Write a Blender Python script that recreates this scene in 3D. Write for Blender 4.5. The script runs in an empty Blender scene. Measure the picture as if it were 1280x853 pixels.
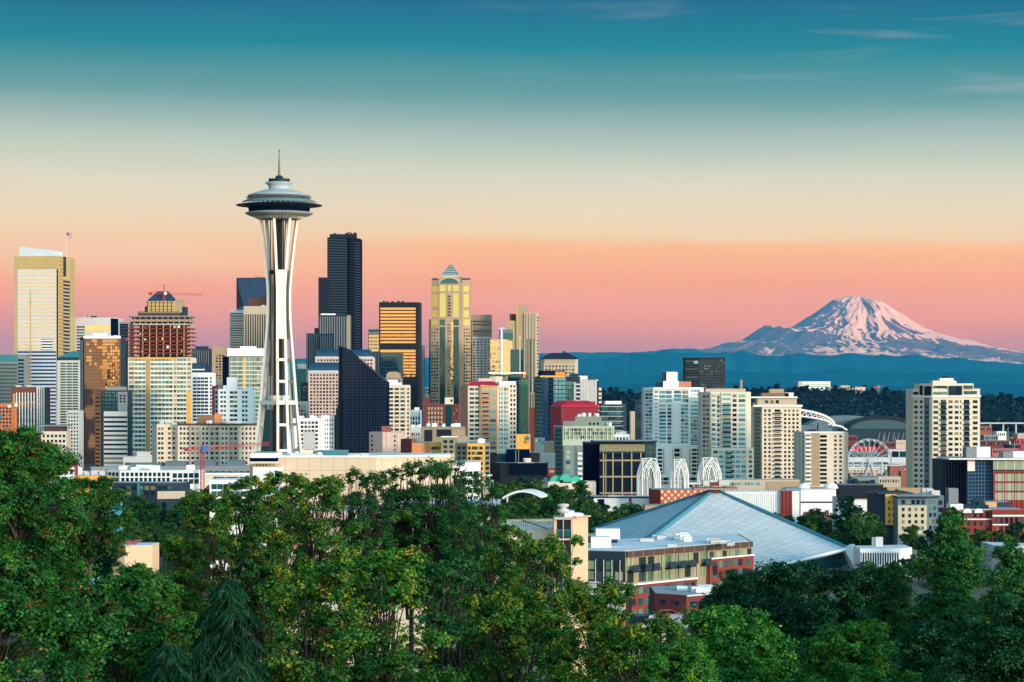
import bpy, bmesh, math, random
import numpy as np
from mathutils import Vector, Matrix
R = math.radians
SC = bpy.context.scene
COL = SC.collection
F, HY, ZC = 3100.0, 498.0, 100.0          # focal length in photo pixels, horizon row, eye height above the sea
# ---------------------------------------------------------------- camera
cam = bpy.data.objects.new('camera', bpy.data.cameras.new('camera'))
COL.objects.link(cam)
cam.location = (0, 0, ZC); cam.rotation_euler = (R(90), 0, 0)
cam.data.sensor_width = 36; cam.data.lens = F / 1280 * 36
cam.data.shift_y = (HY - 426.5) / 1280
cam.data.clip_start = 0.5; cam.data.clip_end = 400000
SC.camera = cam
SC.view_settings.view_transform = 'Standard'; SC.view_settings.look = 'None'
SC.view_settings.gamma = 1; SC.view_settings.exposure = EXPOSURE = 1.12
SC.view_settings.use_curve_mapping = False
SC.cycles.max_bounces = 6; SC.cycles.diffuse_bounces = 2; SC.cycles.glossy_bounces = 3
SC.cycles.transparent_max_bounces = 8; SC.cycles.volume_bounces = 0
SC.cycles.use_denoising = True
# ---------------------------------------------------------------- sun: low, behind the camera and to its right
SUN_EL, SUN_AZ = R(9), R(138)             # azimuth clockwise from the view direction
sd = Vector((math.sin(SUN_AZ) * math.cos(SUN_EL), math.cos(SUN_AZ) * math.cos(SUN_EL), math.sin(SUN_EL)))
sun = bpy.data.objects.new('sun', bpy.data.lights.new('sun', 'SUN')); COL.objects.link(sun)
sun.data.energy = 1.7; sun.data.angle = R(8); sun.data.color = (1.0, 0.78, 0.60)
sun.rotation_euler = sd.to_track_quat('Z', 'Y').to_euler(); sun.location = (200, -300, 400)

def srgb(r, g, b):
    f = lambda c: c / 12.92 if c <= 0.04045 else ((c + 0.055) / 1.055) ** 2.4
    return (f(r / 255), f(g / 255), f(b / 255), 1)

# ---------------------------------------------------------------- world: dusk sky, gradient by elevation, warm side where the sun went down
W = bpy.data.worlds.new('World'); SC.world = W; W.use_nodes = True
nt = W.node_tree; N = nt.nodes; Lk = nt.links; N.clear()
def wn(t, **k):
    n = N.new(t)
    for a, b in k.items(): setattr(n, a, b)
    return n
def wmath(op, a, b=None, c=None, clamp=False):
    n = wn('ShaderNodeMath', operation=op, use_clamp=clamp)
    for i, v in enumerate((a, b, c)):
        if v is None: continue
        if isinstance(v, (int, float)): n.inputs[i].default_value = v
        else: Lk.new(v, n.inputs[i])
    return n.outputs[0]
def wmix(fac, a, b, blend='MIX'):
    n = wn('ShaderNodeMix', data_type='RGBA', blend_type=blend)
    for s, v in ((n.inputs[0], fac), (n.inputs[6], a), (n.inputs[7], b)):
        if isinstance(v, (int, float)): s.default_value = v
        elif isinstance(v, tuple): s.default_value = v
        else: Lk.new(v, s)
    return n.outputs[2]
def wramp(fac, stops, interp='LINEAR'):
    n = wn('ShaderNodeValToRGB'); cr = n.color_ramp; cr.interpolation = interp
    while len(cr.elements) < len(stops): cr.elements.new(0.5)
    for e, (p, c) in zip(cr.elements, stops): e.position = p; e.color = c
    Lk.new(fac, n.inputs[0]); return n.outputs[0]
tc = wn('ShaderNodeTexCoord'); sx = wn('ShaderNodeSeparateXYZ'); Lk.new(tc.outputs['Generated'], sx.inputs[0])
elev = wmath('ARCSINE', sx.outputs[2])
def pos(py): return math.atan((HY - py) / F) / 0.4         # ramp position of a photo row (ramp spans 0.4 rad)
# slow wobble so the bands are not ruled lines
mp = wn('ShaderNodeMapping'); mp.inputs['Scale'].default_value = (2.0, 2.0, 22); Lk.new(tc.outputs['Generated'], mp.inputs[0])
nz = wn('ShaderNodeTexNoise'); nz.inputs['Scale'].default_value = 1.6; nz.inputs['Detail'].default_value = 4; Lk.new(mp.outputs[0], nz.inputs[0])
wob = wmath('MULTIPLY_ADD', nz.outputs[0], 0.006, -0.003)
# the cloud-bank edge dips slightly to the right
tilt = wmath('MULTIPLY', sx.outputs[0], 0.010)
az = wmath('ARCTAN2', sx.outputs[0], sx.outputs[1])
mp0 = wn('ShaderNodeMapping'); mp0.inputs['Scale'].default_value = (9, 9, 60); Lk.new(tc.outputs['Generated'], mp0.inputs[0])
nz0 = wn('ShaderNodeTexNoise'); nz0.inputs['Scale'].default_value = 1.0; nz0.inputs['Detail'].default_value = 6; nz0.inputs['Roughness'].default_value = 0.6; Lk.new(mp0.outputs[0], nz0.inputs[0])
wob2 = wmath('MULTIPLY_ADD', nz0.outputs[0], 0.0060, -0.0030)
e1 = wmath('DIVIDE', wmath('ADD', wmath('ADD', wmath('ADD', elev, wob), wob2), tilt), 0.4, clamp=True)
SKY_FRONT = [(0.0, (0.376, 0.115, 0.099)), (470, (0.418, 0.122, 0.105)), (430, (0.5221, 0.1434, 0.1047)), (395, (0.7993, 0.2113, 0.0)), (350, (0.9054, 0.2903, 0.0)), (306, (0.958, 0.4665, 0.0999)), (294, (0.867, 0.6302, 0.326)), (262, (0.8035, 0.6747, 0.4438)), (225, (0.6942, 0.6708, 0.5041)), (180, (0.4398, 0.5366, 0.4662)), (120, (0.1263, 0.2961, 0.286)), (60, (0.0025, 0.1903, 0.2281)), (0, (0.0, 0.0934, 0.1994)), (-260, (0.0, 0.1, 0.22))]
FX = 2 ** (-EXPOSURE)
stops = [(0.0 if i == 0 else pos(py), tuple(v * FX for v in c) + (1,)) for i, (py, c) in enumerate(SKY_FRONT)]
front_r = wramp(e1, stops)
def at_row(py):
    L = SKY_FRONT; 
    for (p0, c0), (p1, c1) in zip(L[1:], L[2:]):
        if p1 <= py <= p0: t = (p0-py)/(p0-p1); return tuple(a+(b_-a)*t for a, b_ in zip(c0, c1))
stops_l = [st for st in stops]
LEFT = [(0.0, SKY_FRONT[0][1]), (470, SKY_FRONT[1][1]), (430, SKY_FRONT[2][1]), (400, at_row(400)), (365, at_row(352)), (335, tuple(a*.5+b_*.5 for a, b_ in zip(at_row(330), at_row(294)))), (300, tuple(a*.22+b_*.78 for a, b_ in zip(at_row(320), at_row(290)))), (262, at_row(266)), (225, at_row(230)), (180, at_row(187)), (120, at_row(120)), (60, at_row(58)), (0, at_row(0)), (-260, SKY_FRONT[-1][1])]
front_l = wramp(e1, [(0.0 if i == 0 else pos(py), tuple(v * FX for v in c) + (1,)) for i, (py, c) in enumerate(LEFT)])
ml = wn('ShaderNodeMapRange', interpolation_type='SMOOTHSTEP'); Lk.new(wmath('ADD', az, wmath('MULTIPLY', wob2, 18)), ml.inputs[0]); ml.inputs[1].default_value = -0.16; ml.inputs[2].default_value = 0.0
front = wmix(ml.outputs[0], front_l, front_r)
mot = wmath('MULTIPLY_ADD', nz0.outputs[0], 0.14, 0.93)
vm_ = wn('ShaderNodeVectorMath', operation='SCALE'); Lk.new(front, vm_.inputs[0]); Lk.new(mot, vm_.inputs['Scale']); front = vm_.outputs[0]
e2 = wmath('DIVIDE', elev, 1.2, clamp=True)
BACK = [(0.0, (1.15, 0.82, 0.50, 1)), (0.05, (1.20, 1.0, 0.76, 1)), (0.13, (1.02, 1.14, 1.10, 1)), (0.28, (0.72, 1.08, 1.18, 1)),
        (0.5, (0.26, 0.62, 0.84, 1)), (1.0, (0.08, 0.34, 0.60, 1))]
back = wramp(e2, BACK)
dt = wn('ShaderNodeVectorMath', operation='DOT_PRODUCT'); Lk.new(tc.outputs['Generated'], dt.inputs[0])
hs = Vector((sd.x, sd.y, 0)).normalized(); dt.inputs[1].default_value = hs
mr = wn('ShaderNodeMapRange', interpolation_type='SMOOTHSTEP'); Lk.new(dt.outputs[1], mr.inputs[0])
mr.inputs[1].default_value = -0.5; mr.inputs[2].default_value = 0.75
sky = wmix(mr.outputs[0], front, back)
# thin cirrus
mp2 = wn('ShaderNodeMapping'); mp2.inputs['Scale'].default_value = (11, 11, 120); mp2.inputs['Rotation'].default_value = (0, R(-3.2), 0)
Lk.new(tc.outputs['Generated'], mp2.inputs[0])
n2 = wn('ShaderNodeTexNoise'); n2.inputs['Scale'].default_value = 1.0; n2.inputs['Detail'].default_value = 7; n2.inputs['Roughness'].default_value = 0.55
n2.inputs['Distortion'].default_value = 0.6; Lk.new(mp2.outputs[0], n2.inputs[0])
cf = wramp(n2.outputs[0], [(0.53, (0, 0, 0, 1)), (0.74, (1, 1, 1, 1))], 'EASE')
azf = wn('ShaderNodeMapRange', interpolation_type='SMOOTHSTEP'); Lk.new(az, azf.inputs[0]); azf.inputs[1].default_value = -.14; azf.inputs[2].default_value = .10; azf.inputs[3].default_value = .12
zr = wramp(e1, [(pos(420), (0, 0, 0, 1)), (pos(330), (.35, .35, .35, 1)), (pos(250), (.15, .15, .15, 1)), (pos(120), (.8, .8, .8, 1)), (1, (.4, .4, .4, 1))])
cfz = wmath('MULTIPLY', cf, zr); cfz = wmath('MULTIPLY', wmath('MULTIPLY', cfz, 0.45), azf.outputs[0])
ccol = wramp(e1, [(pos(330), (.60 * FX, .30 * FX, .36 * FX, 1)), (pos(230), (.62 * FX, .42 * FX, .38 * FX, 1)), (pos(140), (.50 * FX, .50 * FX, .45 * FX, 1)), (pos(0), (.16 * FX, .26 * FX, .31 * FX, 1))])
sky = wmix(cfz, sky, ccol)
bg = wn('ShaderNodeBackground'); Lk.new(sky, bg.inputs[0]); bg.inputs[1].default_value = 1.0
# a little physical sky light on top of the dusk colours
ns = wn('ShaderNodeTexSky', sky_type='NISHITA', sun_disc=False); ns.sun_elevation = SUN_EL; ns.sun_rotation = SUN_AZ
bg2 = wn('ShaderNodeBackground'); Lk.new(ns.outputs[0], bg2.inputs[0]); bg2.inputs[1].default_value = 0.002
ad = wn('ShaderNodeAddShader'); Lk.new(bg.outputs[0], ad.inputs[0]); Lk.new(bg2.outputs[0], ad.inputs[1])
wo = wn('ShaderNodeOutputWorld'); Lk.new(ad.outputs[0], wo.inputs[0])

# ---------------------------------------------------------------- helpers
def P(px, py, Y): return Vector(((px - 640) / F * Y, Y, ZC + (HY - py) / F * Y))
def X(px, Y): return (px - 640) / F * Y
def Z(py, Y): return ZC + (HY - py) / F * Y

def tag(o, label=None, cat=None, group=None, kind=None):
    for k, v in (('label', label), ('category', cat), ('group', group), ('kind', kind)):
        if v: o[k] = v
    return o
def empty(name, loc=(0, 0, 0)):
    o = bpy.data.objects.new(name, None); COL.objects.link(o); o.location = loc; o.empty_display_size = 1; return o
def link(name, me, mat, parent=None, loc=None):
    o = bpy.data.objects.new(name, me); COL.objects.link(o)
    if mat is not None and not me.materials: me.materials.append(mat)
    if parent is not None: o.parent = parent
    if loc is not None: o.location = loc
    return o
class MB:
    """collects boxes, prisms, tubes; build() links them as one mesh object (coordinates are world, moved to the parent's origin)"""
    def __init__(s): s.v = []; s.f = []
    def poly(s, pts, faces):
        b = len(s.v); s.v += [tuple(p) for p in pts]; s.f += [tuple(b + i for i in f) for f in faces]; return s
    def box(s, x0, x1, y0, y1, z0, z1):
        return s.poly([(x0,y0,z0),(x1,y0,z0),(x1,y1,z0),(x0,y1,z0),(x0,y0,z1),(x1,y0,z1),(x1,y1,z1),(x0,y1,z1)],
                      [(0,3,2,1),(4,5,6,7),(0,1,5,4),(1,2,6,5),(2,3,7,6),(3,0,4,7)])
    def obox(s, o, u, n, a0, a1, b0, b1, z0, z1):
        """box along unit vector u (a), outward n (b) from origin o"""
        p = lambda a, b, z: (o[0] + u[0]*a + n[0]*b, o[1] + u[1]*a + n[1]*b, z)
        return s.poly([p(a0,b1,z0),p(a1,b1,z0),p(a1,b0,z0),p(a0,b0,z0),p(a0,b1,z1),p(a1,b1,z1),p(a1,b0,z1),p(a0,b0,z1)],
                      [(0,3,2,1),(4,5,6,7),(0,1,5,4),(1,2,6,5),(2,3,7,6),(3,0,4,7)])
    def prism(s, ring, z0, z1, top=None):
        """ring counter-clockwise seen from above; z1 may be a function of the point; top ring may differ"""
        n = len(ring); tp = top or ring
        zz = (lambda p: z1(p)) if callable(z1) else (lambda p: z1)
        pts = [(p[0], p[1], z0) for p in ring] + [(p[0], p[1], zz(p)) for p in tp]
        fs = [tuple(reversed(range(n))), tuple(range(n, 2*n))] + [(i, (i+1) % n, n + (i+1) % n, n + i) for i in range(n)]
        return s.poly(pts, fs)
    def tube(s, a, b, r0, r1=None, n=8, cap=True):
        r1 = r0 if r1 is None else r1
        a = Vector(a); b = Vector(b); d = (b - a).normalized()
        u = d.orthogonal().normalized(); w = d.cross(u)
        pts = []
        for c, r in ((a, r0), (b, r1)):
            for i in range(n):
                t = 2*math.pi*i/n; pts.append(c + u*(r*math.cos(t)) + w*(r*math.sin(t)))
        fs = [(i, (i+1) % n, n + (i+1) % n, n + i) for i in range(n)]
        if cap: fs += [tuple(reversed(range(n))), tuple(range(n, 2*n))]
        return s.poly(pts, fs)
    def path(s, pts, rad, n=8):
        """tube through points with one radius per point (shared rings)"""
        pts = [Vector(p) for p in pts]; m = len(pts)
        rad = rad if hasattr(rad, '__len__') else [rad]*m
        rings = []; u = None
        for i, p in enumerate(pts):
            d = (pts[min(i+1, m-1)] - pts[max(i-1, 0)]).normalized()
            u = d.orthogonal().normalized() if u is None else (u - d*u.dot(d)).normalized()
            w = d.cross(u)
            rings += [p + u*(rad[i]*math.cos(2*math.pi*k/n)) + w*(rad[i]*math.sin(2*math.pi*k/n)) for k in range(n)]
        fs = [(j*n+i, j*n+(i+1) % n, (j+1)*n+(i+1) % n, (j+1)*n+i) for j in range(m-1) for i in range(n)]
        fs += [tuple(reversed(range(n))), tuple((m-1)*n+i for i in range(n))]
        return s.poly(rings, fs)
    def lathe(s, prof, c=(0, 0, 0), n=48, sx=1, sy=1):
        pts = [(c[0]+r*sx*math.cos(2*math.pi*k/n), c[1]+r*sy*math.sin(2*math.pi*k/n), c[2]+z) for r, z in prof for k in range(n)]
        m = len(prof)
        fs = [(j*n+i, j*n+(i+1) % n, (j+1)*n+(i+1) % n, (j+1)*n+i) for j in range(m-1) for i in range(n)]
        fs += [tuple(reversed(range(n))), tuple((m-1)*n+i for i in range(n))]
        return s.poly(pts, fs)
    def build(s, name, mat, parent=None, smooth=False, kind=None):
        o0 = Vector(parent.matrix_world.translation) if False else (Vector(WORLD_LOC(parent)) if parent is not None else None)
        if o0 is None:
            a = np.array(s.v); c = (a.min(0) + a.max(0)) / 2; o0 = Vector((c[0], c[1], a[:, 2].min()))
            loc = o0.copy()
        else: loc = None
        me = bpy.data.meshes.new(name)
        me.from_pydata([(x-o0.x, y-o0.y, z-o0.z) for x, y, z in s.v], [], s.f)
        if smooth:
            me.polygons.foreach_set('use_smooth', [True]*len(me.polygons))
        me.update()
        o = link(name, me, mat, parent, loc)
        if kind: o['kind'] = kind
        return o
def WORLD_LOC(o):
    v = Vector((0, 0, 0))
    while o is not None: v = v + o.location; o = o.parent
    return v

# ---------------------------------------------------------------- materials
def M_(name): 
    m = bpy.data.materials.new(name); m.use_nodes = True; nt = m.node_tree; nt.nodes.clear(); return m, nt
class NB:
    def __init__(s, nt): s.nt = nt
    def n(s, t, ins=None, **k):
        nd = s.nt.nodes.new(t)
        for a, b in k.items(): setattr(nd, a, b)
        for i, v in (ins or {}).items():
            if hasattr(v, 'is_output') or isinstance(v, bpy.types.NodeSocket): s.nt.links.new(v, nd.inputs[i])
            else: nd.inputs[i].default_value = v
        return nd
    def math(s, op, a, b=0.0, clamp=False): return s.n('ShaderNodeMath', {0: a, 1: b}, operation=op, use_clamp=clamp).outputs[0]
    def mix(s, f, a, b, blend='MIX'): return s.n('ShaderNodeMix', {0: f, 6: a, 7: b}, data_type='RGBA', blend_type=blend).outputs[2]
    def ramp(s, f, stops, interp='LINEAR'):
        nd = s.n('ShaderNodeValToRGB', {0: f}); cr = nd.color_ramp; cr.interpolation = interp
        while len(cr.elements) < len(stops): cr.elements.new(0.5)
        for e, (p, c) in zip(cr.elements, stops): e.position = p; e.color = c if len(c) == 4 else tuple(c) + (1,)
        return nd.outputs[0]
    def noise(s, vec, scale, detail=4, rough=0.5): return s.n('ShaderNodeTexNoise', {'Vector': vec, 'Scale': scale, 'Detail': detail, 'Roughness': rough}).outputs[0]
    def map(s, vec, scale=(1, 1, 1), rot=(0, 0, 0)): return s.n('ShaderNodeMapping', {'Vector': vec, 'Scale': scale, 'Rotation': rot}).outputs[0]
    def pos(s): return s.n('ShaderNodeNewGeometry').outputs['Position']
    def out(s, sh): s.n('ShaderNodeOutputMaterial', {0: sh})
def c4(c): return tuple(c) + (1,) if len(c) == 3 else tuple(c)
MATS = {}
def wall(name, col, rough=0.85, var=0.12, streak=0.10, metal=0.0):
    """painted/concrete wall: base colour with soft blotches and rain streaks"""
    if name in MATS: return MATS[name]
    m, nt = M_(name); b = NB(nt); p = b.pos()
    a = b.noise(p, 0.13, 4); s = b.noise(b.map(p, (0.7, 0.7, 0.05)), 1.0, 3, 0.6)
    f = b.math('ADD', b.math('MULTIPLY', b.math('SUBTRACT', a, 0.5), var*2), b.math('MULTIPLY', b.math('SUBTRACT', s, 0.5), streak*2))
    hsv = b.n('ShaderNodeHueSaturation', {'Color': c4(col), 'Value': b.math('ADD', f, 1.0)})
    bs = b.n('ShaderNodeBsdfPrincipled', {'Base Color': hsv.outputs[0], 'Roughness': rough, 'Metallic': metal, 'Specular IOR Level': 0.3})
    b.out(bs.outputs[0]); MATS[name] = m; return m
def glass(name, cols, refl=0.55, rough=0.06, tint=(0.75, 0.85, 0.9), wobble=0.006, freq=0.35):
    """window glass: mirror over a dark room; each pane (mesh island) gets its own blind / painted lit-room tone / tilt"""
    if name in MATS: return MATS[name]
    m, nt = M_(name); b = NB(nt)
    g = b.n('ShaderNodeNewGeometry'); r = g.outputs['Random Per Island']
    n = len(cols)
    inner = b.ramp(r, [(i/n, c4(c)) for i, c in enumerate(cols)], 'CONSTANT')  # lit rooms are only warmer diffuse tones, nothing glows
    wn_ = b.n('ShaderNodeTexWhiteNoise', {1: b.math('MULTIPLY', r, 97.3)}, noise_dimensions='1D')
    jit = b.n('ShaderNodeVectorMath', {0: wn_.outputs[1], 1: (0.5, 0.5, 0.5)}, operation='SUBTRACT').outputs[0]
    nn = b.n('ShaderNodeTexNoise', {'Vector': g.outputs['Position'], 'Scale': freq, 'Detail': 1.0})
    j2 = b.n('ShaderNodeVectorMath', {0: nn.outputs[1], 1: (0.5, 0.5, 0.5)}, operation='SUBTRACT').outputs[0]
    sm = b.n('ShaderNodeVectorMath', {0: j2, 1: (wobble*4,)*3}, operation='MULTIPLY').outputs[0]
    s2 = b.n('ShaderNodeVectorMath', {0: jit, 1: (wobble,)*3}, operation='MULTIPLY').outputs[0]
    nv = b.n('ShaderNodeVectorMath', {0: g.outputs['Normal'], 1: sm}, operation='ADD').outputs[0]
    nv = b.n('ShaderNodeVectorMath', {0: nv, 1: s2}, operation='ADD').outputs[0]
    nv = b.n('ShaderNodeVectorMath', {0: nv}, operation='NORMALIZE').outputs[0]
    d = b.n('ShaderNodeBsdfDiffuse', {'Color': inner, 'Roughness': 0.5})
    gl = b.n('ShaderNodeBsdfGlossy', {'Color': c4(tint), 'Roughness': rough, 'Normal': nv})
    mx = b.n('ShaderNodeMixShader', {0: refl, 1: d.outputs[0], 2: gl.outputs[0]})
    b.out(mx.outputs[0]); MATS[name] = m; return m
def flat(name, col, rough=0.6, metal=0.0):
    if name in MATS: return MATS[name]
    m, nt = M_(name); b = NB(nt)
    v = b.noise(b.pos(), 1.3, 3)
    hsv = b.n('ShaderNodeHueSaturation', {'Color': c4(col), 'Value': b.math('ADD', b.math('MULTIPLY', v, 0.25), 0.87)})
    bs = b.n('ShaderNodeBsdfPrincipled', {'Base Color': hsv.outputs[0], 'Roughness': rough, 'Metallic': metal})
    b.out(bs.outputs[0]); MATS[name] = m; return m

# ---------------------------------------------------------------- terrain
rng = np.random.default_rng(7)
def vnoise(seed, n=256):
    g = np.random.default_rng(seed).random((n, n))
    def f(x, y):
        x = np.asarray(x, float); y = np.asarray(y, float)
        xi = np.floor(x).astype(int); yi = np.floor(y).astype(int); fx = x-xi; fy = y-yi
        fx = fx*fx*(3-2*fx); fy = fy*fy*(3-2*fy)
        a = g[xi % n, yi % n]; b_ = g[(xi+1) % n, yi % n]; c = g[xi % n, (yi+1) % n]; d = g[(xi+1) % n, (yi+1) % n]
        return (a*(1-fx)+b_*fx)*(1-fy)+(c*(1-fx)+d*fx)*fy - 0.5
    return f
def fbm(f, x, y, o=5, g=0.5):
    s = 0; a = 1
    for i in range(o): s = s + a*f(x*2**i+17*i, y*2**i+31*i); a *= g
    return s
VN = vnoise(3)
GY = [-3000, -400, -60, 0, 12, 40, 100, 200, 300, 450, 600, 800, 1100, 1500, 2300, 3000, 3600, 6000, 9000, 40000, 200000]
GZ = [125, 118, 101, 97.5, 96.5, 84, 75, 68, 64, 57, 47, 40, 38, 38, 38, 22, 4, 4, 4, 4, 4]
def sst(a, b_, x): t = np.clip((x-a)/(b_-a), 0, 1); return t*t*(3-2*t)
def ground(x, y):
    x = np.asarray(x, float); y = np.asarray(y, float)
    z = np.interp(y, GY, GZ)
    k = sst(0.108, 0.130, x/np.maximum(y, 1))*sst(1650, 2100, y)      # the bluff falls away to the harbour on the right
    z = z*(1-k) + 4*k
    return z + np.clip(np.abs(y)/400, 0, 1)*1.5*fbm(VN, x/180.0, y/180.0, 3)*np.where(y > 3300, 0, 1)
def gz(x, y): return float(ground(x, y))
def grid_mesh(name, xs_fn, ys, zfn, mat, nx):
    vs = []; 
    for y in ys:
        a, b_ = xs_fn(y); xx = np.linspace(a, b_, nx); zz = zfn(xx, np.full(nx, float(y)))
        vs.append(np.stack([xx, np.full(nx, float(y)), zz], 1))
    v = np.concatenate(vs); ny = len(ys)
    i = np.arange(ny-1)[:, None]*nx + np.arange(nx-1)[None]
    f = np.stack([i, i+1, i+nx+1, i+nx], -1).reshape(-1, 4)
    me = bpy.data.meshes.new(name); me.from_pydata(v.tolist(), [], f.tolist())
    me.polygons.foreach_set('use_smooth', [True]*len(me.polygons)); me.update()
    o = link(name, me, mat); return o
m, nt_ = M_('ground'); b = NB(nt_); p = b.pos()
n1 = b.noise(p, 0.012, 6, 0.65); n2_ = b.noise(p, 0.11, 4, 0.6)
c = b.ramp(n1, [(0.42, (0.030, 0.055, 0.022)), (0.50, (0.055, 0.065, 0.04)), (0.56, (0.11, 0.11, 0.10)), (0.66, (0.16, 0.15, 0.13))])
c = b.mix(0.4, c, b.ramp(n2_, [(0.35, (0.02, 0.04, 0.018)), (0.7, (0.16, 0.15, 0.13))]))
b.out(b.n('ShaderNodeBsdfPrincipled', {'Base Color': c, 'Roughness': 0.95}).outputs[0]); GROUND_M = m
ys = np.concatenate([np.linspace(-3000, -80, 18), np.linspace(-60, 1200, 80), np.linspace(1260, 4000, 40), np.linspace(4300, 9500, 16), [12000, 16000, 24000, 35000, 50000, 80000, 140000]])
tag(grid_mesh('ground', lambda y: (-900-abs(y)*0.55, 900+abs(y)*0.55), ys, ground, GROUND_M, 90), kind='structure')

# ---------------------------------------------------------------- far hills and the snow mountain
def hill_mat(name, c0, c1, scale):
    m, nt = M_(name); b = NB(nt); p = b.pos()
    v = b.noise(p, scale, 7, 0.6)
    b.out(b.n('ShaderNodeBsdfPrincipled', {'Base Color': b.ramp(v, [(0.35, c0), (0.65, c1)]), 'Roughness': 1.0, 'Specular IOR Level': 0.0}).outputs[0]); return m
def ridge(name, Y, depth, prof, mat, seed, rough, nx=900, ny=44, x0=-200, x1=1480):
    """range of hills: crest row from prof (pixel x, pixel y) at distance Y, sloping down both ways"""
    f = vnoise(seed); px = [a for a, _ in prof]; py = [q for _, q in prof]
    ys = Y + depth*np.linspace(-1, 0.6, ny)
    def z(xx, yy):
        t = (yy - Y)/depth
        q = xx/yy*F + 640
        pyq = sum(np.interp(q+o_, px, py) for o_ in (-3, -1.5, 0, 1.5, 3))/5
        crest = ZC + (HY - pyq - 1.6*fbm(f, q/17.0+seed, np.full_like(q, seed*.7), 4, .55))/F*Y
        cs = ZC + (HY - sum(np.interp(q+o_, px, py) for o_ in (-60, -30, 0, 30, 60))/5 - 1.0)/F*Y
        kk = np.clip(1-np.abs(t)*5, 0, 1); crest = cs*(1-kk)+crest*kk
        env = np.where(t < 0, np.cos(t*math.pi/2)**1.3, np.cos(t*math.pi/1.2))
        sc = depth*0.16
        n = fbm(f, xx/sc+50, yy/sc+50, 6, 0.55)
        rid = (0.5-np.abs(n))*2-0.8
        return np.maximum(4 + (crest-4)*(env*(1+rid*0.30*(1-env)) ) + crest*rough*fbm(f, xx/(sc*.25), yy/(sc*.25), 5, 0.6)*env, -20)
    o = grid_mesh(name, lambda y: (X(x0, y), X(x1, y)), ys, z, mat, nx)
    return tag(o, kind='structure')
HM_far = hill_mat('far_forest_hazed', (0.010, 0.11, 0.16), (0.014, 0.13, 0.18), 0.0007)  # blue-teal of the distance haze is put into the forest colour
HM_mid = hill_mat('mid_forest_hazed', (0.005, 0.105, 0.17), (0.007, 0.125, 0.19), 0.0012)  # haze tint painted into this forest colour as well
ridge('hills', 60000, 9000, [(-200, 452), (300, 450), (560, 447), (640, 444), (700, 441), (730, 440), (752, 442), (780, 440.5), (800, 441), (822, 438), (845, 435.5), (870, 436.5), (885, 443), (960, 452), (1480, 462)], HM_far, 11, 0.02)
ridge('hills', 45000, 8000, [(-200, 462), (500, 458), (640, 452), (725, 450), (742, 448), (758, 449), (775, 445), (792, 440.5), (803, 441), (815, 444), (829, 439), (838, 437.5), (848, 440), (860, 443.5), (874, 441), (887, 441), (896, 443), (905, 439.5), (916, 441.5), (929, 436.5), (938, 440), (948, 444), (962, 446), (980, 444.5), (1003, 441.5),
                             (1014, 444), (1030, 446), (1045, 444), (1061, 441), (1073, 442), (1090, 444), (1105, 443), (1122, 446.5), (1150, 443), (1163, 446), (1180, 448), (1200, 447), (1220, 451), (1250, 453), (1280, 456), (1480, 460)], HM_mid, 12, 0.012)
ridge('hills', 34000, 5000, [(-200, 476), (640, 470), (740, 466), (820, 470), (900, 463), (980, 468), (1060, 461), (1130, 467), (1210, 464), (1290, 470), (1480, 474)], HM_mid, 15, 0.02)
ridge('hills', 26000, 6000, [(-200, 486), (600, 484), (740, 482), (900, 478), (1000, 480), (1100, 484), (1200, 480), (1480, 482)], HM_mid, 13, 0.04)
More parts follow.
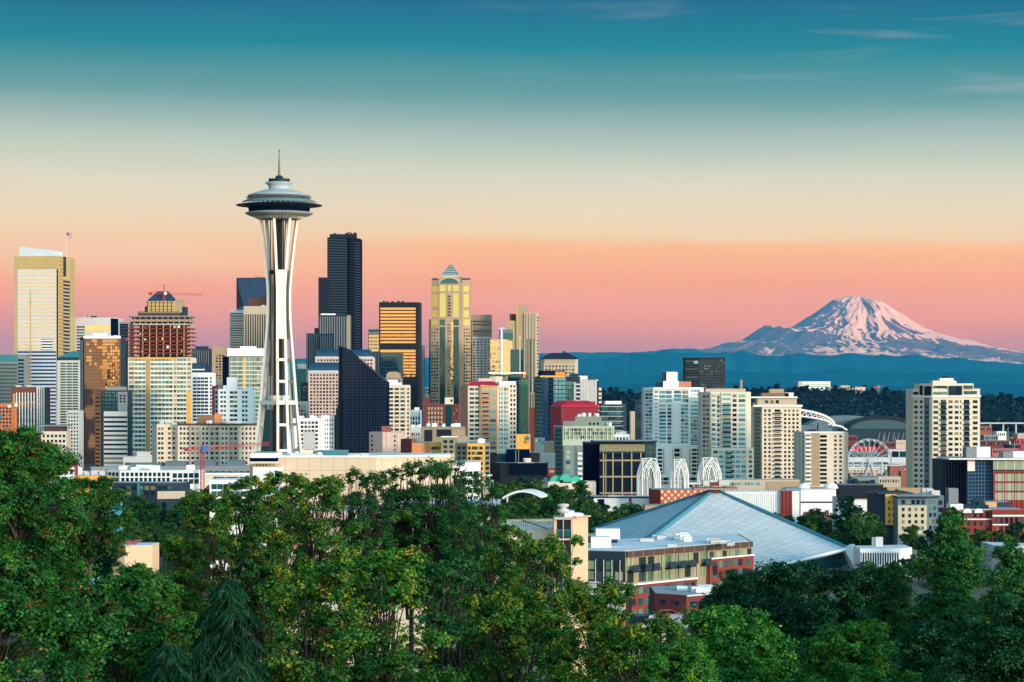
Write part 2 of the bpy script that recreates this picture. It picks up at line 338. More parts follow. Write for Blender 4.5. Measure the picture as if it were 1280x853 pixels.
# mountain
def mountain():
    Y0 = 95000; s = Y0/F; xc = 1072
    LP = [(0, 370), (12, 370.5), (32, 376), (55, 393), (84, 411), (97, 414), (104, 412), (115, 407), (123, 412), (134, 419), (146, 427), (166, 429), (182, 435), (212, 440), (300, 452), (420, 470)]
    RP = [(0, 370), (11, 372), (31, 378), (50, 391), (73, 406), (96, 417), (126, 425), (142, 427), (165, 435), (188, 439), (208, 441), (250, 448), (330, 462), (420, 475)]
    f = vnoise(21); g = vnoise(22)
    n = 620; ext = 400*s
    gx = np.linspace(-ext, ext, n); gy = np.linspace(-320*s, 130*s, 330)
    XX, YY = np.meshgrid(gx, gy)
    r = np.hypot(XX, YY)/s; th = np.arctan2(YY, XX)
    w = 0.5+0.5*np.cos(th); w = w*w*(3-2*w)
    hl = np.interp(r, *zip(*LP)); hr = np.interp(r, *zip(*RP))
    cone = np.interp(r, [0, 12, 40, 60, 90, 130, 180, 260, 420], [370, 372, 385, 397, 414, 428, 438, 450, 475])
    side = np.abs(np.cos(th))**1.5
    py = (hr*w+hl*(1-w))*side + cone*(1-side)
    z = (HY-py)*s
    # radial ribs and gullies, growing down the slope
    an = th*5.2
    rib = fbm(f, an+fbm(g, XX/s/60+9, YY/s/60+9, 3)*1.6+40, r/85+4, 5, 0.5)
    rib = (0.35-np.abs(rib))*2
    amp = np.clip(r/22, 0, 1)*np.clip(1.25-r/330, 0.2, 1)
    z = z + s*amp*(6.5*rib-2.3)*np.clip(1-0.72*side**3, 0.2, 1)
    z = z + s*amp*1.5*fbm(g, XX/s/9+60, YY/s/9+60, 5, 0.62)
    v = np.stack([XX+X(xc, Y0), YY+Y0, z+ZC], -1).reshape(-1, 3)
    i = np.arange(329)[:, None]*n+np.arange(n-1)[None]
    fc = np.stack([i, i+1, i+n+1, i+n], -1).reshape(-1, 4)
    me = bpy.data.meshes.new('mountain'); me.from_pydata(v.tolist(), [], fc.tolist()); me.polygons.foreach_set('use_smooth', [True]*len(me.polygons)); me.update()
    m, nt = M_('alpenglow_snow_and_rock'); b = NB(nt); geo = b.n('ShaderNodeNewGeometry'); p = geo.outputs['Position']
    sep = b.n('ShaderNodeSeparateXYZ', {0: p}); nrm = b.n('ShaderNodeSeparateXYZ', {0: geo.outputs['Normal']})
    nz = b.noise(b.map(p, (0.00052, 0.00052, 0.00016)), 1.0, 6, 0.58); n3 = b.noise(p, 0.004, 5, 0.6)
    alt = b.n('ShaderNodeMapRange', {0: sep.outputs[2], 1: 1500.0, 2: 3900.0, 3: -0.20, 4: 0.16}).outputs[0]
    slope = b.n('ShaderNodeMapRange', {0: nrm.outputs[2], 1: 0.62, 2: 0.95, 3: -0.22, 4: 0.16}).outputs[0]
    lo = b.math('MULTIPLY', b.math('SUBTRACT', b.noise(b.map(p, (.00022, .00022, .0001)), 1.0, 3), .5), .9)
    side_bias = b.math('ADD', b.math('MULTIPLY', nrm.outputs[0], 0.42), lo)     # more snow on right-facing slopes, plus broad noise
    k = b.math('ADD', b.math('ADD', b.math('ADD', b.math('ADD', b.math('MULTIPLY', nz, .8), .1), alt), slope), b.math('ADD', side_bias, b.math('MULTIPLY', b.math('SUBTRACT', n3, 0.5), 0.3)))
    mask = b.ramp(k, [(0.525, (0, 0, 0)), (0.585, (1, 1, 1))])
    col = b.mix(mask, b.ramp(n3, [(0.3, (0.085, 0.045, 0.075)), (0.7, (0.17, 0.085, 0.11))]), (0.72, 0.38, 0.31, 1))  # pink alpenglow is put into the snow colour
    b.out(b.n('ShaderNodeBsdfPrincipled', {'Base Color': col, 'Roughness': 0.9, 'Specular IOR Level': 0.1}).outputs[0])
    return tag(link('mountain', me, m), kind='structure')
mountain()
# ---------------------------------------------------------------- haze: one closed box of even thin air round everything
HAZE_D = 6.5e-6
mb = MB().box(-75000, 75000, -3300, 112000, -30, 4600)
m, nt_ = M_('haze'); b = NB(nt_)
pv = b.n('ShaderNodeVolumePrincipled', {'Color': (0.06, 0.50, 1.0, 1), 'Absorption Color': (1, 1, 1, 1), 'Density': HAZE_D, 'Anisotropy': 0.0})
nt_.nodes.new('ShaderNodeOutputMaterial'); nt_.links.new(pv.outputs[0], [x for x in nt_.nodes if x.type == 'OUTPUT_MATERIAL'][0].inputs[1])
hz = mb.build('haze', m); hz['kind'] = 'stuff'
# ================================================================ the city
def rgb(h, k=1.0):
    c = srgb(int(h[0:2], 16), int(h[2:4], 16), int(h[4:6], 16)); return tuple(v*k for v in c[:3])
w_cream = wall('cream_stucco', (0.66, 0.58, 0.46)); w_white = wall('white_paint', (0.76, 0.78, 0.77)); w_lgrey = wall('light_grey_concrete', (0.50, 0.51, 0.50))
w_beige = wall('beige_concrete', (0.47, 0.40, 0.30)); w_tan = wall('tan_stone', (0.36, 0.27, 0.17)); w_grey = wall('grey_concrete', (0.20, 0.23, 0.25))
w_dgrey = wall('dark_grey_cladding', (0.014, 0.034, 0.052)); w_black = wall('black_cladding', (0.002, 0.006, 0.016), 0.7); w_brown = wall('brown_cladding', (0.075, 0.045, 0.04))
w_orange = wall('orange_stucco', (0.60, 0.25, 0.10)); w_yellow = wall('yellow_cladding', (0.70, 0.38, 0.07)); w_brick = wall('red_brick', (0.22, 0.035, 0.025))
w_dbrick = wall('dark_red_brick', (0.15, 0.035, 0.035)); w_pink = wall('pink_stucco', (0.60, 0.44, 0.38)); w_olive = wall('olive_cladding', (0.27, 0.23, 0.14)); w_teal = wall('teal_metal', (0.03, 0.19, 0.20), 0.5)
w_bluegrey = wall('blue_grey_cladding', (0.10, 0.16, 0.19)); w_palegreen = wall('pale_green_panel', (0.40, 0.47, 0.38)); w_crimson = wall('crimson_metal', (0.42, 0.02, 0.045), 0.5)
w_gold = wall('gold_panel', (0.46, 0.34, 0.13), 0.4); w_silver = wall('silver_panel', (0.52, 0.58, 0.66), 0.5); w_copper = wall('green_copper', (0.06, 0.42, 0.30)); w_roof = wall('roof_gravel', (0.33, 0.34, 0.35), 0.95); w_wroof = wall('white_roof_membrane', (0.62, 0.66, 0.70), 0.9)
w_ice = wall('pale_blue_panel', (0.48, 0.56, 0.62)); w_slate = wall('blue_slate_roof', (0.012, 0.05, 0.10), 0.4); w_terra = wall('terracotta_roof', (0.26, 0.09, 0.06))
f_white = flat('white_steel', (0.74, 0.73, 0.70), 0.5); f_dark = flat('dark_steel', (0.02, 0.025, 0.03), 0.5); f_red = flat('red_steel', (0.50, 0.02, 0.03), 0.5); f_grey = flat('grey_steel', (0.25, 0.26, 0.27), 0.5)
f_oran = flat('orange_steel', (0.75, 0.20, 0.03), 0.5); f_blue = flat('blue_steel', (0.03, 0.15, 0.45), 0.5)
DK = [(.004,.012,.026), (.006,.020,.034), (.008,.034,.05), (.005,.02,.03), (.012,.05,.055), (.06,.09,.08), (.004,.014,.03), (.22,.17,.10)]
g_dark = glass('dark_glass', DK, 0.05, tint=(.6, .8, 1))
g_home = glass('home_window_glass', DK + [(.30,.27,.18), (.10,.20,.18), (.02,.05,.06)], 0.09, tint=(.7, .9, 1))
g_teal = glass('teal_glass', [(.02,.12,.12), (.03,.17,.17), (.015,.07,.09), (.10,.22,.18), (.01,.03,.05)], 0.14, tint=(.6, .95, .9))
g_dteal = glass('dark_teal_glass', [(.004,.038,.05), (.006,.05,.06), (.003,.02,.04)], 0.07, tint=(.5, .9, .9))
g_blue = glass('blue_glass', [(.006,.028,.08), (.010,.04,.11), (.004,.018,.055)], 0.07, tint=(.22, .5, 1))
g_navy = glass('navy_glass', [(.001,.005,.022), (.002,.007,.028), (.001,.004,.018)], 0.012, tint=(.45, .65, 1), wobble=.003)
g_orange = glass('bronze_mirror_glass', [(.03,.014,.01)], 0.50, tint=(1, .60, .22), wobble=.012)
g_bronze = glass('smoky_bronze_glass', [(.03,.028,.03), (.05,.035,.03)], 0.13, tint=(1, .62, .30), wobble=.03, freq=.06)
g_gold = glass('gold_mirror_glass', [(.10,.08,.03)], 0.42, tint=(1, .86, .42), wobble=.012)
g_lime = glass('yellow_green_mirror_glass', [(.09,.10,.02)], 0.36, tint=(.85, .88, .38), wobble=.006)
g_ice = glass('pale_aqua_glass', [(.12,.38,.40), (.07,.24,.28), (.22,.46,.44), (.03,.11,.14), (.38,.48,.40), (.10,.30,.34)], 0.10, tint=(.8, 1, 1))
g_curt = glass('curtained_glass', [(.30,.34,.20), (.10,.20,.12), (.04,.07,.06), (.40,.38,.24), (.02,.03,.03), (.20,.28,.16)], 0.12)
g_lite = glass('bright_room_tint_glass', [(.44,.46,.30), (.36,.40,.28), (.48,.46,.34)], 0.12)  # bright rooms are pane colour only, nothing shines behind
# shift the island random by the object random so copies that share a mesh differ
for m in (g_dark, g_home, g_teal, g_dteal, g_blue, g_navy, g_orange, g_bronze, g_gold, g_lime, g_ice, g_curt, g_lite):
    nt = m.node_tree; geo = [n for n in nt.nodes if n.type == 'NEW_GEOMETRY'][0]
    oi = nt.nodes.new('ShaderNodeObjectInfo'); ad_ = nt.nodes.new('ShaderNodeMath'); ad_.operation = 'ADD'; fr = nt.nodes.new('ShaderNodeMath'); fr.operation = 'FRACT'
    tg = [l.to_socket for l in nt.links if l.from_socket == geo.outputs['Random Per Island']]
    nt.links.new(geo.outputs['Random Per Island'], ad_.inputs[0]); nt.links.new(oi.outputs['Random'], ad_.inputs[1]); nt.links.new(ad_.outputs[0], fr.inputs[0])
    for t in tg: nt.links.new(fr.outputs[0], t)

OBJN = [0]
BOXC = {}
def shared_box(name, u, w, h, b0, b1, mat):
    """one mesh per size/orientation/material, shared by repeated parts; origin at its lower left on the wall"""
    k = (name, round(u[0], 3), round(u[1], 3), round(w, 2), round(h, 2), b0, b1, mat.name)
    if k not in BOXC:
        n = (u[1], -u[0]); mb = MB().obox((0, 0), u, n, 0, w, b0, b1, 0, h)
        me = bpy.data.meshes.new(name); me.from_pydata(mb.v, [], mb.f); me.materials.append(mat); BOXC[k] = me
    return BOXC[k]

class Bld:
    """a building traced in photo pixels: pts = [(px, dY), ...] is the visible front outline left to right at distance D + dY"""
    def __init__(s, name, label, cat, D, top, pts, mat, bot=None, deep=30, group=None, wallname='wall', z0=None, roof=w_roof, setback=None, topf=None, base=None):
        s.D = D; s.pts = pts; s.top = top; s.bot = bot if bot is not None else top+60
        s.w = [Vector((X(px, D+dy), D+dy)) for px, dy in pts]
        cx = sum(p.x for p in s.w)/len(s.w); cy = sum(p.y for p in s.w)/len(s.w)
        zg = gz(cx, D) if base is None else base
        s.o = empty(name, (cx, cy + deep/2, zg)); s.oo = Vector(s.o.location)
        tag(s.o, label, cat, group)
        s.mat = mat; s.nwin = 0; s.cnt = {}
        s.z1 = Z(top, D); s.zg = zg
        s.vol(wallname, pts, top, None, mat, deep, z0=zg-2, roof=roof, topf=topf)
    def ring(s, pts, deep, D=None):
        D = D or s.D
        f = [(X(px, D+dy), D+dy) for px, dy in pts]
        back = [(p[0], p[1]) for p in ((f[-1][0], max(f[-1][1], s.D)+deep), (f[0][0], max(f[0][1], s.D)+deep))]
        return f + back
    def vol(s, name, pts, top, bot, mat, deep=20, z0=None, roof=w_roof, dD=0, topf=None, D=None):
        """a block of the building (body, penthouse, step)"""
        D = (D or s.D) + dD
        r = s.ring(pts, deep, D)
        z0 = Z(bot, D) if z0 is None else z0
        o = MB().prism(r, z0, topf or Z(top, D)).build(name, mat, s.o)
        if roof and topf is None:
            c = Vector((sum(p[0] for p in r)/len(r), sum(p[1] for p in r)/len(r))); rr = [tuple(c + (Vector(p)-c)*0.965) for p in r]
            MB().prism(rr, Z(top, D)-0.2, Z(top, D)+0.05).build('roof', roof, s.o)
        return o
    def face(s, i, D=None, pts=None, dD=0):
        D = (D or s.D) + dD; pts = pts or s.pts
        a, b_ = pts[i], pts[i+1]
        A = Vector((X(a[0], D+a[1]), D+a[1])); B = Vector((X(b_[0], D+b_[1]), D+b_[1]))
        L = (B-A).length; u = (B-A)/L; n = Vector((u.y, -u.x))
        def q(px): return (px-a[0])/(b_[0]-a[0])*L
        return A, u, n, q, D + (a[1] if False else 0)
    def rep(s, name, A, u, items, b0, b1, mat, kind=None, lim=100):
        """items: list of (a0, a1, z0, z1): the first lim become parts of their own, the rest one part"""
        n = Vector((u.y, -u.x)); c = s.cnt.get(name, 0); rest = MB()
        for a0, a1, z0, z1 in items:
            if c < lim:
                me = shared_box(name, u, a1-a0, z1-z0, b0, b1, mat)
                link(name, me, mat, s.o, (A.x+u.x*a0-s.oo.x, A.y+u.y*a0-s.oo.y, z0-s.oo.z)); c += 1
            else: rest.obox(A, u, n, a0, a1, b0, b1, z0, z1)
        s.cnt[name] = c
        if rest.v: rest.build(name, mat, s.o, kind='stuff')
    def G(s, i, x0, x1, y0, y1, nc, nr, wf=.6, hf=.55, mat=None, name='window', out=.1, skip=0, lim=100, **k):
        """grid of windows on face i"""
        A, u, n, q, D = s.face(i, **k); r = random.Random(int(x0*7+y0*13+nc)); wf = min(max(.9, wf), wf*1.2); hf = min(max(.8, hf), hf*1.22)
        cw = (x1-x0)/nc; rh = (y1-y0)/nr; it = []
        for j in range(nr):
            for c in range(nc):
                if skip and r.random() < skip: continue
                a = x0+cw*(c+.5-wf/2); zt = Z(y0+rh*(j+.5-hf/2), D); zb = Z(y0+rh*(j+.5+hf/2), D)
                it.append((q(a), q(a+cw*wf), zb, zt))
        if min(cw*wf, rh*hf) < 1.25 or lim == 0: 
            mb = MB()
            for a0, a1, z0, z1 in it: mb.obox(A, u, n, a0, a1, -.1, out, z0, z1)
            mb.build('window_grid', mat or g_dark, s.o, kind='stuff')
        else: s.rep(name, A, u, it, -.1, out, mat or g_dark, lim=lim)
        return s
    def H(s, i, x0, x1, y0, y1, nr, hf=.5, mat=None, name='window_band', out=.12, **k):
        """horizontal bands, one part each"""
        A, u, n, q, D = s.face(i, **k); rh = (y1-y0)/nr
        s.rep(name, A, u, [(q(x0), q(x1), Z(y0+rh*(j+.5+hf/2), D), Z(y0+rh*(j+.5-hf/2), D)) for j in range(nr)], -.1, out, mat or g_dark); return s
    def V(s, i, x0, x1, y0, y1, nc, wf=.4, mat=None, name='fin', out=.45, **k):
        """vertical strips, one part each"""
        A, u, n, q, D = s.face(i, **k); cw = (x1-x0)/nc
        s.rep(name, A, u, [(q(x0+cw*(c+.5-wf/2)), q(x0+cw*(c+.5+wf/2)), Z(y1, D), Z(y0, D)) for c in range(nc)], -.1, out, mat or s.mat); return s
    def B(s, i, x0, x1, y0, y1, mat, name='panel', out=.2, inn=-.1, **k):
        A, u, n, q, D = s.face(i, **k)
        s.rep(name, A, u, [(q(x0), q(x1), Z(y1, D), Z(y0, D))], inn, out, mat); return s
    def K(s, i, x0, x1, y0, y1, nr, mat=None, rail=None, out=1.4, nc=1, wf=1.0, **k):
        """balconies: slab with a railing, one part each (railing a child)"""
        A, u, n, q, D = s.face(i, **k); rh = (y1-y0)/nr; cw = (x1-x0)/nc
        for c in range(nc):
            a = q(x0+cw*(c+.5-wf/2)); b_ = q(x0+cw*(c+.5+wf/2))
            for j in range(nr):
                z = Z(y0+rh*(j+1), D)
                me = shared_box('balcony', u, b_-a, .28, 0, out, mat or w_lgrey)
                o = link('balcony', me, None, s.o, (A.x+u.x*a-s.oo.x, A.y+u.y*a-s.oo.y, z-s.oo.z))
                me2 = shared_box('railing', u, b_-a, 1.05, out-.08, out, rail or g_dteal)
                link('railing', me2, None, o, (0, 0, .28))
        return s
    def top_box(s, name, x0, x1, y0, y1, mat, dy0=3, deep=12, roof=None, **k):
        s.vol(name, [(x0, dy0), (x1, dy0)], y0, y1, mat, deep, roof=roof, z0=min(Z(y1, s.D+dy0), s.z1-.1) if y1 >= s.top-1.5 else None, **k); return s
    def units(s, x0, x1, n=4, seed=1, h=2.2, mat=None, y=None, dy=(3, 16)):
        r = random.Random(seed)
        for _ in range(n):
            px = r.uniform(x0, x1); Y = s.D + r.uniform(*dy); wdt = r.uniform(1.5, 4)*min(1, .3+s.D/1200); hh = r.uniform(.5, 1)*h; x = min(X(px, Y), X(x1, s.D)-wdt); z = Z(y, s.D) if y else s.z1
            MB().box(x, x+wdt, Y, Y+r.uniform(1.5, 3), z, z+hh).build('roof_unit', mat or w_lgrey, s.o)
        return s
def mast(s, px, y0, y1, r=.15, mat=None, dy=6, name='mast'):
    Y = s.D+dy; MB().tube((X(px, Y), Y, Z(y1, Y)-.5), (X(px, Y), Y, Z(y0, Y)), r, r*.5, 6).build(name, mat or f_dark, s.o)

HR, TW, OF, AP = 'high_rise', 'tower', 'office_building', 'apartment_tower'
# ---------------------------------------------------------------- far left cluster
b = Bld('skyscraper', 'tall gold and white banded skyscraper with a slanted white crown, far left', 'skyscraper', 3200, 320, [(17.5, 6), (73, 0), (87, 34)], w_gold, deep=40)
b.B(0, 22, 70.5, 337, 600, w_silver, 'band_field', .5); b.H(0, 22.3, 70.2, 337.5, 438, 22, .42, g_gold, out=.7); b.H(0, 22.3, 70.2, 438, 600, 36, .5, g_blue, out=.7); b.B(0, 52, 66, 424, 438, g_blue, 'painted_building_reflection', .8); b.H(0, 52, 66, 424, 438, 4, .5, w_white, 'white_band', out=.9)  # gold above, blue below: mirrored sky and dark city painted into the bands
b.B(0, 38, 39.2, 362, 600, w_gold, 'spine', 1.1); b.V(0, 17.5, 22, 322, 600, 2, .3, w_beige, out=.2)
b.B(0, 71, 72.6, 337, 500, w_black, 'dark_corner', .3); b.H(1, 74, 79, 320, 600, 62, .5, g_gold, out=.2); b.B(1, 79, 82.5, 320, 345, w_dgrey, 'crown_panel', .3); b.H(1, 79, 87, 349, 600, 56, .55, g_blue, out=.3)
b.H(0, 17.7, 73, 321, 336, 4, .08, w_tan, 'joint', out=.15)
Yc = 3206
MB().prism([(X(24, Yc), Yc), (X(70, Yc), Yc), (X(70, Yc), Yc+14), (X(24, Yc), Yc+14)], Z(321, 3200), lambda p: Z(308.5 if p[0] < X(40, Yc) else 313.5, Yc)).build('slanted_crown', w_ice, b.o)
MB().lathe([(10, 0), (10, 7), (9.6, 7.3)], (X(69, Yc+14), Yc+16, Z(321, 3200)-.2), 32).build('round_crown', w_ice, b.o, True)
# flag on its pole
fp = empty('flagpole', (X(82.5, 3215), 3215, Z(321, 3200))); tag(fp, 'thin flagpole flying a striped flag on the gold banded skyscraper', 'flagpole')
MB().tube((X(82.5, 3215), 3215, Z(321, 3200)), (X(82.5, 3215), 3215, Z(290, 3215)), .22, .15, 6).build('pole', f_white, fp)
fx, fz, fw, fh = X(82.9, 3215), Z(291, 3215), 8.2, 6.6
fw_ = lambda t: math.sin(t*5)*.5
flg = MB(); stp = MB()
for k in range(13):
    tgt = flg if k % 2 == 0 else stp
    z1, z0 = fz-fh*k/13, fz-fh*(k+1)/13
    for c in range(8):
        xa, xb = fx+fw*c/8, fx+fw*(c+1)/8; ya, yb = 3215+fw_(c/8), 3215+fw_((c+1)/8); da, db = -.9*c/8, -.9*(c+1)/8
        tgt.poly([(xa,ya,z0+da),(xb,yb,z0+db),(xb,yb,z1+db),(xa,ya,z1+da),(xa,ya+.05,z0+da),(xb,yb+.05,z0+db),(xb,yb+.05,z1+db),(xa,ya+.05,z1+da)],
                 [(0,1,2,3),(5,4,7,6),(0,4,5,1),(2,6,7,3),(1,5,6,2),(0,3,7,4)])
fo = flg.build('flag', f_red, fp); stp.build('white_stripes', f_white, fo)
cant = MB().box(fx, fx+fw*.42, 3214.6, 3215.45, fz-fh*.55-.2, fz+.02); co = cant.build('canton', flat('flag_blue', (0.02, 0.03, 0.15)), fo)
st = MB()
for r_ in range(4):
    for c in range(5): st.box(fx+.3+c*.65, fx+.55+c*.65, 3214.55, 3214.62, fz-.6-r_*.85, fz-.35-r_*.85)
st.build('stars', f_white, fo)

b = Bld(OF, 'teal topped office block at the left edge of the skyline', 'office building', 2700, 444, [(-14, 0), (22, 0), (30, 22)], w_grey, deep=30)
b.B(0, -14, 22, 443.6, 452, w_teal, 'teal_crown', .6); b.H(0, -13, 21.5, 454, 600, 32, .62, g_dteal, out=.2); b.H(1, 22.3, 29.7, 448, 600, 34, .6, g_dteal, out=.2)
b = Bld(OF, 'brown office block ribbed with thin white piers, left edge', 'office building', 2350, 484, [(14.5, 0), (44.5, 0), (55.5, 26)], w_brown, deep=30)
b.B(0, 15, 44, 484.4, 491, wall('rust_panel', (.16, .055, .035)), 'attic_panel', .3); b.H(0, 15, 44.4, 492, 600, 24, .55, g_dark, out=.15)
b.V(0, 19, 44.6, 491, 600, 7, .32, w_white, 'pier', .9); b.H(1, 45, 55, 486, 600, 24, .55, g_dark, out=.15); b.V(1, 44.6, 55.4, 484, 600, 4, .25, w_white, 'pier', .9)
b.units(18, 40, 5, 3); b.B(0, 16, 19, 492, 600, w_orange, 'orange_strip', .3)
b = Bld('tower_shaft', 'white high-rise with dark double windows under a green sloped roof', 'high-rise', 2800, 450, [(71.5, 0), (99, 0), (110, 20)], w_lgrey, deep=26)
b.G(0, 75, 98, 453, 600, 3, 44, .82, .5, g_dteal); 
MB().poly([(X(71.5,2800),2800,Z(447,2800)),(X(110,2800),2800,Z(447,2800)),(X(110,2800),2826,Z(447,2800)),(X(71.5,2800),2826,Z(447,2800)),(X(88,2800),2810,Z(439,2800)),(X(104,2800),2810,Z(439,2800))],
          [(3,2,1,0),(0,1,5,4),(1,2,5),(2,3,4,5),(3,0,4)]).build('green_roof', w_teal, b.o)
b.B(0, 71.6, 99, 446.8, 450.5, w_dgrey, 'dark_attic', .3); b.o.name = 'high_rise'
b = Bld(AP, 'pale grey residential block with small square windows below the green roof', 'apartment block', 2150, 513.5, [(83.8, 0), (99, 0)], w_lgrey, deep=22); b.G(0, 84.5, 98.5, 515, 600, 4, 19, .45, .42, g_dark)
b = Bld(AP, 'small white block with six window columns and a brown penthouse', 'apartment block', 1900, 539.5, [(46, 16), (51, 0), (83, 0)], w_cream, deep=20)
b.G(1, 52.5, 82.5, 542, 606, 6, 10, .5, .45, g_home); b.H(0, 46.2, 50.8, 541, 606, 10, .5, g_dark); b.V(1, 51, 83, 540, 600, 3, .04, w_lgrey, out=.3)
b.top_box('brown_penthouse', 55, 80, 533, 539.8, w_brown, 1, 14); b.top_box('eave', 50, 84, 531.5, 533.2, w_grey, -1, 18)
b = Bld(HR, 'pale blue-grey high-rise with a blank band above striped floors, behind the bronze tower', 'high-rise', 3300, 397, [(92.5, 0), (138, 4), (148, 26)], w_lgrey, deep=40)
b.H(0, 96, 106, 407, 470, 17, .5, g_dark, out=.3); b.B(0, 106, 138, 406.5, 413.5, g_gold, 'gold_window_strip', .3); b.B(1, 138.3, 147.8, 398, 470, g_navy, 'dark_side', .3)
b.top_box('roof_plant', 109, 120, 395, 397, w_dgrey, 8, 10); b.units(96, 135, 5, 8)
b = Bld(TW, 'bronze mirrored tower with a white cap glowing orange on one side', 'tower', 2500, 421.5, [(100, 18), (104.5, 0), (151, 0)], w_dgrey, deep=32)
b.B(1, 105.5, 150.5, 423.5, 640, g_bronze, 'glass_curtain', .25); b.G(1, 128, 150, 424, 487, 7, 15, .86, .8, g_orange, 'painted_sunset_pane', out=.35, skip=.28); b.G(1, 108, 128, 424, 470, 6, 11, .8, .8, g_orange, 'painted_sunset_pane', out=.35, skip=.8); b.V(1, 105.5, 150.5, 423.5, 640, 20, .16, w_brown, 'mullion', .6); b.H(1, 105.5, 150.5, 423.5, 600, 46, .10, w_brown, 'spandrel', out=.45)  # orange panes set where sunset would mirror, glow put into their tint
b.B(1, 104.4, 151, 420, 423.4, w_white, 'white_cap', .8); b.V(0, 100.5, 104, 425, 640, 2, .3, w_lgrey)
b.top_box('white_penthouse', 116, 132, 416.5, 421.5, w_white, 8, 10); b.units(110, 145, 5, 4, mat=w_white)
b = Bld(HR, 'slim dark high-rise between the bronze tower and the unfinished one', 'high-rise', 3000, 402.5, [(149.5, 0), (163, 0)], w_dgrey, deep=26); b.H(0, 149.8, 160, 404, 500, 26, .5, g_navy); b.B(0, 152.5, 160, 422.5, 426, w_crimson, 'red_band', .4); b.B(0, 150, 163, 402.4, 405, w_grey, 'parapet', .4)
b = Bld(AP, 'dark glass apartment tower with an orange edge and white striped balconies', 'apartment tower', 1900, 488, [(119, 12), (126.5, 0), (159.5, 0)], w_dgrey, deep=24)
b.B(0, 119.3, 125.8, 488.5, 600, w_orange, 'orange_edge', .3); b.H(0, 120, 125, 490, 600, 22, .4, g_dark, out=.5); b.B(1, 128, 147, 490, 514, g_teal, 'glass_top', .3); b.V(1, 128, 147, 490, 514, 4, .15, w_black); b.H(1, 128, 147, 490, 514, 5, .18, w_black, 'spandrel', out=.5)
b.B(1, 130, 159.3, 514.5, 640, w_lgrey, 'striped_wing', 1.2); b.H(1, 130.4, 159.3, 519, 610, 16, .45, g_dark, out=1.4)
b.top_box('concrete_penthouse', 134, 156, 483.5, 489, w_grey, 4, 10); b.B(1, 147.5, 159.4, 490, 514, w_grey, 'service_tower', .8); b.G(1, 149, 158, 493, 504, 2, 3, .5, .5, g_dark, out=1.0); b.units(134, 156, 5, 9)
b = Bld('parking_garage', 'pale concrete parking garage at the foot of the unfinished tower', 'parking garage', 1700, 571, [(154, 0), (193, 0)], w_lgrey, deep=24); b.H(0, 156, 192, 576, 600, 3, .4, g_dark); b.top_box('ramp_tower', 171, 186, 565, 571, w_lgrey, 2, 8); b.units(155, 190, 4, 12)

# ---------------------------------------------------------------- tower under construction
b = Bld('unfinished_tower', 'tall unfinished apartment tower, bare red floors above cream finished ones', 'tower', 2250, 446, [(160, 0), (239.5, 0)], w_cream, deep=34, roof=None)
for x0, x1, nc in ((160.8, 168, 1), (168, 182, 3), (182.5, 187, 1), (188, 216, 6), (217, 220.5, 1), (221, 233, 3), (234, 239, 1)):
    b.G(0, x0, x1, 447, 593, nc, 26, .72, .5, g_teal if nc > 1 else g_curt, lim=16 if nc > 1 else 6)
for x0, x1 in ((168, 182), (188, 216), (221, 233)): b.H(0, x0, x1, 447+3.6, 593+3.6, 26, .14, w_white, 'balcony_edge', out=.9)
b.B(0, 182.2, 187.3, 446, 594, wall('ochre', (.42, .26, .12)), 'ochre_bay', .15); b.B(0, 233.5, 239, 490, 594, w_yellow, 'yellow_bay', .2)
# open floors
fl = [(405+i*5.1) for i in range(9)]
for i, y in enumerate(fl):
    x0, x1 = (160, 239.5) if i > 0 else (166, 236)
    s_ = MB().box(X(x0, 2250), X(x1, 2250), 2250, 2284, Z(y+1.1, 2250), Z(y, 2250)); s_.build('floor_slab', w_lgrey if i < 1 else wall('red_netting', (.20, .05, .035)), b.o)
cm = []
for x in np.linspace(161, 238.5, 10):
    MB().box(X(x, 2250)-.45, X(x, 2250)+.45, 2250.6, 2251.5, Z(446, 2250), Z(405, 2250)).build('column', w_tan, b.o)
for i, y in enumerate(fl):
    MB().box(X(161, 2250), X(238.5, 2250), 2252.5, 2253, Z(y+3.1, 2250), Z(y+1.1, 2250)).build('safety_screen', (wall('red_netting', (.20, .05, .035)), w_brown)[i % 2], b.o)
MB().box(X(172, 2250), X(228, 2250), 2262, 2284, Z(446, 2250), Z(403, 2250)).build('dark_core', w_brown, b.o)
for (x0, x1, y0, y1, dy, mt, nm) in ((161, 238.5, 399.5, 402, 1, w_tan, 'stepped_floor'), (160, 239.3, 394.8, 396.5, 0, w_grey, 'stepped_floor'), (164, 235, 396, 405.5, 5, w_brown, 'stepped_floor'), (171.5, 222, 389.5, 395, 4, w_brown, 'stepped_floor'), (170, 224, 390.5, 391.3, 3, w_tan, 'stepped_floor'), (178.5, 229.5, 383, 395, 12, w_dgrey, 'stepped_floor'),
                                     (182, 217, 376, 390, 9, w_gold, 'gold_crown'), (217, 225.5, 374, 390, 11, w_tan, 'crown_side')):
    MB().box(X(x0, 2250), X(x1, 2250), 2250+dy, 2280, Z(y1, 2250), Z(y0, 2250)).build(nm, mt, b.o)
b.V(0, 182, 217, 376, 389.5, 7, .14, w_brown, 'crown_rib', .4, pts=[(160, 9), (239.5, 9)]); b.H(0, 182, 217, 376, 389, 3, .12, w_brown, 'crown_ledge', out=.5, pts=[(160, 9), (239.5, 9)])
for x in np.linspace(161, 238, 12): MB().box(X(x, 2250)-.35, X(x, 2250)+.35, 2250.4, 2251.1, Z(405, 2250), Z(396.5, 2250)).build('column', w_tan, b.o)
Yr = 2264
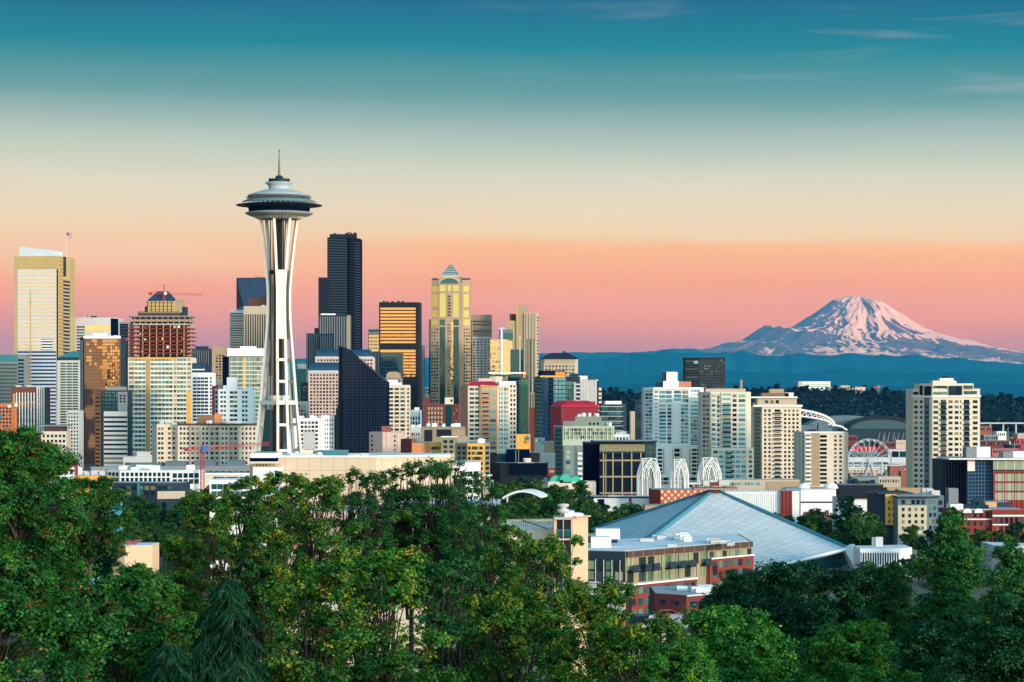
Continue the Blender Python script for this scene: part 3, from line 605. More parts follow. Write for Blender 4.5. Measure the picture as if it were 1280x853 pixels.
MB().prism([(X(184, Yr), Yr), (X(219, Yr), Yr), (X(219, Yr), Yr+14), (X(184, Yr), Yr+14)], Z(376, Yr), Z(364, Yr), [(X(196, Yr), Yr+4), (X(209, Yr), Yr+4), (X(209, Yr), Yr+10), (X(196, Yr), Yr+10)]).build('slate_roof', w_slate, b.o)
b.top_box('painted_lit_floor', 165, 222, 447, 449, w_yellow, -.4, 2)  # yellow cladding strip stands in for a lit floor
r_ = random.Random(5)
for k in range(16):
    x = r_.uniform(162, 236); y = fl[r_.randrange(8)]
    MB().box(X(x, 2250), X(x, 2250)+r_.uniform(.8, 2.2), 2250.4, 2251.6, Z(y+5.0, 2250), Z(y+5.0, 2250)+r_.uniform(1, 2.4)).build('site_material', (w_white, w_yellow, w_orange, w_crimson)[k % 4], b.o)

def lattice(mb, a, b_, w, rr, n):
    a = Vector(a); b_ = Vector(b_); d = (b_-a).normalized(); u = d.cross(Vector((0, 1, 0))).normalized(); 
    if u.length < .5: u = Vector((1, 0, 0))
    v = d.cross(u); c = [u*w/2+v*w/2, u*w/2-v*w/2, -u*w/2-v*w/2, -u*w/2+v*w/2]
    for q in c: mb.tube(a+q, b_+q, rr*(.62 if w < 1.7 else 1), rr*(.62 if w < 1.7 else 1), 4)
    for i in range(n):
        p0 = a+(b_-a)*(i/n); p1 = a+(b_-a)*((i+1)/n)
        for j in range(4): mb.tube(p0+c[j], p1+c[(j+1) % 4], rr*.7, rr*.7, 4, False)
def crane(label, Y, mx, y0, y1, jx, jy, cx, cy, mat, apex, cab=None, yaw=0, w=1.8, cw=w_crimson):
    o = empty('tower_crane', (X(mx, Y), Y, Z(y1, Y))); tag(o, label, 'crane')
    mb = MB(); lattice(mb, (X(mx, Y), Y, Z(y1, Y)), (X(mx, Y), Y, Z(y0, Y)), w, .2, max(4, int((y1-y0)/3))); mb.build('crane_mast', mat, o)
    mb = MB(); lattice(mb, (X(mx, Y), Y, Z(y0, Y)), (X(jx, Y), Y+yaw, Z(jy, Y)), w*.8, .15, max(6, int(abs(jx-mx)/3))); mb.build('jib', mat, o)
    mb = MB(); lattice(mb, (X(mx, Y), Y, Z(y0, Y)), (X(cx, Y), Y-yaw*.3, Z(cy, Y)), w*.8, .15, 4); mb.build('counter_jib', mat, o)
    dx = 1 if cx < mx else -1
    MB().box(min(X(cx, Y), X(cx+dx*4, Y)), max(X(cx, Y), X(cx+dx*4, Y)), Y-1.2, Y+1.2, Z(cy+2.6, Y), Z(cy-.6, Y)).build('counterweight', cw, o)
    mb = MB(); lattice(mb, (X(mx, Y), Y, Z(y0, Y)), (X(mx, Y), Y, Z(apex, Y)), w*.6, .15, 3); mb.build('tower_head', mat, o)
    MB().tube((X(mx, Y), Y, Z(apex, Y)), (X(mx+(jx-mx)*.65, Y), Y+yaw*.65, Z(y0+(jy-y0)*.65, Y)), .09, .09, 4).tube((X(mx, Y), Y, Z(apex, Y)), (X(cx, Y), Y-yaw*.3, Z(cy, Y)), .09, .09, 4).build('stay', mat, o)
    MB().box(X(mx, Y)+.4, X(mx, Y)+2.6, Y-2.4, Y-.6, Z(y0, Y)-1, Z(y0, Y)+1.7).build('operator_cab', cab or f_white, o)
    return o
crane('red tower crane on top of the unfinished apartment tower', 2262, 205, 367.5, 392, 253, 368.5, 186, 366.5, f_red, 355.5)
crane('red tower crane with blue cab before the long beige block', 1050, 253, 562, 625, 329, 556, 231, 561.5, flat('crane_red', (.36, .02, .04), .5), 556, f_blue, yaw=25, w=1.5)
crane('orange tower crane before the brown ribbed office block', 1900, 18, 507, 545, 44, 506, 10, 507, f_oran, 501.5, w=1.8, cw=f_white)
crane('small grey crane on the distant wooded ridge', 6800, 1098, 484, 498, 1109, 483, 1093, 484, f_grey, 480, w=4)
b = Bld('unfinished_building', 'low building wrapped in orange netting at the left edge', 'building', 1950, 505, [(-12, 0), (15, 0)], wall('orange_netting', (.50, .16, .07)), deep=20); b.G(0, -10, 15, 508, 535, 6, 6, .5, .5, g_dark); b.G(0, 0, 3, 517, 524, 1, 1, .9, .9, w_teal, 'tarp', out=.4)

# ---------------------------------------------------------------- behind and beside the observation tower
b = Bld(HR, 'dark blue glass high-rise left behind the tall white observation tower', 'high-rise', 3600, 348, [(295.5, 0), (336, 0)], g_blue, deep=40, wallname='glass_body')
b.H(0, 296, 336, 349, 400, 15, .12, w_black, 'spandrel', out=.5); b.V(0, 296, 336, 349, 400, 12, .12, w_black, 'mullion', .6)
b.B(0, 310, 336, 372, 384, wall('rust_reflection_tone', (.09, .04, .04)), 'painted_reflection_band', .7); b.top_box('roof_rim', 295.5, 336, 347.4, 349, w_dgrey, -.8, 4)  # rust panel imitates a reflection in the blue glass
MB().tube((X(318, 3610), 3610, Z(346.2, 3610)), (X(336, 3610), 3610, Z(348, 3610)), .4, .4, 5).build('roof_boom', f_dark, b.o)
MB().poly([(X(295.6,3598),3598.6,Z(349,3600)),(X(304,3598),3598.6,Z(382,3600)),(X(295.6,3598),3598.6,Z(386,3600)),(X(295.6,3598),3599.9,Z(349,3600)),(X(304,3598),3599.9,Z(382,3600)),(X(295.6,3598),3599.9,Z(386,3600))],[(0,2,1),(3,4,5),(0,1,4,3),(1,2,5,4),(2,0,3,5)]).build('dark_facet', w_black, b.o)
b = Bld(HR, 'grey striped high-rise left of the beige ribbed one', 'high-rise', 3300, 388, [(286.8, 0), (304.5, 0)], w_lgrey, deep=30); b.H(0, 288, 304, 391, 436, 15, .55, g_dark, out=.3)
b = Bld(HR, 'beige high-rise with tall vertical brown ribs behind the observation tower', 'high-rise', 3250, 383, [(304.5, 0), (340, 0)], w_beige, deep=40)
b.B(0, 305, 340, 393, 470, w_brown, 'window_field', .1); b.V(0, 304.5, 340, 393, 470, 12, .42, w_beige, 'rib', .9); b.units(315, 335, 4, 5)
b = Bld(OF, 'dark blue office block with vertical stripes right of the unfinished tower', 'office building', 3100, 436, [(239, 0), (263, 0), (270, 14)], w_dgrey, deep=30); b.V(0, 240, 262.5, 438, 490, 8, .45, g_navy, 'window_strip', .3); b.B(0, 244, 260, 433, 437, w_dgrey, 'attic', -.5, -6); b.V(0, 240, 262, 438, 490, 8, .12, w_lgrey, 'rib', .6)
b = Bld(OF, 'beige office block with a square window cluster behind the blue glass roof', 'office building', 2950, 435, [(265, 0), (283, 0)], w_tan, deep=30); b.G(0, 269, 281, 443, 500, 3, 16, .55, .5, g_dark); b.top_box('penthouse', 268, 276, 433, 435, w_tan, 5, 10)
b = Bld(AP, 'white gridded apartment tower with a curved blue glass top', 'apartment tower', 2150, 466, [(240, 0), (261.5, 0), (265.5, 10)], w_white, deep=24)
b.G(0, 241, 260.5, 471, 540, 4, 16, .74, .5, g_blue); b.G(1, 262, 265, 471, 540, 1, 16, .6, .5, g_blue)
MB().prism([(X(240, 2151), 2151), (X(257, 2151), 2151), (X(263, 2158), 2158), (X(263, 2170), 2170), (X(240, 2170), 2170)], Z(466.5, 2150), lambda p: Z(454 if p[0] < X(258, 2151) else 457.5, 2150)).build('blue_glass_top', g_blue, b.o); b.B(0, 240, 256, 461.5, 463, f_white, 'white_trim', .1)
b = Bld(OF, 'grey blank block under the white balcony tower', 'office building', 2400, 476, [(262, 0), (279, 0)], w_grey, deep=20); b.H(0, 264, 278, 480, 500, 5, .2, w_dgrey, 'joint')
b = Bld(AP, 'balcony tower with white roof box, glass of orange and teal', 'apartment tower', 2050, 445.5, [(278.5, 8), (286, 0), (330, 0)], w_dgrey, deep=26)
b.B(1, 286.2, 330, 446.5, 560, g_teal, 'glass_field', .1); b.H(1, 287, 329, 450, 540, 17, .16, w_white, 'balcony_edge', out=1.2); b.V(1, 286, 329.5, 446.5, 540, 6, .07, w_lgrey, 'party_wall', 1.1)
b.B(1, 303, 307.5, 446.8, 500, w_yellow, 'yellow_strip', .4); b.G(1, 288, 302, 447, 495, 4, 9, .55, .6, glass('painted_lit_orange_glass', [(.55, .28, .06), (.35, .22, .08), (.04, .07, .07), (.10, .16, .12)], .15), out=.5); b.G(1, 316, 329, 447, 495, 3, 9, .6, .6, g_curt, out=.5)  # lit look of the orange panes is plain colour
b.B(0, 278.6, 286, 446, 560, g_navy, 'dark_side', .2); b.top_box('white_roof_box', 284, 328, 435.5, 446, w_white, .5, 16); b.top_box('white_roof_step', 300, 319, 433, 436, w_white, 3, 10)
b = Bld(AP, 'white slab apartment block with a lift tower beside a crimson strip', 'apartment block', 1800, 486.5, [(266, 14), (273, 0), (315, 0)], w_white, deep=22)
b.B(0, 266, 268.4, 482.5, 520, w_crimson, 'crimson_strip', .6); b.B(0, 266, 273, 482.5, 486, w_crimson, 'crimson_cap', .5); b.G(0, 268.6, 272.5, 488, 540, 1, 9, .5, .5, g_dark)
b.G(1, 275, 283, 488, 545, 2, 10, .6, .4, g_home); b.G(1, 287, 297, 488, 545, 2, 10, .75, .42, g_home); b.G(1, 302, 310, 488, 545, 2, 10, .6, .42, g_home)
b.top_box('lift_tower', 283.5, 295.5, 472, 487, w_white, 3, 8); b.top_box('roof_unit', 279, 283, 482, 487, w_white, 3, 4); b.units(296, 312, 4, 2, mat=w_white)
b = Bld('apartment_block', 'long beige apartment block with a brown roof penthouse behind the blue-cab crane', 'apartment block', 1500, 530.5, [(190, 10), (196, 0), (206, 0), (206.1, 5), (222, 5), (222.1, 0), (338, 0)], w_cream, deep=22)
b.B(5, 238, 251, 532, 596, w_beige, 'bay', 1.2, 0); b.B(5, 262, 275, 532, 596, w_beige, 'bay', 1.2, 0); b.B(5, 286, 298, 532, 596, w_beige, 'bay', 1.2, 0)
for x0, x1, n, o in ((209, 220, 2, .1), (224, 237, 3, .1), (238.5, 250.5, 2, 1.35), (252, 261, 2, .1), (262.5, 274.5, 2, 1.35), (276, 285, 2, .1), (286.5, 297.5, 2, 1.35), (301, 325, 5, .1)): b.G(5 if x0 > 222 else 3, x0, x1, 533, 594, n, 10, .5 if n != 5 else .4, .42, g_home, out=o, lim=160)
b.G(1, 197, 205, 533, 594, 2, 10, .6, .42, g_dark, lim=160); b.B(5, 222, 338, 529.5, 531.8, w_brown, 'cornice', .9)
b.top_box('brown_penthouse', 247, 268, 519, 530.8, wall('brown_stucco', (.22, .12, .07)), 3, 10); b.top_box('tan_penthouse', 268, 275, 517.5, 530.8, w_orange, 3, 10); b.units(196, 245, 5, 7); b.units(255, 268, 3, 8, mat=w_white, y=530, dy=(0, 2)); b.units(276, 310, 5, 9)
b = Bld('terraced_block', 'row of teal roof boxes on a low dark terrace', 'building', 1250, 583, [(160, 0), (330, 0)], w_grey, deep=20)
for x0, x1, y0 in ((163, 202, 579.5), (206, 232, 577), (242, 268, 576.5), (283, 304, 576)): b.top_box('teal_roof_box', x0, x1, y0, 588, w_bluegrey, 1, 12)
b.G(0, 205, 330, 588, 600, 16, 2, .6, .5, g_dark)
b = Bld('terraced_block', 'long low white block with square windows left of the crane', 'building', 1050, 588.5, [(134, 6), (150, 0), (214, 0), (250, 4)], w_white, deep=18, roof=w_wroof)
b.G(1, 151, 213, 590, 603, 11, 2, .55, .6, g_dteal, out=.15); b.G(0, 135, 149, 590, 603, 3, 2, .55, .6, g_dteal, out=.15); b.G(2, 215, 249, 591, 606, 5, 2, .66, .75, g_dteal, out=.15); b.units(140, 240, 10, 4, mat=w_white)
b = Bld('terraced_block', 'dark grey terrace of flats with a beige ground floor below the white block', 'building', 950, 604, [(140, 4), (196, 0), (232, 4)], w_dgrey, deep=14)
b.G(0, 150, 195, 607, 620, 6, 2, .6, .6, g_home, out=.15); b.G(1, 197, 215, 607, 613, 3, 1, .6, .7, g_home, out=.15); b.B(1, 178 if False else 196.5, 231, 614.5, 624, w_beige, 'beige_base', .3); b.B(0, 172, 175, 603, 621, w_teal, 'sign_post', .6)
b = Bld('white_hall', 'white two-storey hall just left of the large beige theatre', 'building', 1180, 592, [(250, 0), (330, 0)], w_cream, deep=20); b.G(0, 266, 330, 595, 607, 4, 1, .8, .7, g_dteal); b.B(0, 250, 330, 591.6, 594, w_white, 'fascia', .5)

b = Bld(OF, 'dark glass building seen through the legs of the observation tower', 'office building', 1450, 512, [(326, 0), (350, 0)], g_dteal, deep=20, wallname='glass_body'); b.V(0, 327, 349, 514, 570, 8, .2, w_dgrey, 'mullion', .3); b.H(0, 327, 349, 514, 570, 12, .15, w_dgrey, 'spandrel', out=.2)
b = Bld(OF, 'white office block with rows of windows right of the tower legs', 'office building', 1700, 523, [(362, 0), (400, 0), (403, 8), (418, 8)], w_white, deep=22); b.G(0, 371, 398, 526, 562, 6, 7, .6, .5, g_dark, out=.12); b.G(2, 405, 417, 523, 562, 4, 7, .3, .45, g_home, out=.12); b.top_box('raised_wing', 401, 418, 519.5, 523.5, w_white, 8.2, 12); b.units(365, 398, 5, 6, mat=w_white)
b = Bld('low_block', 'small pale block at the foot of the white office', 'building', 1500, 540, [(379, 0), (392, 0)], w_lgrey, deep=12)
b = Bld(OF, 'teal glass block left of the pink gridded building', 'office building', 2300, 461, [(364, 0), (383, 0)], g_teal, deep=24, wallname='glass_body'); b.H(0, 364, 383, 463, 520, 16, .2, w_dgrey, 'spandrel'); b.top_box('stone_cap', 372, 382, 455, 462, w_grey, 3, 10); b.V(0, 364, 383, 462, 520, 5, .12, w_dgrey, 'mullion', .3)
b = Bld('stone_block', 'grey stone block under the teal glass one', 'building', 1900, 502, [(366, 0), (384, 0)], w_grey, deep=20); b.G(0, 368, 383, 505, 522, 4, 3, .5, .5, g_dark)
b = Bld(OF, 'slim dark block peering left of the pink gridded building', 'office building', 2200, 478, [(376, 0), (386, 0)], w_dgrey, deep=20); b.G(0, 378, 385, 482, 520, 2, 9, .5, .5, g_home)
b = Bld(OF, 'pink gridded building with a blue barrel roof', 'office building', 2150, 465, [(385.5, 0), (424, 0)], w_pink, deep=26)
b.G(0, 387, 423, 467, 530, 9, 15, .55, .52, g_dark); 
def barrel(b, x0, x1, y0, y1, dy, dp, mat, D=None):
    D = D or b.D; ring = []
    for k in range(9):
        t = math.pi*k/8; ring.append((D+dy+dp/2-math.cos(t)*dp/2, Z(y1, D)+(Z(y0, D)-Z(y1, D))*math.sin(t)))
    mb = MB(); n = len(ring)
    mb.poly([(X(x0, D), y, z) for y, z in ring]+[(X(x1, D), y, z) for y, z in ring], [tuple(range(n)), tuple(reversed(range(n, 2*n)))]+[(i, n+i, n+i+1, i+1) for i in range(n-1)])
    mb.build('barrel_roof', mat, b.o)
b.B(0, 385.4, 424, 463.4, 466, w_ice, 'blue_grey_cornice', .6); barrel(b, 386, 424, 453, 464, 1, 12, w_slate)
b = Bld(OF, 'taller pink tower with two dark barrel roofs behind the slanted navy block', 'office building', 2450, 447, [(394, 0), (467, 0)], w_pink, deep=26)
b.G(0, 396, 466, 448.5, 470, 18, 5, .55, .5, g_dark); barrel(b, 395, 424, 437, 447, 1, 12, w_slate); barrel(b, 433, 463, 437, 447, 1, 12, w_slate); b.B(0, 394, 467, 446, 448, w_ice, 'blue_grey_cornice', .5)
# black ribbed towers
b = Bld('skyscraper', 'tallest skyscraper, black glass, right of the observation tower', 'skyscraper', 3540, 297, [(409, 0), (434, 6), (434.1, 14), (443, 12), (450.5, 26)], g_navy, deep=46, wallname='glass_body')
b.H(0, 409.2, 433.8, 298, 470, 52, .30, wall('bronze_spandrel', (.012, .034, .034), .6), 'spandrel', out=.4); b.H(2, 434.3, 443, 298, 470, 52, .30, w_black, 'spandrel', out=.4); b.H(3, 443.2, 450.4, 301, 470, 50, .35, wall('rust_spandrel', (.012, .018, .034), .6), 'spandrel', out=.4)
b.top_box('roof_plant', 412, 445, 292.5, 297.5, w_black, 6, 24); b.units(413, 445, 7, 5, h=3, mat=w_dgrey, y=293)
MB().lathe([(0.2, 0), (2.6, 1.6), (2.9, 2.2)], (X(437.5, 3550), 3550, Z(292.4, 3550)), 16).build('dish_antenna', f_grey, b.o); mast(b, 417, 290, 293); mast(b, 425, 290.5, 293)
b = Bld(HR, 'narrow black block stepped onto the left flank of the tallest skyscraper', 'high-rise', 3500, 347, [(398, 0), (409.3, 0)], w_black, deep=30); b.H(0, 398.5, 409, 349, 420, 20, .2, g_navy)
b = Bld(HR, 'grey ribbed high-rise with twin steps before the black skyscraper', 'high-rise', 3000, 394, [(398.5, 0), (438, 0)], w_dgrey, deep=30)
b.V(0, 399, 437.6, 396, 470, 13, .36, w_grey, 'rib', .8); b.V(0, 399, 437.6, 396, 470, 13, .2, g_dark, 'window_strip', .2); b.top_box('white_roof_unit', 401, 419, 392, 394.5, w_white, 4, 8)
b.B(0, 434, 438, 394.5, 470, w_tan, 'tan_edge', 1.0)
b = Bld(HR, 'lower grey ribbed wing left of the stepped high-rise', 'high-rise', 2900, 417, [(383, 0), (399.5, 0)], w_dgrey, deep=26); b.V(0, 383.3, 399.3, 418, 470, 6, .36, w_grey, 'rib', .8); b.top_box('roof_box', 393, 398, 410, 417.5, w_black, 5, 6)
b = Bld(HR, 'ribbed wing in the middle of the stepped grey high-rise group', 'high-rise', 2880, 417.5, [(399.5, 0), (416, 0)], w_dgrey, deep=24); b.V(0, 399.7, 415.8, 419, 470, 6, .36, w_grey, 'rib', .8)
# slanted navy block
D = 1700
sp = empty('slanted_block', (X(450, D), D+14, gz(X(450, D), D))); tag(sp, 'navy glass block with a roof line slanting down to the right', 'office building')
def prof_prism(prof, D0, dp, name, mat, par):
    """upright outline in the photo's plane at distance D0, dp thick"""
    n = len(prof); pts = [(X(px, D0), D0, Z(py, D0)) for px, py in prof]+[(X(px, D0), D0+dp, Z(py, D0)) for px, py in prof]
    return MB().poly(pts, [tuple(range(n)), tuple(reversed(range(n, 2*n)))]+[(i, n+i, n+(i+1) % n, (i+1) % n) for i in range(n)]).build(name, mat, par)
prof_prism([(419.5, 620), (428, 620), (428, 433.5), (423.5, 432.5), (422.5, 507), (419.5, 513)], D+3, 22, 'left_shaft', w_black, sp)
prof_prism([(428, 620), (484, 620), (484, 478), (431, 434.5), (428, 434)], D, 30, 'glass_body', g_navy, sp)
lm = MB()
for y in np.arange(440, 570, 3.6):
    xr = 484 if y > 478 else 431+(y-434.5)*(484-431)/(478-434.5)
    lm.box(X(428.2, D), X(xr-.3, D), D-.12, D, Z(y+.5, D), Z(y, D))
lm.build('floor_line', flat('navy_line', (.002, .008, .024)), sp)
vm = MB()
for x in np.arange(430, 484, 3.4): vm.box(X(x, D), X(x, D)+.25, D-.2, D, Z(570, D), Z(max(434.5, 434.5+(x-431)*(478-434.5)/53+.6), D))
vm.build('mullion_grid', flat('navy_line', (.002, .008, .024)), sp)
prof_prism([(430.5, 434.3), (484, 477.6), (484, 478.6), (430.5, 435.4)], D-.4, 31, 'roof_edge', w_dgrey, sp)
b = Bld(HR, 'slim gold lit glass block left of the bronze square tower', 'high-rise', 2900, 412, [(460.5, 0), (475, 0)], w_dgrey, deep=24); b.G(0, 461, 474.5, 418, 440, 4, 5, .7, .72, g_gold); b.H(0, 460.6, 474, 414, 418, 1, .5, w_grey, 'attic'); b.V(0, 460.5, 475, 412, 500, 4, .15, w_bluegrey, 'pier', .4)
b = Bld('skyscraper', 'square black skyscraper with orange mirrored floors', 'skyscraper', 2750, 378, [(473.8, 0), (523, 0), (525.5, 8)], w_black, deep=40)
b.H(0, 475.5, 519.5, 384, 430, 11, .64, g_orange, out=.3); b.V(0, 475.5, 519.5, 384, 430, 18, .10, w_black, 'mullion', .45); b.H(0, 475.5, 519.5, 437, 441, 1, .8, g_orange, out=.3)
b.B(0, 475.5, 504, 441.5, 530, g_dteal, 'dark_glass_field', .2); b.H(0, 504, 519.5, 441, 472, 8, .62, g_orange, out=.3); b.B(0, 475.5, 519.5, 431, 436.5, w_black, 'plant_floor', .2); b.H(0, 476, 503, 445, 520, 18, .2, w_dgrey, 'spandrel', out=.35)
b.units(476, 520, 6, 9, mat=w_dgrey); mast(b, 519, 375.5, 378)
b = Bld(HR, 'thin blue-grey slab right of the square black skyscraper', 'high-rise', 2950, 432, [(520, 0), (530, 0)], w_bluegrey, deep=20); b.V(0, 525, 530, 434, 520, 2, .4, w_grey, 'pier'); b.H(0, 521, 530, 436, 520, 24, .4, g_dark)
b = Bld('stone_tower', 'grey stone tower with an arched crown before the black skyscraper', 'tower', 2300, 473, [(481, 0), (502, 0)], w_grey, deep=20, roof=None)
b.G(0, 482, 501, 475, 530, 6, 10, .4, .6, g_dark); b.V(0, 481, 502, 472, 530, 7, .2, w_tan, 'rib', .5)
prof_prism([(482.5, 473.5), (500.5, 473.5), (499.5, 467), (496, 465), (487, 465), (483.5, 467)], 2302, 16, 'arched_crown', w_tan, b.o)
b = Bld(AP, 'white apartment tower with stepped roof right of the slanted navy block', 'apartment tower', 1800, 481.5, [(483.8, 0), (508, 0), (511.8, 8)], w_cream, deep=20)
b.G(0, 485, 507, 484, 560, 3, 15, .62, .45, g_home); b.G(1, 508.5, 511.5, 484, 560, 1, 15, .6, .45, g_dark); b.top_box('roof_step', 484, 496, 475, 482, w_white, .5, 12); b.units(486, 505, 4, 11, mat=w_white)
b = Bld('stone_block', 'small white stone block between the cream apartments and the brick building', 'building', 2000, 513, [(511, 0), (526, 0)], w_white, deep=16); b.G(0, 512, 525.5, 520, 545, 4, 4, .5, .55, g_dark); b.V(0, 511, 526, 512, 516, 5, .25, w_white, 'crenel', .5); b.top_box('roof_box', 518, 524, 509.5, 513.5, w_white, 3, 6)
b = Bld('office_building', 'low grey building far behind, in the gap left of the arched tower', 'office building', 3300, 484, [(526, 0), (538, 0)], w_bluegrey, deep=20); b.G(0, 528, 537, 486, 500, 3, 4, .5, .5, g_home)
b = Bld('brick_building', 'dark red brick building with pale windows below the arched tower', 'building', 1950, 505.5, [(529, 0), (573, 0)], w_dbrick, deep=24)
b.G(0, 534, 554, 508, 536, 5, 5, .42, .5, g_lite); b.G(0, 566, 572.5, 506, 534, 2, 6, .35, .45, g_dark); b.top_box('brick_step', 529, 537, 497, 506, w_dbrick, 1, 8); b.top_box('cream_penthouse', 556, 566.5, 497, 506, w_cream, 2, 10); b.G(0, 563, 566, 499, 503, 1, 1, .7, .8, g_dark, pts=[(529, 2), (573, 2)])
b.B(0, 557, 565, 506, 534, g_dteal, 'glass_strip', .3)
MB().tube((X(524, 1945), 1945, Z(540, 1945)), (X(524, 1945), 1945, Z(511.5, 1945)), .3, .3, 6).build('chimney', f_dark, b.o)

# ---------------------------------------------------------------- tower with arched crown and pyramid roof
D = 2950
b = Bld('skyscraper', 'stone and yellow-green glass skyscraper with arches and a pyramid roof', 'skyscraper', D, 350, [(539.5, 3), (549, 0), (578, 0), (588, 3)], w_tan, deep=38, roof=None)
w_st = wall('warm_granite', (.42, .29, .18))
P0 = [(539.5, 3), (549, 0), (578, 0), (588, 3)]
b.vol('lower_shaft', [(536.2, 1), (549, -3), (578, -3), (590.5, 1)], 399, None, w_st, 40, z0=b.zg-2)
for i, x0, x1 in ((0, 540.2, 548), (1, 549.8, 557), (1, 565.5, 573.5), (1, 558.6, 563.9), (2, 577.5, 585.5)):
    pass
PL = [(539.5, 0), (590.5, 0)]
def gp(x0, x1, y0, y1, m=g_lime, out=.3, dy=0): b.B(0, x0, x1, y0, y1, m, 'glass_panel', out, pts=[(536, dy), (591, dy)])
gp(549.5, 557, 357, 364.5); gp(559.5, 564, 357, 364.5); gp(566, 573.5, 357, 364.5); gp(549.5, 557, 367, 396.5); gp(566, 573.5, 367, 396.5); b.B(0, 559.3, 564.3, 367, 396.5, w_st, 'stone_strip', .5, pts=[(536, 0), (591, 0)])
b.G(0, 560, 563.6, 369, 396, 1, 7, .8, .55, g_dark, pts=[(536, 0), (591, 0)], out=.7)
b.B(0, 540, 547.5, 358, 365, g_lime, 'glass_panel', .3); b.B(0, 540, 547.5, 368, 384, g_lime, 'glass_panel', .3); b.B(0, 540, 547.5, 388, 397, g_lime, 'glass_panel', .3)
b.B(2, 579, 586, 358, 365, g_lime, 'glass_panel', .3); b.B(2, 579, 586, 368, 384, g_lime, 'glass_panel', .3); b.B(2, 579, 586, 388, 397, g_lime, 'glass_panel', .3)
S0 = [(536.2, 1), (549, -3), (578, -3), (590.5, 1)]
b.B(0, 539, 548, 400, 407, g_lime, 'glass_panel', .4, pts=S0); b.B(2, 579, 587, 400, 407, g_lime, 'glass_panel', .4, pts=S0)
for y0, y1 in ((399.5, 407), (409, 620)):
    b.B(1, 549.8, 556.5, y0, y1, g_dteal, 'dark_glass_bay', .4, pts=S0); b.B(1, 567, 573.5, y0, y1, g_dteal, 'dark_glass_bay', .4, pts=S0)
b.G(1, 558.5, 562.8, 400, 540, 1, 34, .6, .45, g_home, pts=S0, lim=40); b.B(1, 563.3, 566.6, 403, 480, g_gold, 'gold_mirror_bay', .5, pts=S0)
b.V(1, 549.8, 556.5, 409, 620, 3, .14, w_black, 'mullion', .7, pts=S0); b.V(1, 567, 573.5, 409, 620, 3, .14, w_black, 'mullion', .7, pts=S0)
b.G(0, 538.5, 548, 410, 540, 3, 32, .6, .42, g_home, pts=S0, lim=60); b.G(2, 579, 588.5, 410, 540, 3, 32, .6, .42, g_home, pts=S0, lim=80)
b.B(0, 536.3, 538.3, 399.5, 560, g_dteal, 'corner_glass', .3, pts=S0); b.B(2, 588.7, 590.4, 399.5, 560, g_dteal, 'corner_glass', .3, pts=S0)
b.G(1, 549, 578, 350.5, 354, 9, 1, .5, .6, g_dark)
# great arch
Ya = D-1.2
def arc_band(cx, cy, r0, r1, ry, Y, dp, name, mat, par, n=20, a0=0, a1=math.pi):
    pts = []
    for k in range(n+1):
        t = a0+(a1-a0)*k/n; 
        for r in (r0, r1): pts.append((cx+r*math.cos(t), cy-(r-r0+ry)*math.sin(t)))
    mb = MB(); m = len(pts)
    v = [(X(a, Y), Y, Z(c, Y)) for a, c in pts]+[(X(a, Y), Y+dp, Z(c, Y)) for a, c in pts]
    f = []
    for k in range(n): i = 2*k; f += [(i, i+1, i+3, i+2), (m+i, m+i+2, m+i+3, m+i+1), (i+1, m+i+1, m+i+3, i+3), (i, i+2, m+i+2, m+i)]
    f += [(0, m, m+1, 1), (2*n, 2*n+1, m+2*n+1, m+2*n)]
    mb.poly(v, f).build(name, mat, par)
arc_band(561.5, 354.5, 11.5, 13.4, 6.6, Ya, 2, 'arch_frame', w_beige, b.o)
prof_prism([(550.5+22*(.5-.5*math.cos(t)), 354.5-6.4*math.sin(t)) for t in np.linspace(0, math.pi, 14)], Ya+.6, 2, 'arch_window', g_dteal, b.o)
prof_prism([(549, 356), (549, 346.5), (574.5, 346.5), (574.5, 356)], D+.4, 26, 'crown_block', w_st, b.o)
for x0, x1 in ((539.5, 548), (576, 588)):
    prof_prism([(x0, 354), (x0, 349), (x0+1.4, 348), (x1-1.4, 348), (x1, 349), (x1, 354)], D+4, 24, 'shoulder_block', w_dgrey, b.o)
Yp = D+1
MB().prism([(X(551, Yp), Yp), (X(575.3, Yp), Yp), (X(575.3, Yp), Yp+24), (X(551, Yp), Yp+24)], Z(344.6, Yp), Z(331.5, Yp), [(X(561, Yp), Yp+10), (X(565.6, Yp), Yp+10), (X(565.6, Yp), Yp+14), (X(561, Yp), Yp+14)]).build('pyramid_roof', wall('pyramid_slate', (.03, .10, .12), .4), b.o)
for k in range(6):
    t = (k+.3)/6; w0 = 12.3*(1-t)+2.3*t
    yy = 344.6-13.1*t; MB().box(X(563.2-w0, Yp), X(563.2+w0, Yp), Yp+10*t-.5, Yp+10*t+.8, Z(yy, Yp)-.25, Z(yy, Yp)+.35).build('roof_rib', w_ice, b.o)
prof_prism([(550, 346.6), (550, 344.4), (576.5, 344.4), (576.5, 346.6)], D-.2, 27, 'cornice', w_beige, b.o)
prof_prism([(561.2, 331.8), (561.2, 329.2), (562.5, 328.3), (564.6, 328.3), (565.6, 329.2), (565.6, 331.8)], Yp+9.5, 5, 'lantern', w_gold, b.o)
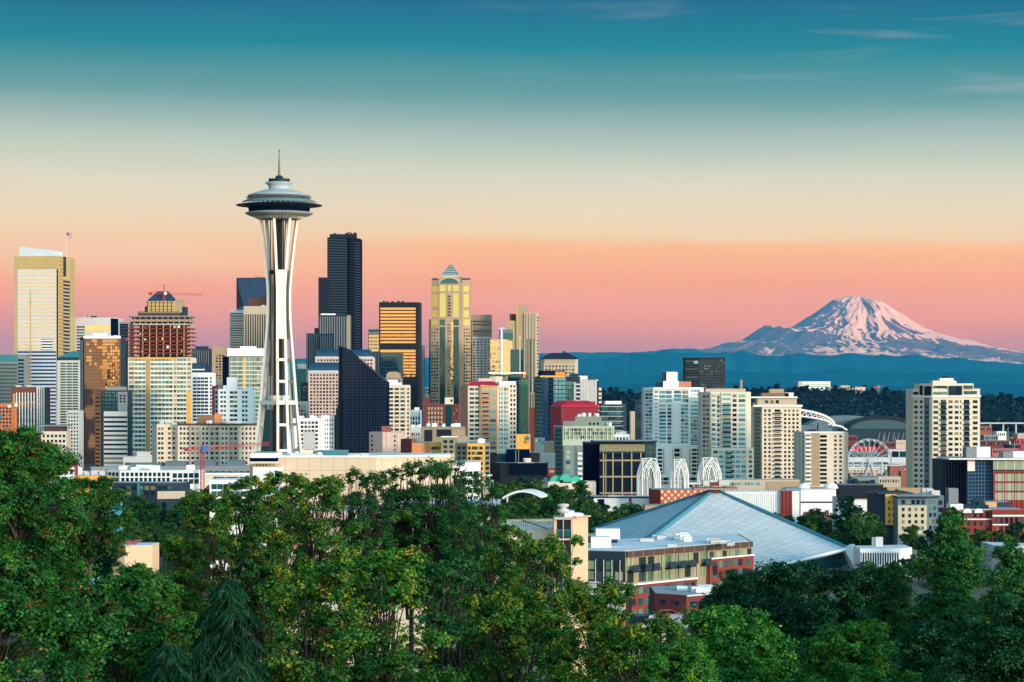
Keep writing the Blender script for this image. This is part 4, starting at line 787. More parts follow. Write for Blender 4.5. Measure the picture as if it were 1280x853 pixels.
# right of it
b = Bld(HR, 'brown capped high-rise over a white gridded lower half', 'high-rise', 3100, 393.5, [(588, 0), (614.6, 0)], wall('rose_granite', (.30, .20, .15)), deep=34)
b.H(0, 590, 614.4, 400, 420, 5, .5, g_dark, out=.3); b.B(0, 588, 614.6, 421.5, 560, w_lgrey, 'grey_lower_half', .8); b.G(0, 590.5, 613.5, 423, 480, 5, 17, .62, .52, g_dark, out=1.0)
b = Bld(HR, 'gold mirrored high-rise with a pale blue spine, left of the tallest tan tower', 'high-rise', 2850, 424.5, [(612.5, 0), (625, 0), (640.6, 10)], w_beige, deep=30)
b.B(0, 613, 624.8, 425, 500, g_gold, 'gold_glass', .3); b.B(1, 628, 640, 424.8, 500, g_gold, 'gold_glass', .3); b.B(1, 625.2, 627.6, 411.5, 500, w_ice, 'pale_spine', 1.0)
b.vol('upper_block', [(624, 3), (641, 8)], 411.5, 426, w_bluegrey, 22); b.B(0, 630, 641, 416, 424.5, g_dteal, 'dark_glass_top', .3, pts=[(624, 3), (641, 8)])
b.H(0, 613, 624.8, 426, 500, 12, .12, w_beige, 'spandrel', out=.5); b.H(1, 627.7, 640, 426, 500, 12, .12, w_beige, 'spandrel', out=.5); b.V(0, 613, 624.8, 426, 500, 3, .12, w_beige, 'mullion', .5); b.V(1, 628, 640, 426, 500, 3, .12, w_beige, 'mullion', .5)
MB().prism([(X(622, 2855), 2855), (X(633, 2855), 2855), (X(633, 2868), 2868), (X(622, 2868), 2868)], Z(412, 2855), Z(409.5, 2855), [(X(625, 2855), 2858), (X(630, 2855), 2858), (X(630, 2855), 2865), (X(625, 2855), 2865)]).build('hipped_cap', w_ice, b.o)
b = Bld('skyscraper', 'tall tan stone tower of bundled vertical shafts', 'skyscraper', 3050, 391.5, [(655, 0), (671, 0), (673.3, 12)], w_beige, deep=30)
b.vol('middle_shaft', [(645.5, 2), (660.5, 2)], 381.5, None, w_tan, 26, z0=b.zg); b.vol('left_shaft', [(635, 4), (646, 4)], 401, None, w_gold, 26, z0=b.zg); b.top_box('brown_penthouse', 637, 645, 392.5, 401.5, w_brown, 8, 12, )
b.V(0, 656, 670.5, 392, 600, 4, .3, w_tan, 'rib', 1.2); b.V(0, 656, 670.5, 424, 600, 3, .45, g_dteal, 'glass_strip', .6); b.H(1, 671.3, 673, 395, 560, 40, .5, g_dark); b.V(0, 636, 645, 403, 440, 4, .3, w_beige, 'rib', .6, pts=[(635, 4), (646, 4)])
b.G(0, 648, 653, 425, 540, 1, 30, .5, .5, g_dark, pts=[(645.5, 2), (660.5, 2)], lim=20); b.B(0, 645.6, 648, 382, 600, w_gold, 'painted_sunlit_edge', .5, pts=[(645.5, 2), (660.5, 2)]); mast(b, 646.5, 379, 382, .3, f_red)  # gold strip imitates sunlight along the shaft's edge
b = Bld(HR, 'dark teal glass high-rise with white edges below the gold mirrored one', 'high-rise', 2600, 437, [(638, 0), (651, 0), (654, 8)], g_dteal, deep=24, wallname='glass_body'); b.H(0, 638, 651, 438, 560, 34, .15, w_dgrey, 'spandrel'); b.V(0, 649, 655 if False else 651, 420, 560, 1, .4, w_white, 'white_edge', .6)
b = Bld(OF, 'wide teal glass tower with a thin white roof beam', 'office building', 2150, 468.5, [(611, 0), (635, 0), (660.5, 10)], g_dteal, deep=26, wallname='glass_body')
b.B(0, 611, 635, 472, 490, w_olive, 'olive_panel', .3); b.G(0, 612, 622, 470, 480, 3, 2, .7, .6, g_lite, out=.5); b.vol('roof_beam', [(610.5, -2), (657, 2)], 465.5, 467.3, w_white, 3, roof=None); b.H(1, 636, 660, 475, 600, 40, .22, w_teal, 'spandrel', out=.3); b.V(1, 648, 660, 475, 600, 4, .25, wall('green_line', (.08, .25, .12)), 'mullion', .4)
b.B(0, 632, 635 if False else 634.9, 470, 560, w_tan, 'tan_edge', .5); b.B(1, 653, 656.5, 466, 472, w_orange, 'orange_sign_box', .8)
b = Bld(HR, 'slim grey-beige slab between teal glass tower and dark blue tower', 'high-rise', 2250, 491, [(661.5, 0), (668, 0)], w_tan, deep=18); b.V(0, 661.7, 667.8, 470 if False else 492, 600, 2, .35, g_dteal, 'glass_strip', .3); b.B(0, 661.5, 668, 510, 600, w_dbrick, 'dark_red_base', .4)
# orange and cream condo
b = Bld(AP, 'cream apartment tower with an orange centre bay and red roof', 'apartment tower', 1800, 481.5, [(575, 12), (585, 0), (600.5, 0), (600.6, -2), (621.5, -2), (621.6, 0), (636, 0), (645.5, 8)], w_cream, deep=26, roof=None)
b.B(3, 600.8, 621.4, 482, 600, w_orange, 'orange_bay', .3); b.B(0, 575.3, 584.8, 482, 600, wall('rose_stucco', (.45, .22, .16)), 'rose_wing', .2)
b.G(3, 603, 611, 484, 596, 1, 20, .75, .5, g_ice, out=.45, lim=160); b.G(3, 612, 620.5, 484, 596, 1, 20, .75, .5, g_ice, out=.45, lim=160); b.G(1, 586.5, 599.5, 484, 596, 2, 20, .7, .45, g_home, lim=160); b.G(5, 623, 635.5, 484, 596, 2, 20, .6, .45, g_ice, lim=160); b.G(6, 637, 645, 480, 596, 2, 20, .5, .5, g_home, lim=160); b.G(0, 576, 584, 486, 596, 2, 20, .45, .5, g_home, lim=160)
b.K(3, 603, 611, 488, 594, 19, w_lgrey, out=1.0); b.V(5, 622, 636, 482, 600, 2, .08, w_white, 'rib', .5)
MB().prism([(X(583, 1800), 1799), (X(624, 1800), 1797), (X(624, 1800), 1820), (X(583, 1800), 1820)], Z(481.8, 1800), Z(476.8, 1800), [(X(590, 1800), 1804), (X(617, 1800), 1804), (X(617, 1800), 1815), (X(590, 1800), 1815)]).build('red_roof', w_crimson, b.o)
b.vol('white_top_wing', [(624, 1), (645, 9)], 477, 482, w_white, 14); b.top_box('pink_penthouse', 598, 618, 473, 482, w_pink, 8, 10); b.top_box('cream_penthouse', 619, 628, 470.5, 480, w_cream, 8, 10)
# hip roof tower and its neighbours
b = Bld(HR, 'beige tower with a dark hipped roof over rows of small windows', 'high-rise', 2600, 449, [(676, 4), (680, 0), (719, 0), (722.5, 6)], w_beige, deep=30, roof=None)
b.G(1, 681, 718.5, 456, 477, 9, 5, .5, .5, g_dark, out=.2); b.V(1, 680, 719, 449.5, 455, 18, .25, w_tan, 'rib', .3)
MB().prism([(X(675.5, 2600), 2597), (X(723.5, 2600), 2597), (X(723.5, 2600), 2632), (X(675.5, 2600), 2632)], Z(448.6, 2600), Z(441.3, 2600), [(X(688, 2600), 2607), (X(711, 2600), 2607), (X(711, 2600), 2622), (X(688, 2600), 2622)]).build('hipped_roof', wall('dark_slate', (.012, .018, .045), .6), b.o)
mast(b, 703, 437.5, 441.5, .25, dy=12); mast(b, 695, 439, 441.5, .25, dy=12); b.top_box('roof_unit', 704, 707, 438.8, 441.5, w_dgrey, 12, 4)
b = Bld(AP, 'navy and aqua glass tower with an orange lit rooftop sign', 'apartment tower', 2100, 471, [(668.5, 8), (678, 0), (725, 0)], w_dgrey, deep=26)
b.B(0, 668.7, 678, 473, 600, g_dteal, 'side_glass', .2); b.H(0, 669, 677.5, 474, 600, 26, .2, w_black, 'spandrel', out=.4)
b.B(1, 679, 686, 472, 600, g_blue, 'bay_glass', .3); b.B(1, 686.2, 691.8, 472, 600, g_navy, 'dark_bay', .5); b.B(1, 692, 707.5, 472, 600, g_ice, 'aqua_bay', .3); b.B(1, 707.8, 717, 476.5, 600, g_teal, 'teal_bay', .3); b.B(1, 717.3, 720.3, 478, 600, w_beige, 'beige_pier', .5); b.B(1, 720.6, 724.8, 478, 600, g_blue, 'end_bay', .3)
b.H(1, 679, 717, 474, 600, 24, .18, w_dgrey, 'spandrel', out=.55); b.V(1, 679, 717, 472, 600, 9, .10, w_dgrey, 'mullion', .6); b.H(1, 720.6, 724.8, 478, 600, 24, .25, w_white, 'end_spandrel', out=.5)
b.B(1, 675, 706.5, 469.6, 471.8, w_yellow, 'yellow_cornice', .8); b.vol('rooftop_band', [(673, 3), (678, -.5), (706.5, -.5)], 463.5, 470, g_navy, 14); b.vol('white_terrace', [(706, 0), (726, 2)], 471, 473, w_beige, 12)
so = b.B(1, 694.3, 706, 464.8, 469.3, f_oran, 'sign_board', .9, .4)
m, nt_ = M_('lit_sign'); q_ = NB(nt_); q_.out(q_.n('ShaderNodeEmission', {0: (1.0, .24, .04, 1), 1: .9}).outputs[0]); lit = m
for x0, x1, y0, y1 in ((695, 697.2, 465.2, 465.9), (695, 695.6, 465.2, 467.2), (695, 697.2, 466.7, 467.3), (696.6, 697.2, 467, 469), (695, 697.2, 468.4, 469), (699, 701.3, 465.2, 465.9), (700.6, 701.3, 465.4, 469), (703, 703.6, 465.2, 469), (702.3, 705, 467, 467.6), (704.4, 705, 465.2, 469)):
    b.B(1, x0, x1, y0, y1, lit, 'sign_letter', 1.0, .9)
b.units(708, 724, 5, 4, mat=w_dgrey, h=3)
b = Bld(HR, 'plain grey concrete slab right of the tower with the orange sign', 'high-rise', 2300, 474.5, [(724.5, 0), (734.5, 0), (734.7, 3), (745.5, 3), (748, 10)], w_lgrey, deep=22)
b.V(0, 724.6, 734.4, 475, 600, 3, .06, w_grey, 'joint', .3); b.V(2, 734.8, 745.3, 475, 600, 3, .06, w_grey, 'joint', .3); b.B(0, 722, 734 if False else 734.4, 470, 474.4, w_white, 'white_cap', .3); b.B(2, 734.9, 745.5, 474, 475, w_crimson, 'red_edge', .6); b.B(3, 746, 748, 476, 600, g_dteal, 'side_glass', .3)
b = Bld(AP, 'thin white balcony stack just right of the grey concrete slab', 'apartment tower', 2400, 485, [(747.5, 0), (752, 0)], w_cream, deep=14); b.H(0, 748.5, 751.8, 487, 540, 10, .5, g_dark)
b = Bld('theatre_block', 'windowless crimson hall with a hipped magenta roof', 'hall', 1800, 509, [(688.5, 12), (701.5, 0), (748.5, 0)], wall('maroon_cladding', (.24, .03, .045)), deep=28, roof=None)
b.B(1, 701.4, 748.5, 506, 509.4, w_crimson, 'crimson_fascia', .8); b.V(1, 709, 724, 513, 522, 7, .35, w_crimson, 'batten', .35); b.H(0, 689, 701, 511, 540, 6, .06, w_dgrey, 'joint'); 
MB().prism([(X(689, 1800), 1808), (X(701.5, 1800), 1799), (X(748.5, 1800), 1799), (X(748.5, 1800), 1830), (X(689, 1800), 1830)], Z(508, 1800), Z(501, 1800), [(X(697, 1800), 1812), (X(709, 1800), 1806), (X(736, 1800), 1806), (X(736, 1800), 1822), (X(697, 1800), 1822)]).build('magenta_roof', w_crimson, b.o)
b.top_box('roof_box', 739, 744.5, 502, 507, w_crimson, 3, 5)
b = Bld(OF, 'dark glass office stack with white roof units right of the crimson hall', 'office building', 1850, 505.5, [(750.5, 0), (779, 0), (783, 8)], w_dgrey, deep=24)
b.G(0, 752, 777, 508, 560, 3, 9, .9, .55, g_teal, out=.2); b.H(0, 750.6, 779, 505.4, 560, 9, .12, w_lgrey, 'slab_edge', out=.9); b.top_box('white_roof_unit', 757, 777, 501.5, 506, w_white, 4, 10); b.units(752, 778, 5, 14, mat=w_white)
b = Bld(AP, 'thin beige slab with an aqua bay left of the white glass tower', 'apartment tower', 1900, 514.5, [(788, 0), (796, 0)], w_beige, deep=20)
# green-white residential block (centre right)
b = Bld(AP, 'pale green and grey apartment block with white window grid and stepped top', 'apartment tower', 1450, 533, [(693, 10), (703.5, 0), (768, 0)], w_palegreen, deep=24)
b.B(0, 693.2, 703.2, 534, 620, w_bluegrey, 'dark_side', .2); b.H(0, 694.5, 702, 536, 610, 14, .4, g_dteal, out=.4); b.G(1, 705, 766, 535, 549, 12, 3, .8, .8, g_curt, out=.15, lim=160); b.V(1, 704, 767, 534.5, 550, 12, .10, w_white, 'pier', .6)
b.vol('stepped_top', [(704, 6), (715, 5), (756, 5)], 527, 533.5, wall('sage_concrete', (.20, .24, .19)), 16); b.vol('upper_step', [(719, 8), (752, 8)], 521, 527.5, wall('sage_concrete', (.20, .24, .19)), 10); b.G(0, 735, 750, 528, 532, 3, 1, .4, .6, g_dark, pts=[(704, 5), (756, 5)])
b.vol('lower_wing', [(705, -6), (731, -6), (731.1, -2), (746, -2)], 557, None, wall('sage_concrete', (.20, .24, .19)), 6, z0=b.zg)
PW = [(705, -6), (731, -6), (731.1, -2), (746, -2)]
b.G(0, 707, 713, 562, 612, 1, 8, .8, .55, g_ice, pts=PW, out=.2, lim=200); b.B(0, 718, 721, 557.5, 625, w_bluegrey, 'recess', .15, pts=PW); b.G(0, 722, 727.5, 562, 612, 1, 8, .8, .55, g_ice, pts=PW, out=.2, lim=200); b.G(2, 733, 745, 561, 612, 2, 8, .7, .55, g_curt, pts=PW, out=.2, lim=200); b.K(0, 722, 728, 562, 612, 8, w_white, f_white, 1.3, pts=PW)
b.units(722, 750, 8, 21, mat=w_white, y=521, dy=(8, 16)); b.units(735, 765, 6, 22, mat=w_white, y=533)
b = Bld('low_block', 'small white and beige rooftop block behind the green apartment block', 'building', 1650, 543, [(765, 0), (787, 0)], w_white, deep=14); b.G(0, 766, 786, 546, 552, 5, 1, .5, .6, g_dark); b.units(766, 784, 5, 23, mat=w_white)
b = Bld('low_block', 'low green hall between the navy glass tower and the green apartment block', 'building', 1650, 548, [(668, 0), (681, 0)], w_bluegrey, deep=14); b.G(0, 669, 680, 549, 556, 3, 2, .6, .6, g_ice)
b = Bld('low_block', 'plain tan windowless block left of the green apartment block', 'building', 1500, 552, [(681, 0), (694, 0)], w_tan, deep=14)
b = Bld('mural_wall', 'yellow wall painted with a green and orange pine shape', 'wall', 1620, 543, [(645.5, 0), (663, 0)], w_yellow, deep=4, roof=None); 
prof_prism([(656, 548.5), (659.5, 544.5), (663, 548.5), (661, 548.5), (661, 551), (658, 551), (658, 548.5)], 1619, 1, 'painted_pine', w_teal, b.o); prof_prism([(659.5+2.4*math.cos(t), 552.3+1.8*math.sin(t)) for t in np.linspace(0, 2*math.pi, 13)[:-1]], 1618.6, 1, 'painted_disc', w_orange, b.o)
b = Bld(OF, 'blue-black glass building beside the tan windowless block', 'office building', 1400, 567, [(676, 0), (694, 0)], w_bluegrey, deep=14, wallname='glass_body')

# ---------------------------------------------------------------- middle ground
b = Bld('low_block', 'grey roof terrace with two big dark openings above the orange flats', 'building', 1500, 534, [(526, 0), (581, 0)], w_olive, deep=22); b.B(0, 530.5, 540.5, 537.5, 552, w_black, 'opening', .2); b.B(0, 546, 564, 537, 546, w_black, 'opening', .2); b.B(0, 565, 581, 538, 552, w_tan, 'tan_wall', .3); b.units(528, 575, 8, 30, mat=w_white)
b = Bld('low_block', 'white tank roof building just left of the grey roof terrace', 'building', 1550, 535, [(513, 0), (528, 0)], w_lgrey, deep=18); b.G(0, 514, 525, 540, 546, 4, 1, .5, .5, g_dark); b.units(514, 526, 4, 31, mat=w_white)
b = Bld('apartment_block', 'pink apartment block with one column of small windows, orange roof house', 'apartment block', 1300, 540.5, [(461.5, 8), (478, 0), (504, 0)], w_pink, deep=20); b.G(1, 492, 495, 543, 582, 1, 7, .6, .4, g_dark); b.G(0, 463, 467, 543, 582, 1, 7, .5, .4, g_dark); b.V(1, 478, 504, 541, 585, 2, .04, w_white, 'rib', .4); b.top_box('orange_roof_house', 477, 488, 533, 541, w_terra, 4, 8)
b = Bld('apartment_block', 'orange brick flats with a short yellow bay', 'apartment block', 1250, 554, [(501, 8), (515, 0), (551, 0)], w_orange, deep=18)
b.B(0, 501.3, 514.7, 549, 590, w_dbrick, 'brick_wing', .2); b.B(1, 537, 550.8, 553.8, 590, w_yellow, 'yellow_bay', 1.0); b.G(1, 539, 549.5, 557, 577, 3, 3, .7, .45, g_dark, out=1.15); b.vol('roof_house', [(505, 6), (520, 6)], 548.5, 554.5, w_terra, 8)
b = Bld('apartment_block', 'olive flats with green window bays between the two yellow bays', 'apartment block', 1240, 546, [(551.2, 0), (572, 0), (585, 6)], w_olive, deep=20); b.G(0, 553, 568, 549, 588, 2, 6, .5, .5, g_dteal); b.G(1, 573, 584, 556, 588, 2, 5, .5, .5, g_dteal); b.B(0, 551, 572, 545.5, 547, w_white, 'white_parapet', .5)
b = Bld('apartment_block', 'seven-storey apartment block with a tall yellow bay and olive corner', 'apartment block', 1150, 554.5, [(569, 6), (584, 0), (606, 0), (612, 8)], w_olive, deep=20)
b.B(1, 584.2, 605.8, 554.6, 610, w_yellow, 'yellow_bay', .8); b.G(1, 585, 588.5, 557, 602, 1, 7, .7, .55, g_home, out=.95); b.G(1, 589.5, 603.5, 557, 602, 4, 7, .75, .5, g_home, out=.95); b.G(2, 606.5, 611.5, 557, 602, 1, 7, .7, .5, g_dteal); b.G(0, 571, 583, 557, 602, 2, 7, .5, .5, g_dteal); b.units(585, 606, 6, 33, mat=w_white)
b = Bld('low_block', 'low cream pavilion with a flat canopy beside the yellow bay', 'building', 1080, 601, [(604, 0), (617, 0)], w_cream, deep=10); b.G(0, 606, 616, 604, 609, 3, 1, .7, .7, g_dteal); b.vol('canopy', [(602, -2), (615, -2)], 594, 595, w_white, 8, roof=None)
b = Bld('office_building', 'black glass office block of stepped cubes over a long low base', 'office building', 1250, 578.5, [(612, 10), (625, 0), (685, 0)], w_black, deep=24)
b.B(1, 636, 684, 580, 594, g_navy, 'glass_front', .2); b.V(1, 630, 684, 579.5, 596, 22, .08, w_dgrey, 'mullion', .4)
b.vol('left_cube', [(612, 9), (621, 8)], 566, 579, w_black, 10); b.vol('glass_link', [(621, 9), (634, 8)], 568, 579, g_dteal, 10); b.vol('main_cube', [(632.5, 5), (662, 5)], 562, 579, g_navy, 14); b.vol('right_cube', [(662, 8), (674.5, 8)], 566.5, 579, w_black, 10); b.V(0, 643, 650, 563, 579, 2, .25, g_curt, 'bright_strip', .3, pts=[(632.5, 5), (662, 5)])
b.units(640, 660, 4, 35, mat=w_yellow, y=562, h=1.5, dy=(8, 12)); b.units(652, 664, 3, 36, mat=w_cream, y=578.5, dy=(1, 4)); b.V(1, 646, 668, 578, 579, 2, .9, w_roof, 'roof_edge', .3)
b = Bld('brick_building', 'small red brick shop left of the green copper pavilion', 'building', 1200, 585, [(685, 0), (694, 0)], w_brick, deep=10); b.G(0, 686.5, 693, 588, 591, 1, 1, .9, .9, g_lite)
# copper pavilion
D = 1180
b = Bld('pavilion', 'pavilion with arched turquoise copper roofs among the park trees', 'pavilion', D, 602.5, [(685, 0), (745, 0)], w_cream, deep=18, roof=None)
for cx, hw, y0, dy in ((696, 9, 595, 2), (707, 7.5, 592.3, 0), (719, 8, 595.5, 3)):
    prof_prism([(cx-hw+2*hw*(.5-.5*math.cos(t)), 604-(604-y0)*(math.sin(t)**.8)) for t in np.linspace(0, math.pi, 10)], D+dy, 14, 'copper_vault', w_copper, b.o)
b.vol('copper_box', [(734, 1), (744.5, 1)], 604, 610, w_copper, 10, roof=None); b.G(0, 700, 704, 600, 603, 1, 1, .8, .8, g_home, out=.5); b.vol('cream_base', [(695, -3), (735, -3)], 604, 612, w_cream, 8)
b = Bld('kiosk', 'small kiosk with a pointed grey roof left of the copper pavilion', 'kiosk', 1190, 602, [(677, 0), (687, 0)], w_cream, deep=6, roof=None); Yk = 1190
MB().prism([(X(676.5, Yk), Yk-1), (X(688, Yk), Yk-1), (X(688, Yk), Yk+7), (X(676.5, Yk), Yk+7)], Z(603, Yk), Z(597, Yk), [(X(681.5, Yk), Yk+3), (X(682.5, Yk), Yk+3), (X(682.5, Yk), Yk+3.5), (X(681.5, Yk), Yk+3.5)]).build('pointed_roof', w_grey, b.o)
# glass and beige frame office
b = Bld(OF, 'dark glass office with a beige square frame and overhanging flat roof', 'office building', 1250, 553.5, [(730, 12), (749.5, 0), (806, 0), (820, 8)], w_dgrey, deep=26)
b.B(1, 749.6, 805.8, 567, 640, g_dark, 'glass_front', .1); b.H(1, 749.6, 820 if False else 805.8, 565.5, 647, 4, .09, w_tan, 'beam', out=.9); b.V(1, 748.5, 807, 566, 640, 5, .13, w_tan, 'pier', 1.0); b.V(1, 755.5, 759, 568, 640, 1, .3, w_tan, 'thin_pier', .8); b.B(0, 730.3, 749.2, 556, 640, g_navy, 'side_glass', .2)
b.B(1, 749.6, 805.8, 555.5, 564.5, g_curt, 'top_floor_glass', .2); b.V(1, 749.6, 805.8, 555, 565, 11, .12, w_tan, 'mullion', .5); b.G(2, 807, 819, 556, 600, 3, 6, .7, .6, g_dteal); b.vol('roof_slab', [(741, -4), (808, -4), (821, 5)], 551.5, 553.2, w_black, 30)
# white glass tower
b = Bld(AP, 'white and aqua glass apartment tower with a white rooftop lift box', 'apartment tower', 1650, 484.5, [(805.5, 8), (816.5, 0), (861.5, 0), (876, 8), (879.5, 14)], w_white, deep=26)
b.G(0, 806.5, 815.5, 487, 555, 2, 16, .8, .6, g_ice, lim=200); b.G(1, 818, 822.5, 488, 555, 1, 15, .8, .6, g_curt, lim=200); b.G(1, 823.5, 840, 488, 503.5, 2, 3, .93, .6, g_ice, lim=200); b.G(1, 823.5, 833, 505, 555, 1, 11, .9, .55, g_ice, lim=200); b.G(1, 834, 839.5, 505, 555, 1, 11, .8, .6, g_curt, lim=200)
b.B(1, 841, 850.2, 503.5, 553.5, f_white, 'white_shaft', .9); b.B(1, 816.6, 861.4, 484.8, 487.2, f_white, 'white_cornice', .9); b.G(1, 842, 852, 488, 502, 1, 3, .9, .6, g_ice, lim=200); b.G(1, 851, 860.5, 505, 555, 2, 11, .85, .6, g_ice, lim=200); b.G(1, 853, 860.5, 488, 503.5, 2, 3, .8, .6, g_curt, lim=200); b.G(2, 863, 875, 486, 557, 3, 15, .85, .75, g_ice, lim=200); b.K(1, 818, 823, 490, 555, 14, w_white, f_white, 1.1)
b.H(2, 862, 875.8, 484.8, 557, 15, .1, w_white, 'slab_edge', out=.7); b.top_box('lift_box', 833, 847, 465, 485, w_white, 4, 8); b.top_box('dark_lift_side', 828.5, 833, 465.2, 478, w_dgrey, 5, 7); b.top_box('lower_lift_box', 829, 848.5, 476.5, 485, w_white, 3.5, 9); b.top_box('grey_plant', 821, 829, 477.5, 485, w_dgrey, 5, 6); b.top_box('orange_plant', 849, 864, 477, 485, wall('salmon_plant', (.5, .2, .12)), 5, 6)
b.vol('podium', [(820, -7), (878.5, -6)], 558.5, None, w_white, 8, z0=b.zg)
PP = [(820, -7), (878.5, -6)]; b.V(0, 828, 831, 561, 592, 1, .6, w_yellow, 'yellow_strip', .3, pts=PP); b.V(0, 850, 853, 561, 592, 1, .6, w_yellow, 'yellow_strip', .3, pts=PP); b.V(0, 861, 864, 561, 592, 1, .6, w_yellow, 'yellow_strip', .3, pts=PP); b.V(0, 840, 842, 561, 592, 1, .6, w_yellow, 'yellow_strip', .3, pts=PP)
b.G(0, 822, 828, 560, 594, 1, 7, .8, .5, g_dteal, pts=PP, lim=200); b.G(0, 842.5, 850, 560, 600, 1, 7, .75, .6, g_dteal, pts=PP, lim=200); b.G(0, 864.5, 877, 560, 594, 2, 7, .8, .5, g_dteal, pts=PP, lim=200); b.G(0, 822, 877, 596, 606, 8, 2, .8, .6, g_dark, pts=PP, lim=260)
b = Bld(AP, 'aqua glass tower edged with orange verticals left of the white glass tower', 'apartment tower', 1700, 500, [(795.5, 6), (801, 0), (809, 0)], w_bluegrey, deep=20); b.V(1, 801.5, 808.5, 492 if False else 501, 560, 2, .35, w_orange, 'orange_fin', .8); b.H(0, 795.8, 801, 502, 560, 16, .6, g_teal); b.B(1, 801.5, 804.5, 492.5, 560, w_orange, 'orange_spine', .7); b.G(1, 805, 809, 515, 560, 1, 12, .6, .6, g_ice)
b = Bld('high_rise', 'dark square high-rise standing clear against the blue hills', 'high-rise', 2500, 447, [(856.5, 2), (873, 0), (906.5, 2)], w_black, deep=34)
b.H(0, 857, 872.8, 450, 520, 21, .4, g_dark, out=.3); b.V(1, 873, 906.2, 450, 520, 12, .15, w_dgrey, 'mullion', .5); b.G(1, 874, 906, 449, 520, 11, 21, .7, .5, g_dark, out=.3, lim=0); b.G(0, 867, 873, 451, 455, 1, 1, .9, .9, g_ice, out=.5); b.H(1, 873, 906.4, 447.5, 449, 1, 1, w_black, 'cornice', out=.8)
b.H(1, 873, 906.2, 451, 520, 19, .22, wall('grey_spandrel', (.025, .045, .05)), 'spandrel', out=.55)
# beige condos
b = Bld(AP, 'cream apartment tower with aqua windows right of the white glass tower', 'apartment tower', 1600, 490, [(876.5, 10), (887.5, 0), (933.5, 0), (938.5, 6)], w_cream, deep=26)
b.G(0, 878, 887, 493, 600, 2, 19, .6, .5, g_home, lim=300); b.G(1, 889, 901, 492, 600, 2, 18, .62, .5, g_ice, lim=300); b.G(1, 902.5, 914, 490.5, 600, 1, 19, .85, .35, g_ice, lim=300); b.G(1, 915.5, 921, 492, 600, 1, 18, .8, .5, g_home, lim=300); b.G(1, 922, 933, 492, 600, 1, 18, .62, .5, g_ice, lim=300); b.G(1, 896, 901 if False else 900, 494, 600, 1, 18, .5, .45, g_dark, lim=300)
b.K(1, 903, 913.5, 503, 600, 17, w_lgrey, g_dteal, 1.5); b.B(1, 887.6, 889, 491, 603, w_tan, 'corner_pier', .6); b.B(1, 901, 902.2, 491, 603, w_beige, 'rib', .6); b.top_box('cream_step', 882, 932, 486, 490.5, w_beige, 4, 14); b.top_box('blue_roof', 896, 912, 484, 487, w_slate, 8, 10); b.top_box('penthouse_tower', 925.5, 928, 475, 490, w_tan, 8, 4); b.units(880, 925, 6, 40)
b.vol('lower_annex', [(889, -6), (934, -6), (942, 0)], 560, None, w_cream, 6, z0=b.zg); PA = [(889, -6), (934, -6), (942, 0)]; b.G(0, 891, 933, 562, 604, 6, 7, .66, .5, g_ice, pts=PA, lim=400); b.K(0, 907, 915, 562, 604, 7, w_lgrey, g_dteal, 1.4, pts=PA); b.G(1, 935, 941, 562, 604, 1, 7, .6, .5, g_home, pts=PA, lim=400)
b = Bld(AP, 'beige apartment tower with cornices and a stepped brown top', 'apartment tower', 1650, 508, [(941.5, 10), (952.5, 0), (1001.5, 0)], w_cream, deep=26)
b.B(0, 941.8, 952, 509, 620, wall('shade_tinted_stucco', (.26, .29, .24)), 'painted_shade_side', .15); b.G(0, 943, 951, 510, 605, 1, 19, .6, .5, g_dteal, lim=300, out=.3)  # shade of this side is put into the wall colour
for x0, x1, nc in ((954, 964.5, 2), (979, 999.5, 4)): b.G(1, x0, x1, 511, 604, nc, 18, .46, .48, g_home, lim=300)
b.K(1, 967, 977, 513, 604, 17, w_lgrey, g_dteal, 1.4); b.G(1, 968, 976, 511, 604, 1, 18, .8, .5, g_home, lim=300); b.H(1, 941, 1003, 506.2, 508.6, 1, 1, w_white, 'cornice', out=1.3)
b.vol('upper_tier', [(947, 5), (996, 5)], 497.5, 508.5, w_beige, 16); b.vol('upper_cornice', [(939, 3), (997, 3)], 496, 497.8, w_white, 20); b.vol('brown_top', [(952, 6), (986, 6)], 491.5, 496.5, wall('brown_stucco', (.22, .12, .07)), 10); b.vol('top_box', [(962, 7), (980, 7)], 486.5, 492, w_tan, 8); b.G(0, 955, 975, 500, 505, 3, 1, .5, .7, g_home, pts=[(947, 5), (996, 5)], lim=300)
b.vol('right_step', [(981, 6), (992, 6)], 491, 497, w_white, 8)
b = Bld(AP, 'cream apartment block with brown strips and a planted roof', 'apartment tower', 1500, 540.5, [(998, 8), (1006, 0), (1054, 0), (1060, 9)], w_cream, deep=24)
b.G(1, 1006.5, 1013.5, 543, 606, 1, 12, .85, .5, g_dark, lim=200); b.B(1, 1014, 1024.5, 541, 608, w_tan, 'brown_strip', .15); b.G(1, 1024.5, 1034, 543, 606, 1, 12, .8, .5, g_dark, lim=200); b.G(1, 1041, 1054, 543, 606, 2, 12, .42, .45, g_home, lim=200); b.B(2, 1054.3, 1059.8, 541, 608, w_beige, 'tan_side', .2); b.K(1, 1006.5, 1014, 543, 606, 12, w_lgrey, f_white, 1.2)
b.V(0, 998, 1006, 541, 606, 2, .3, g_home, 'window_strip', .2); b.top_box('dark_lift_box', 1023, 1035, 529, 541, w_bluegrey, 6, 8); b.H(1, 1005, 1055, 539.6, 541.5, 1, 1, w_white, 'parapet', out=.5); b.units(1008, 1022, 4, 44, mat=w_dgrey)
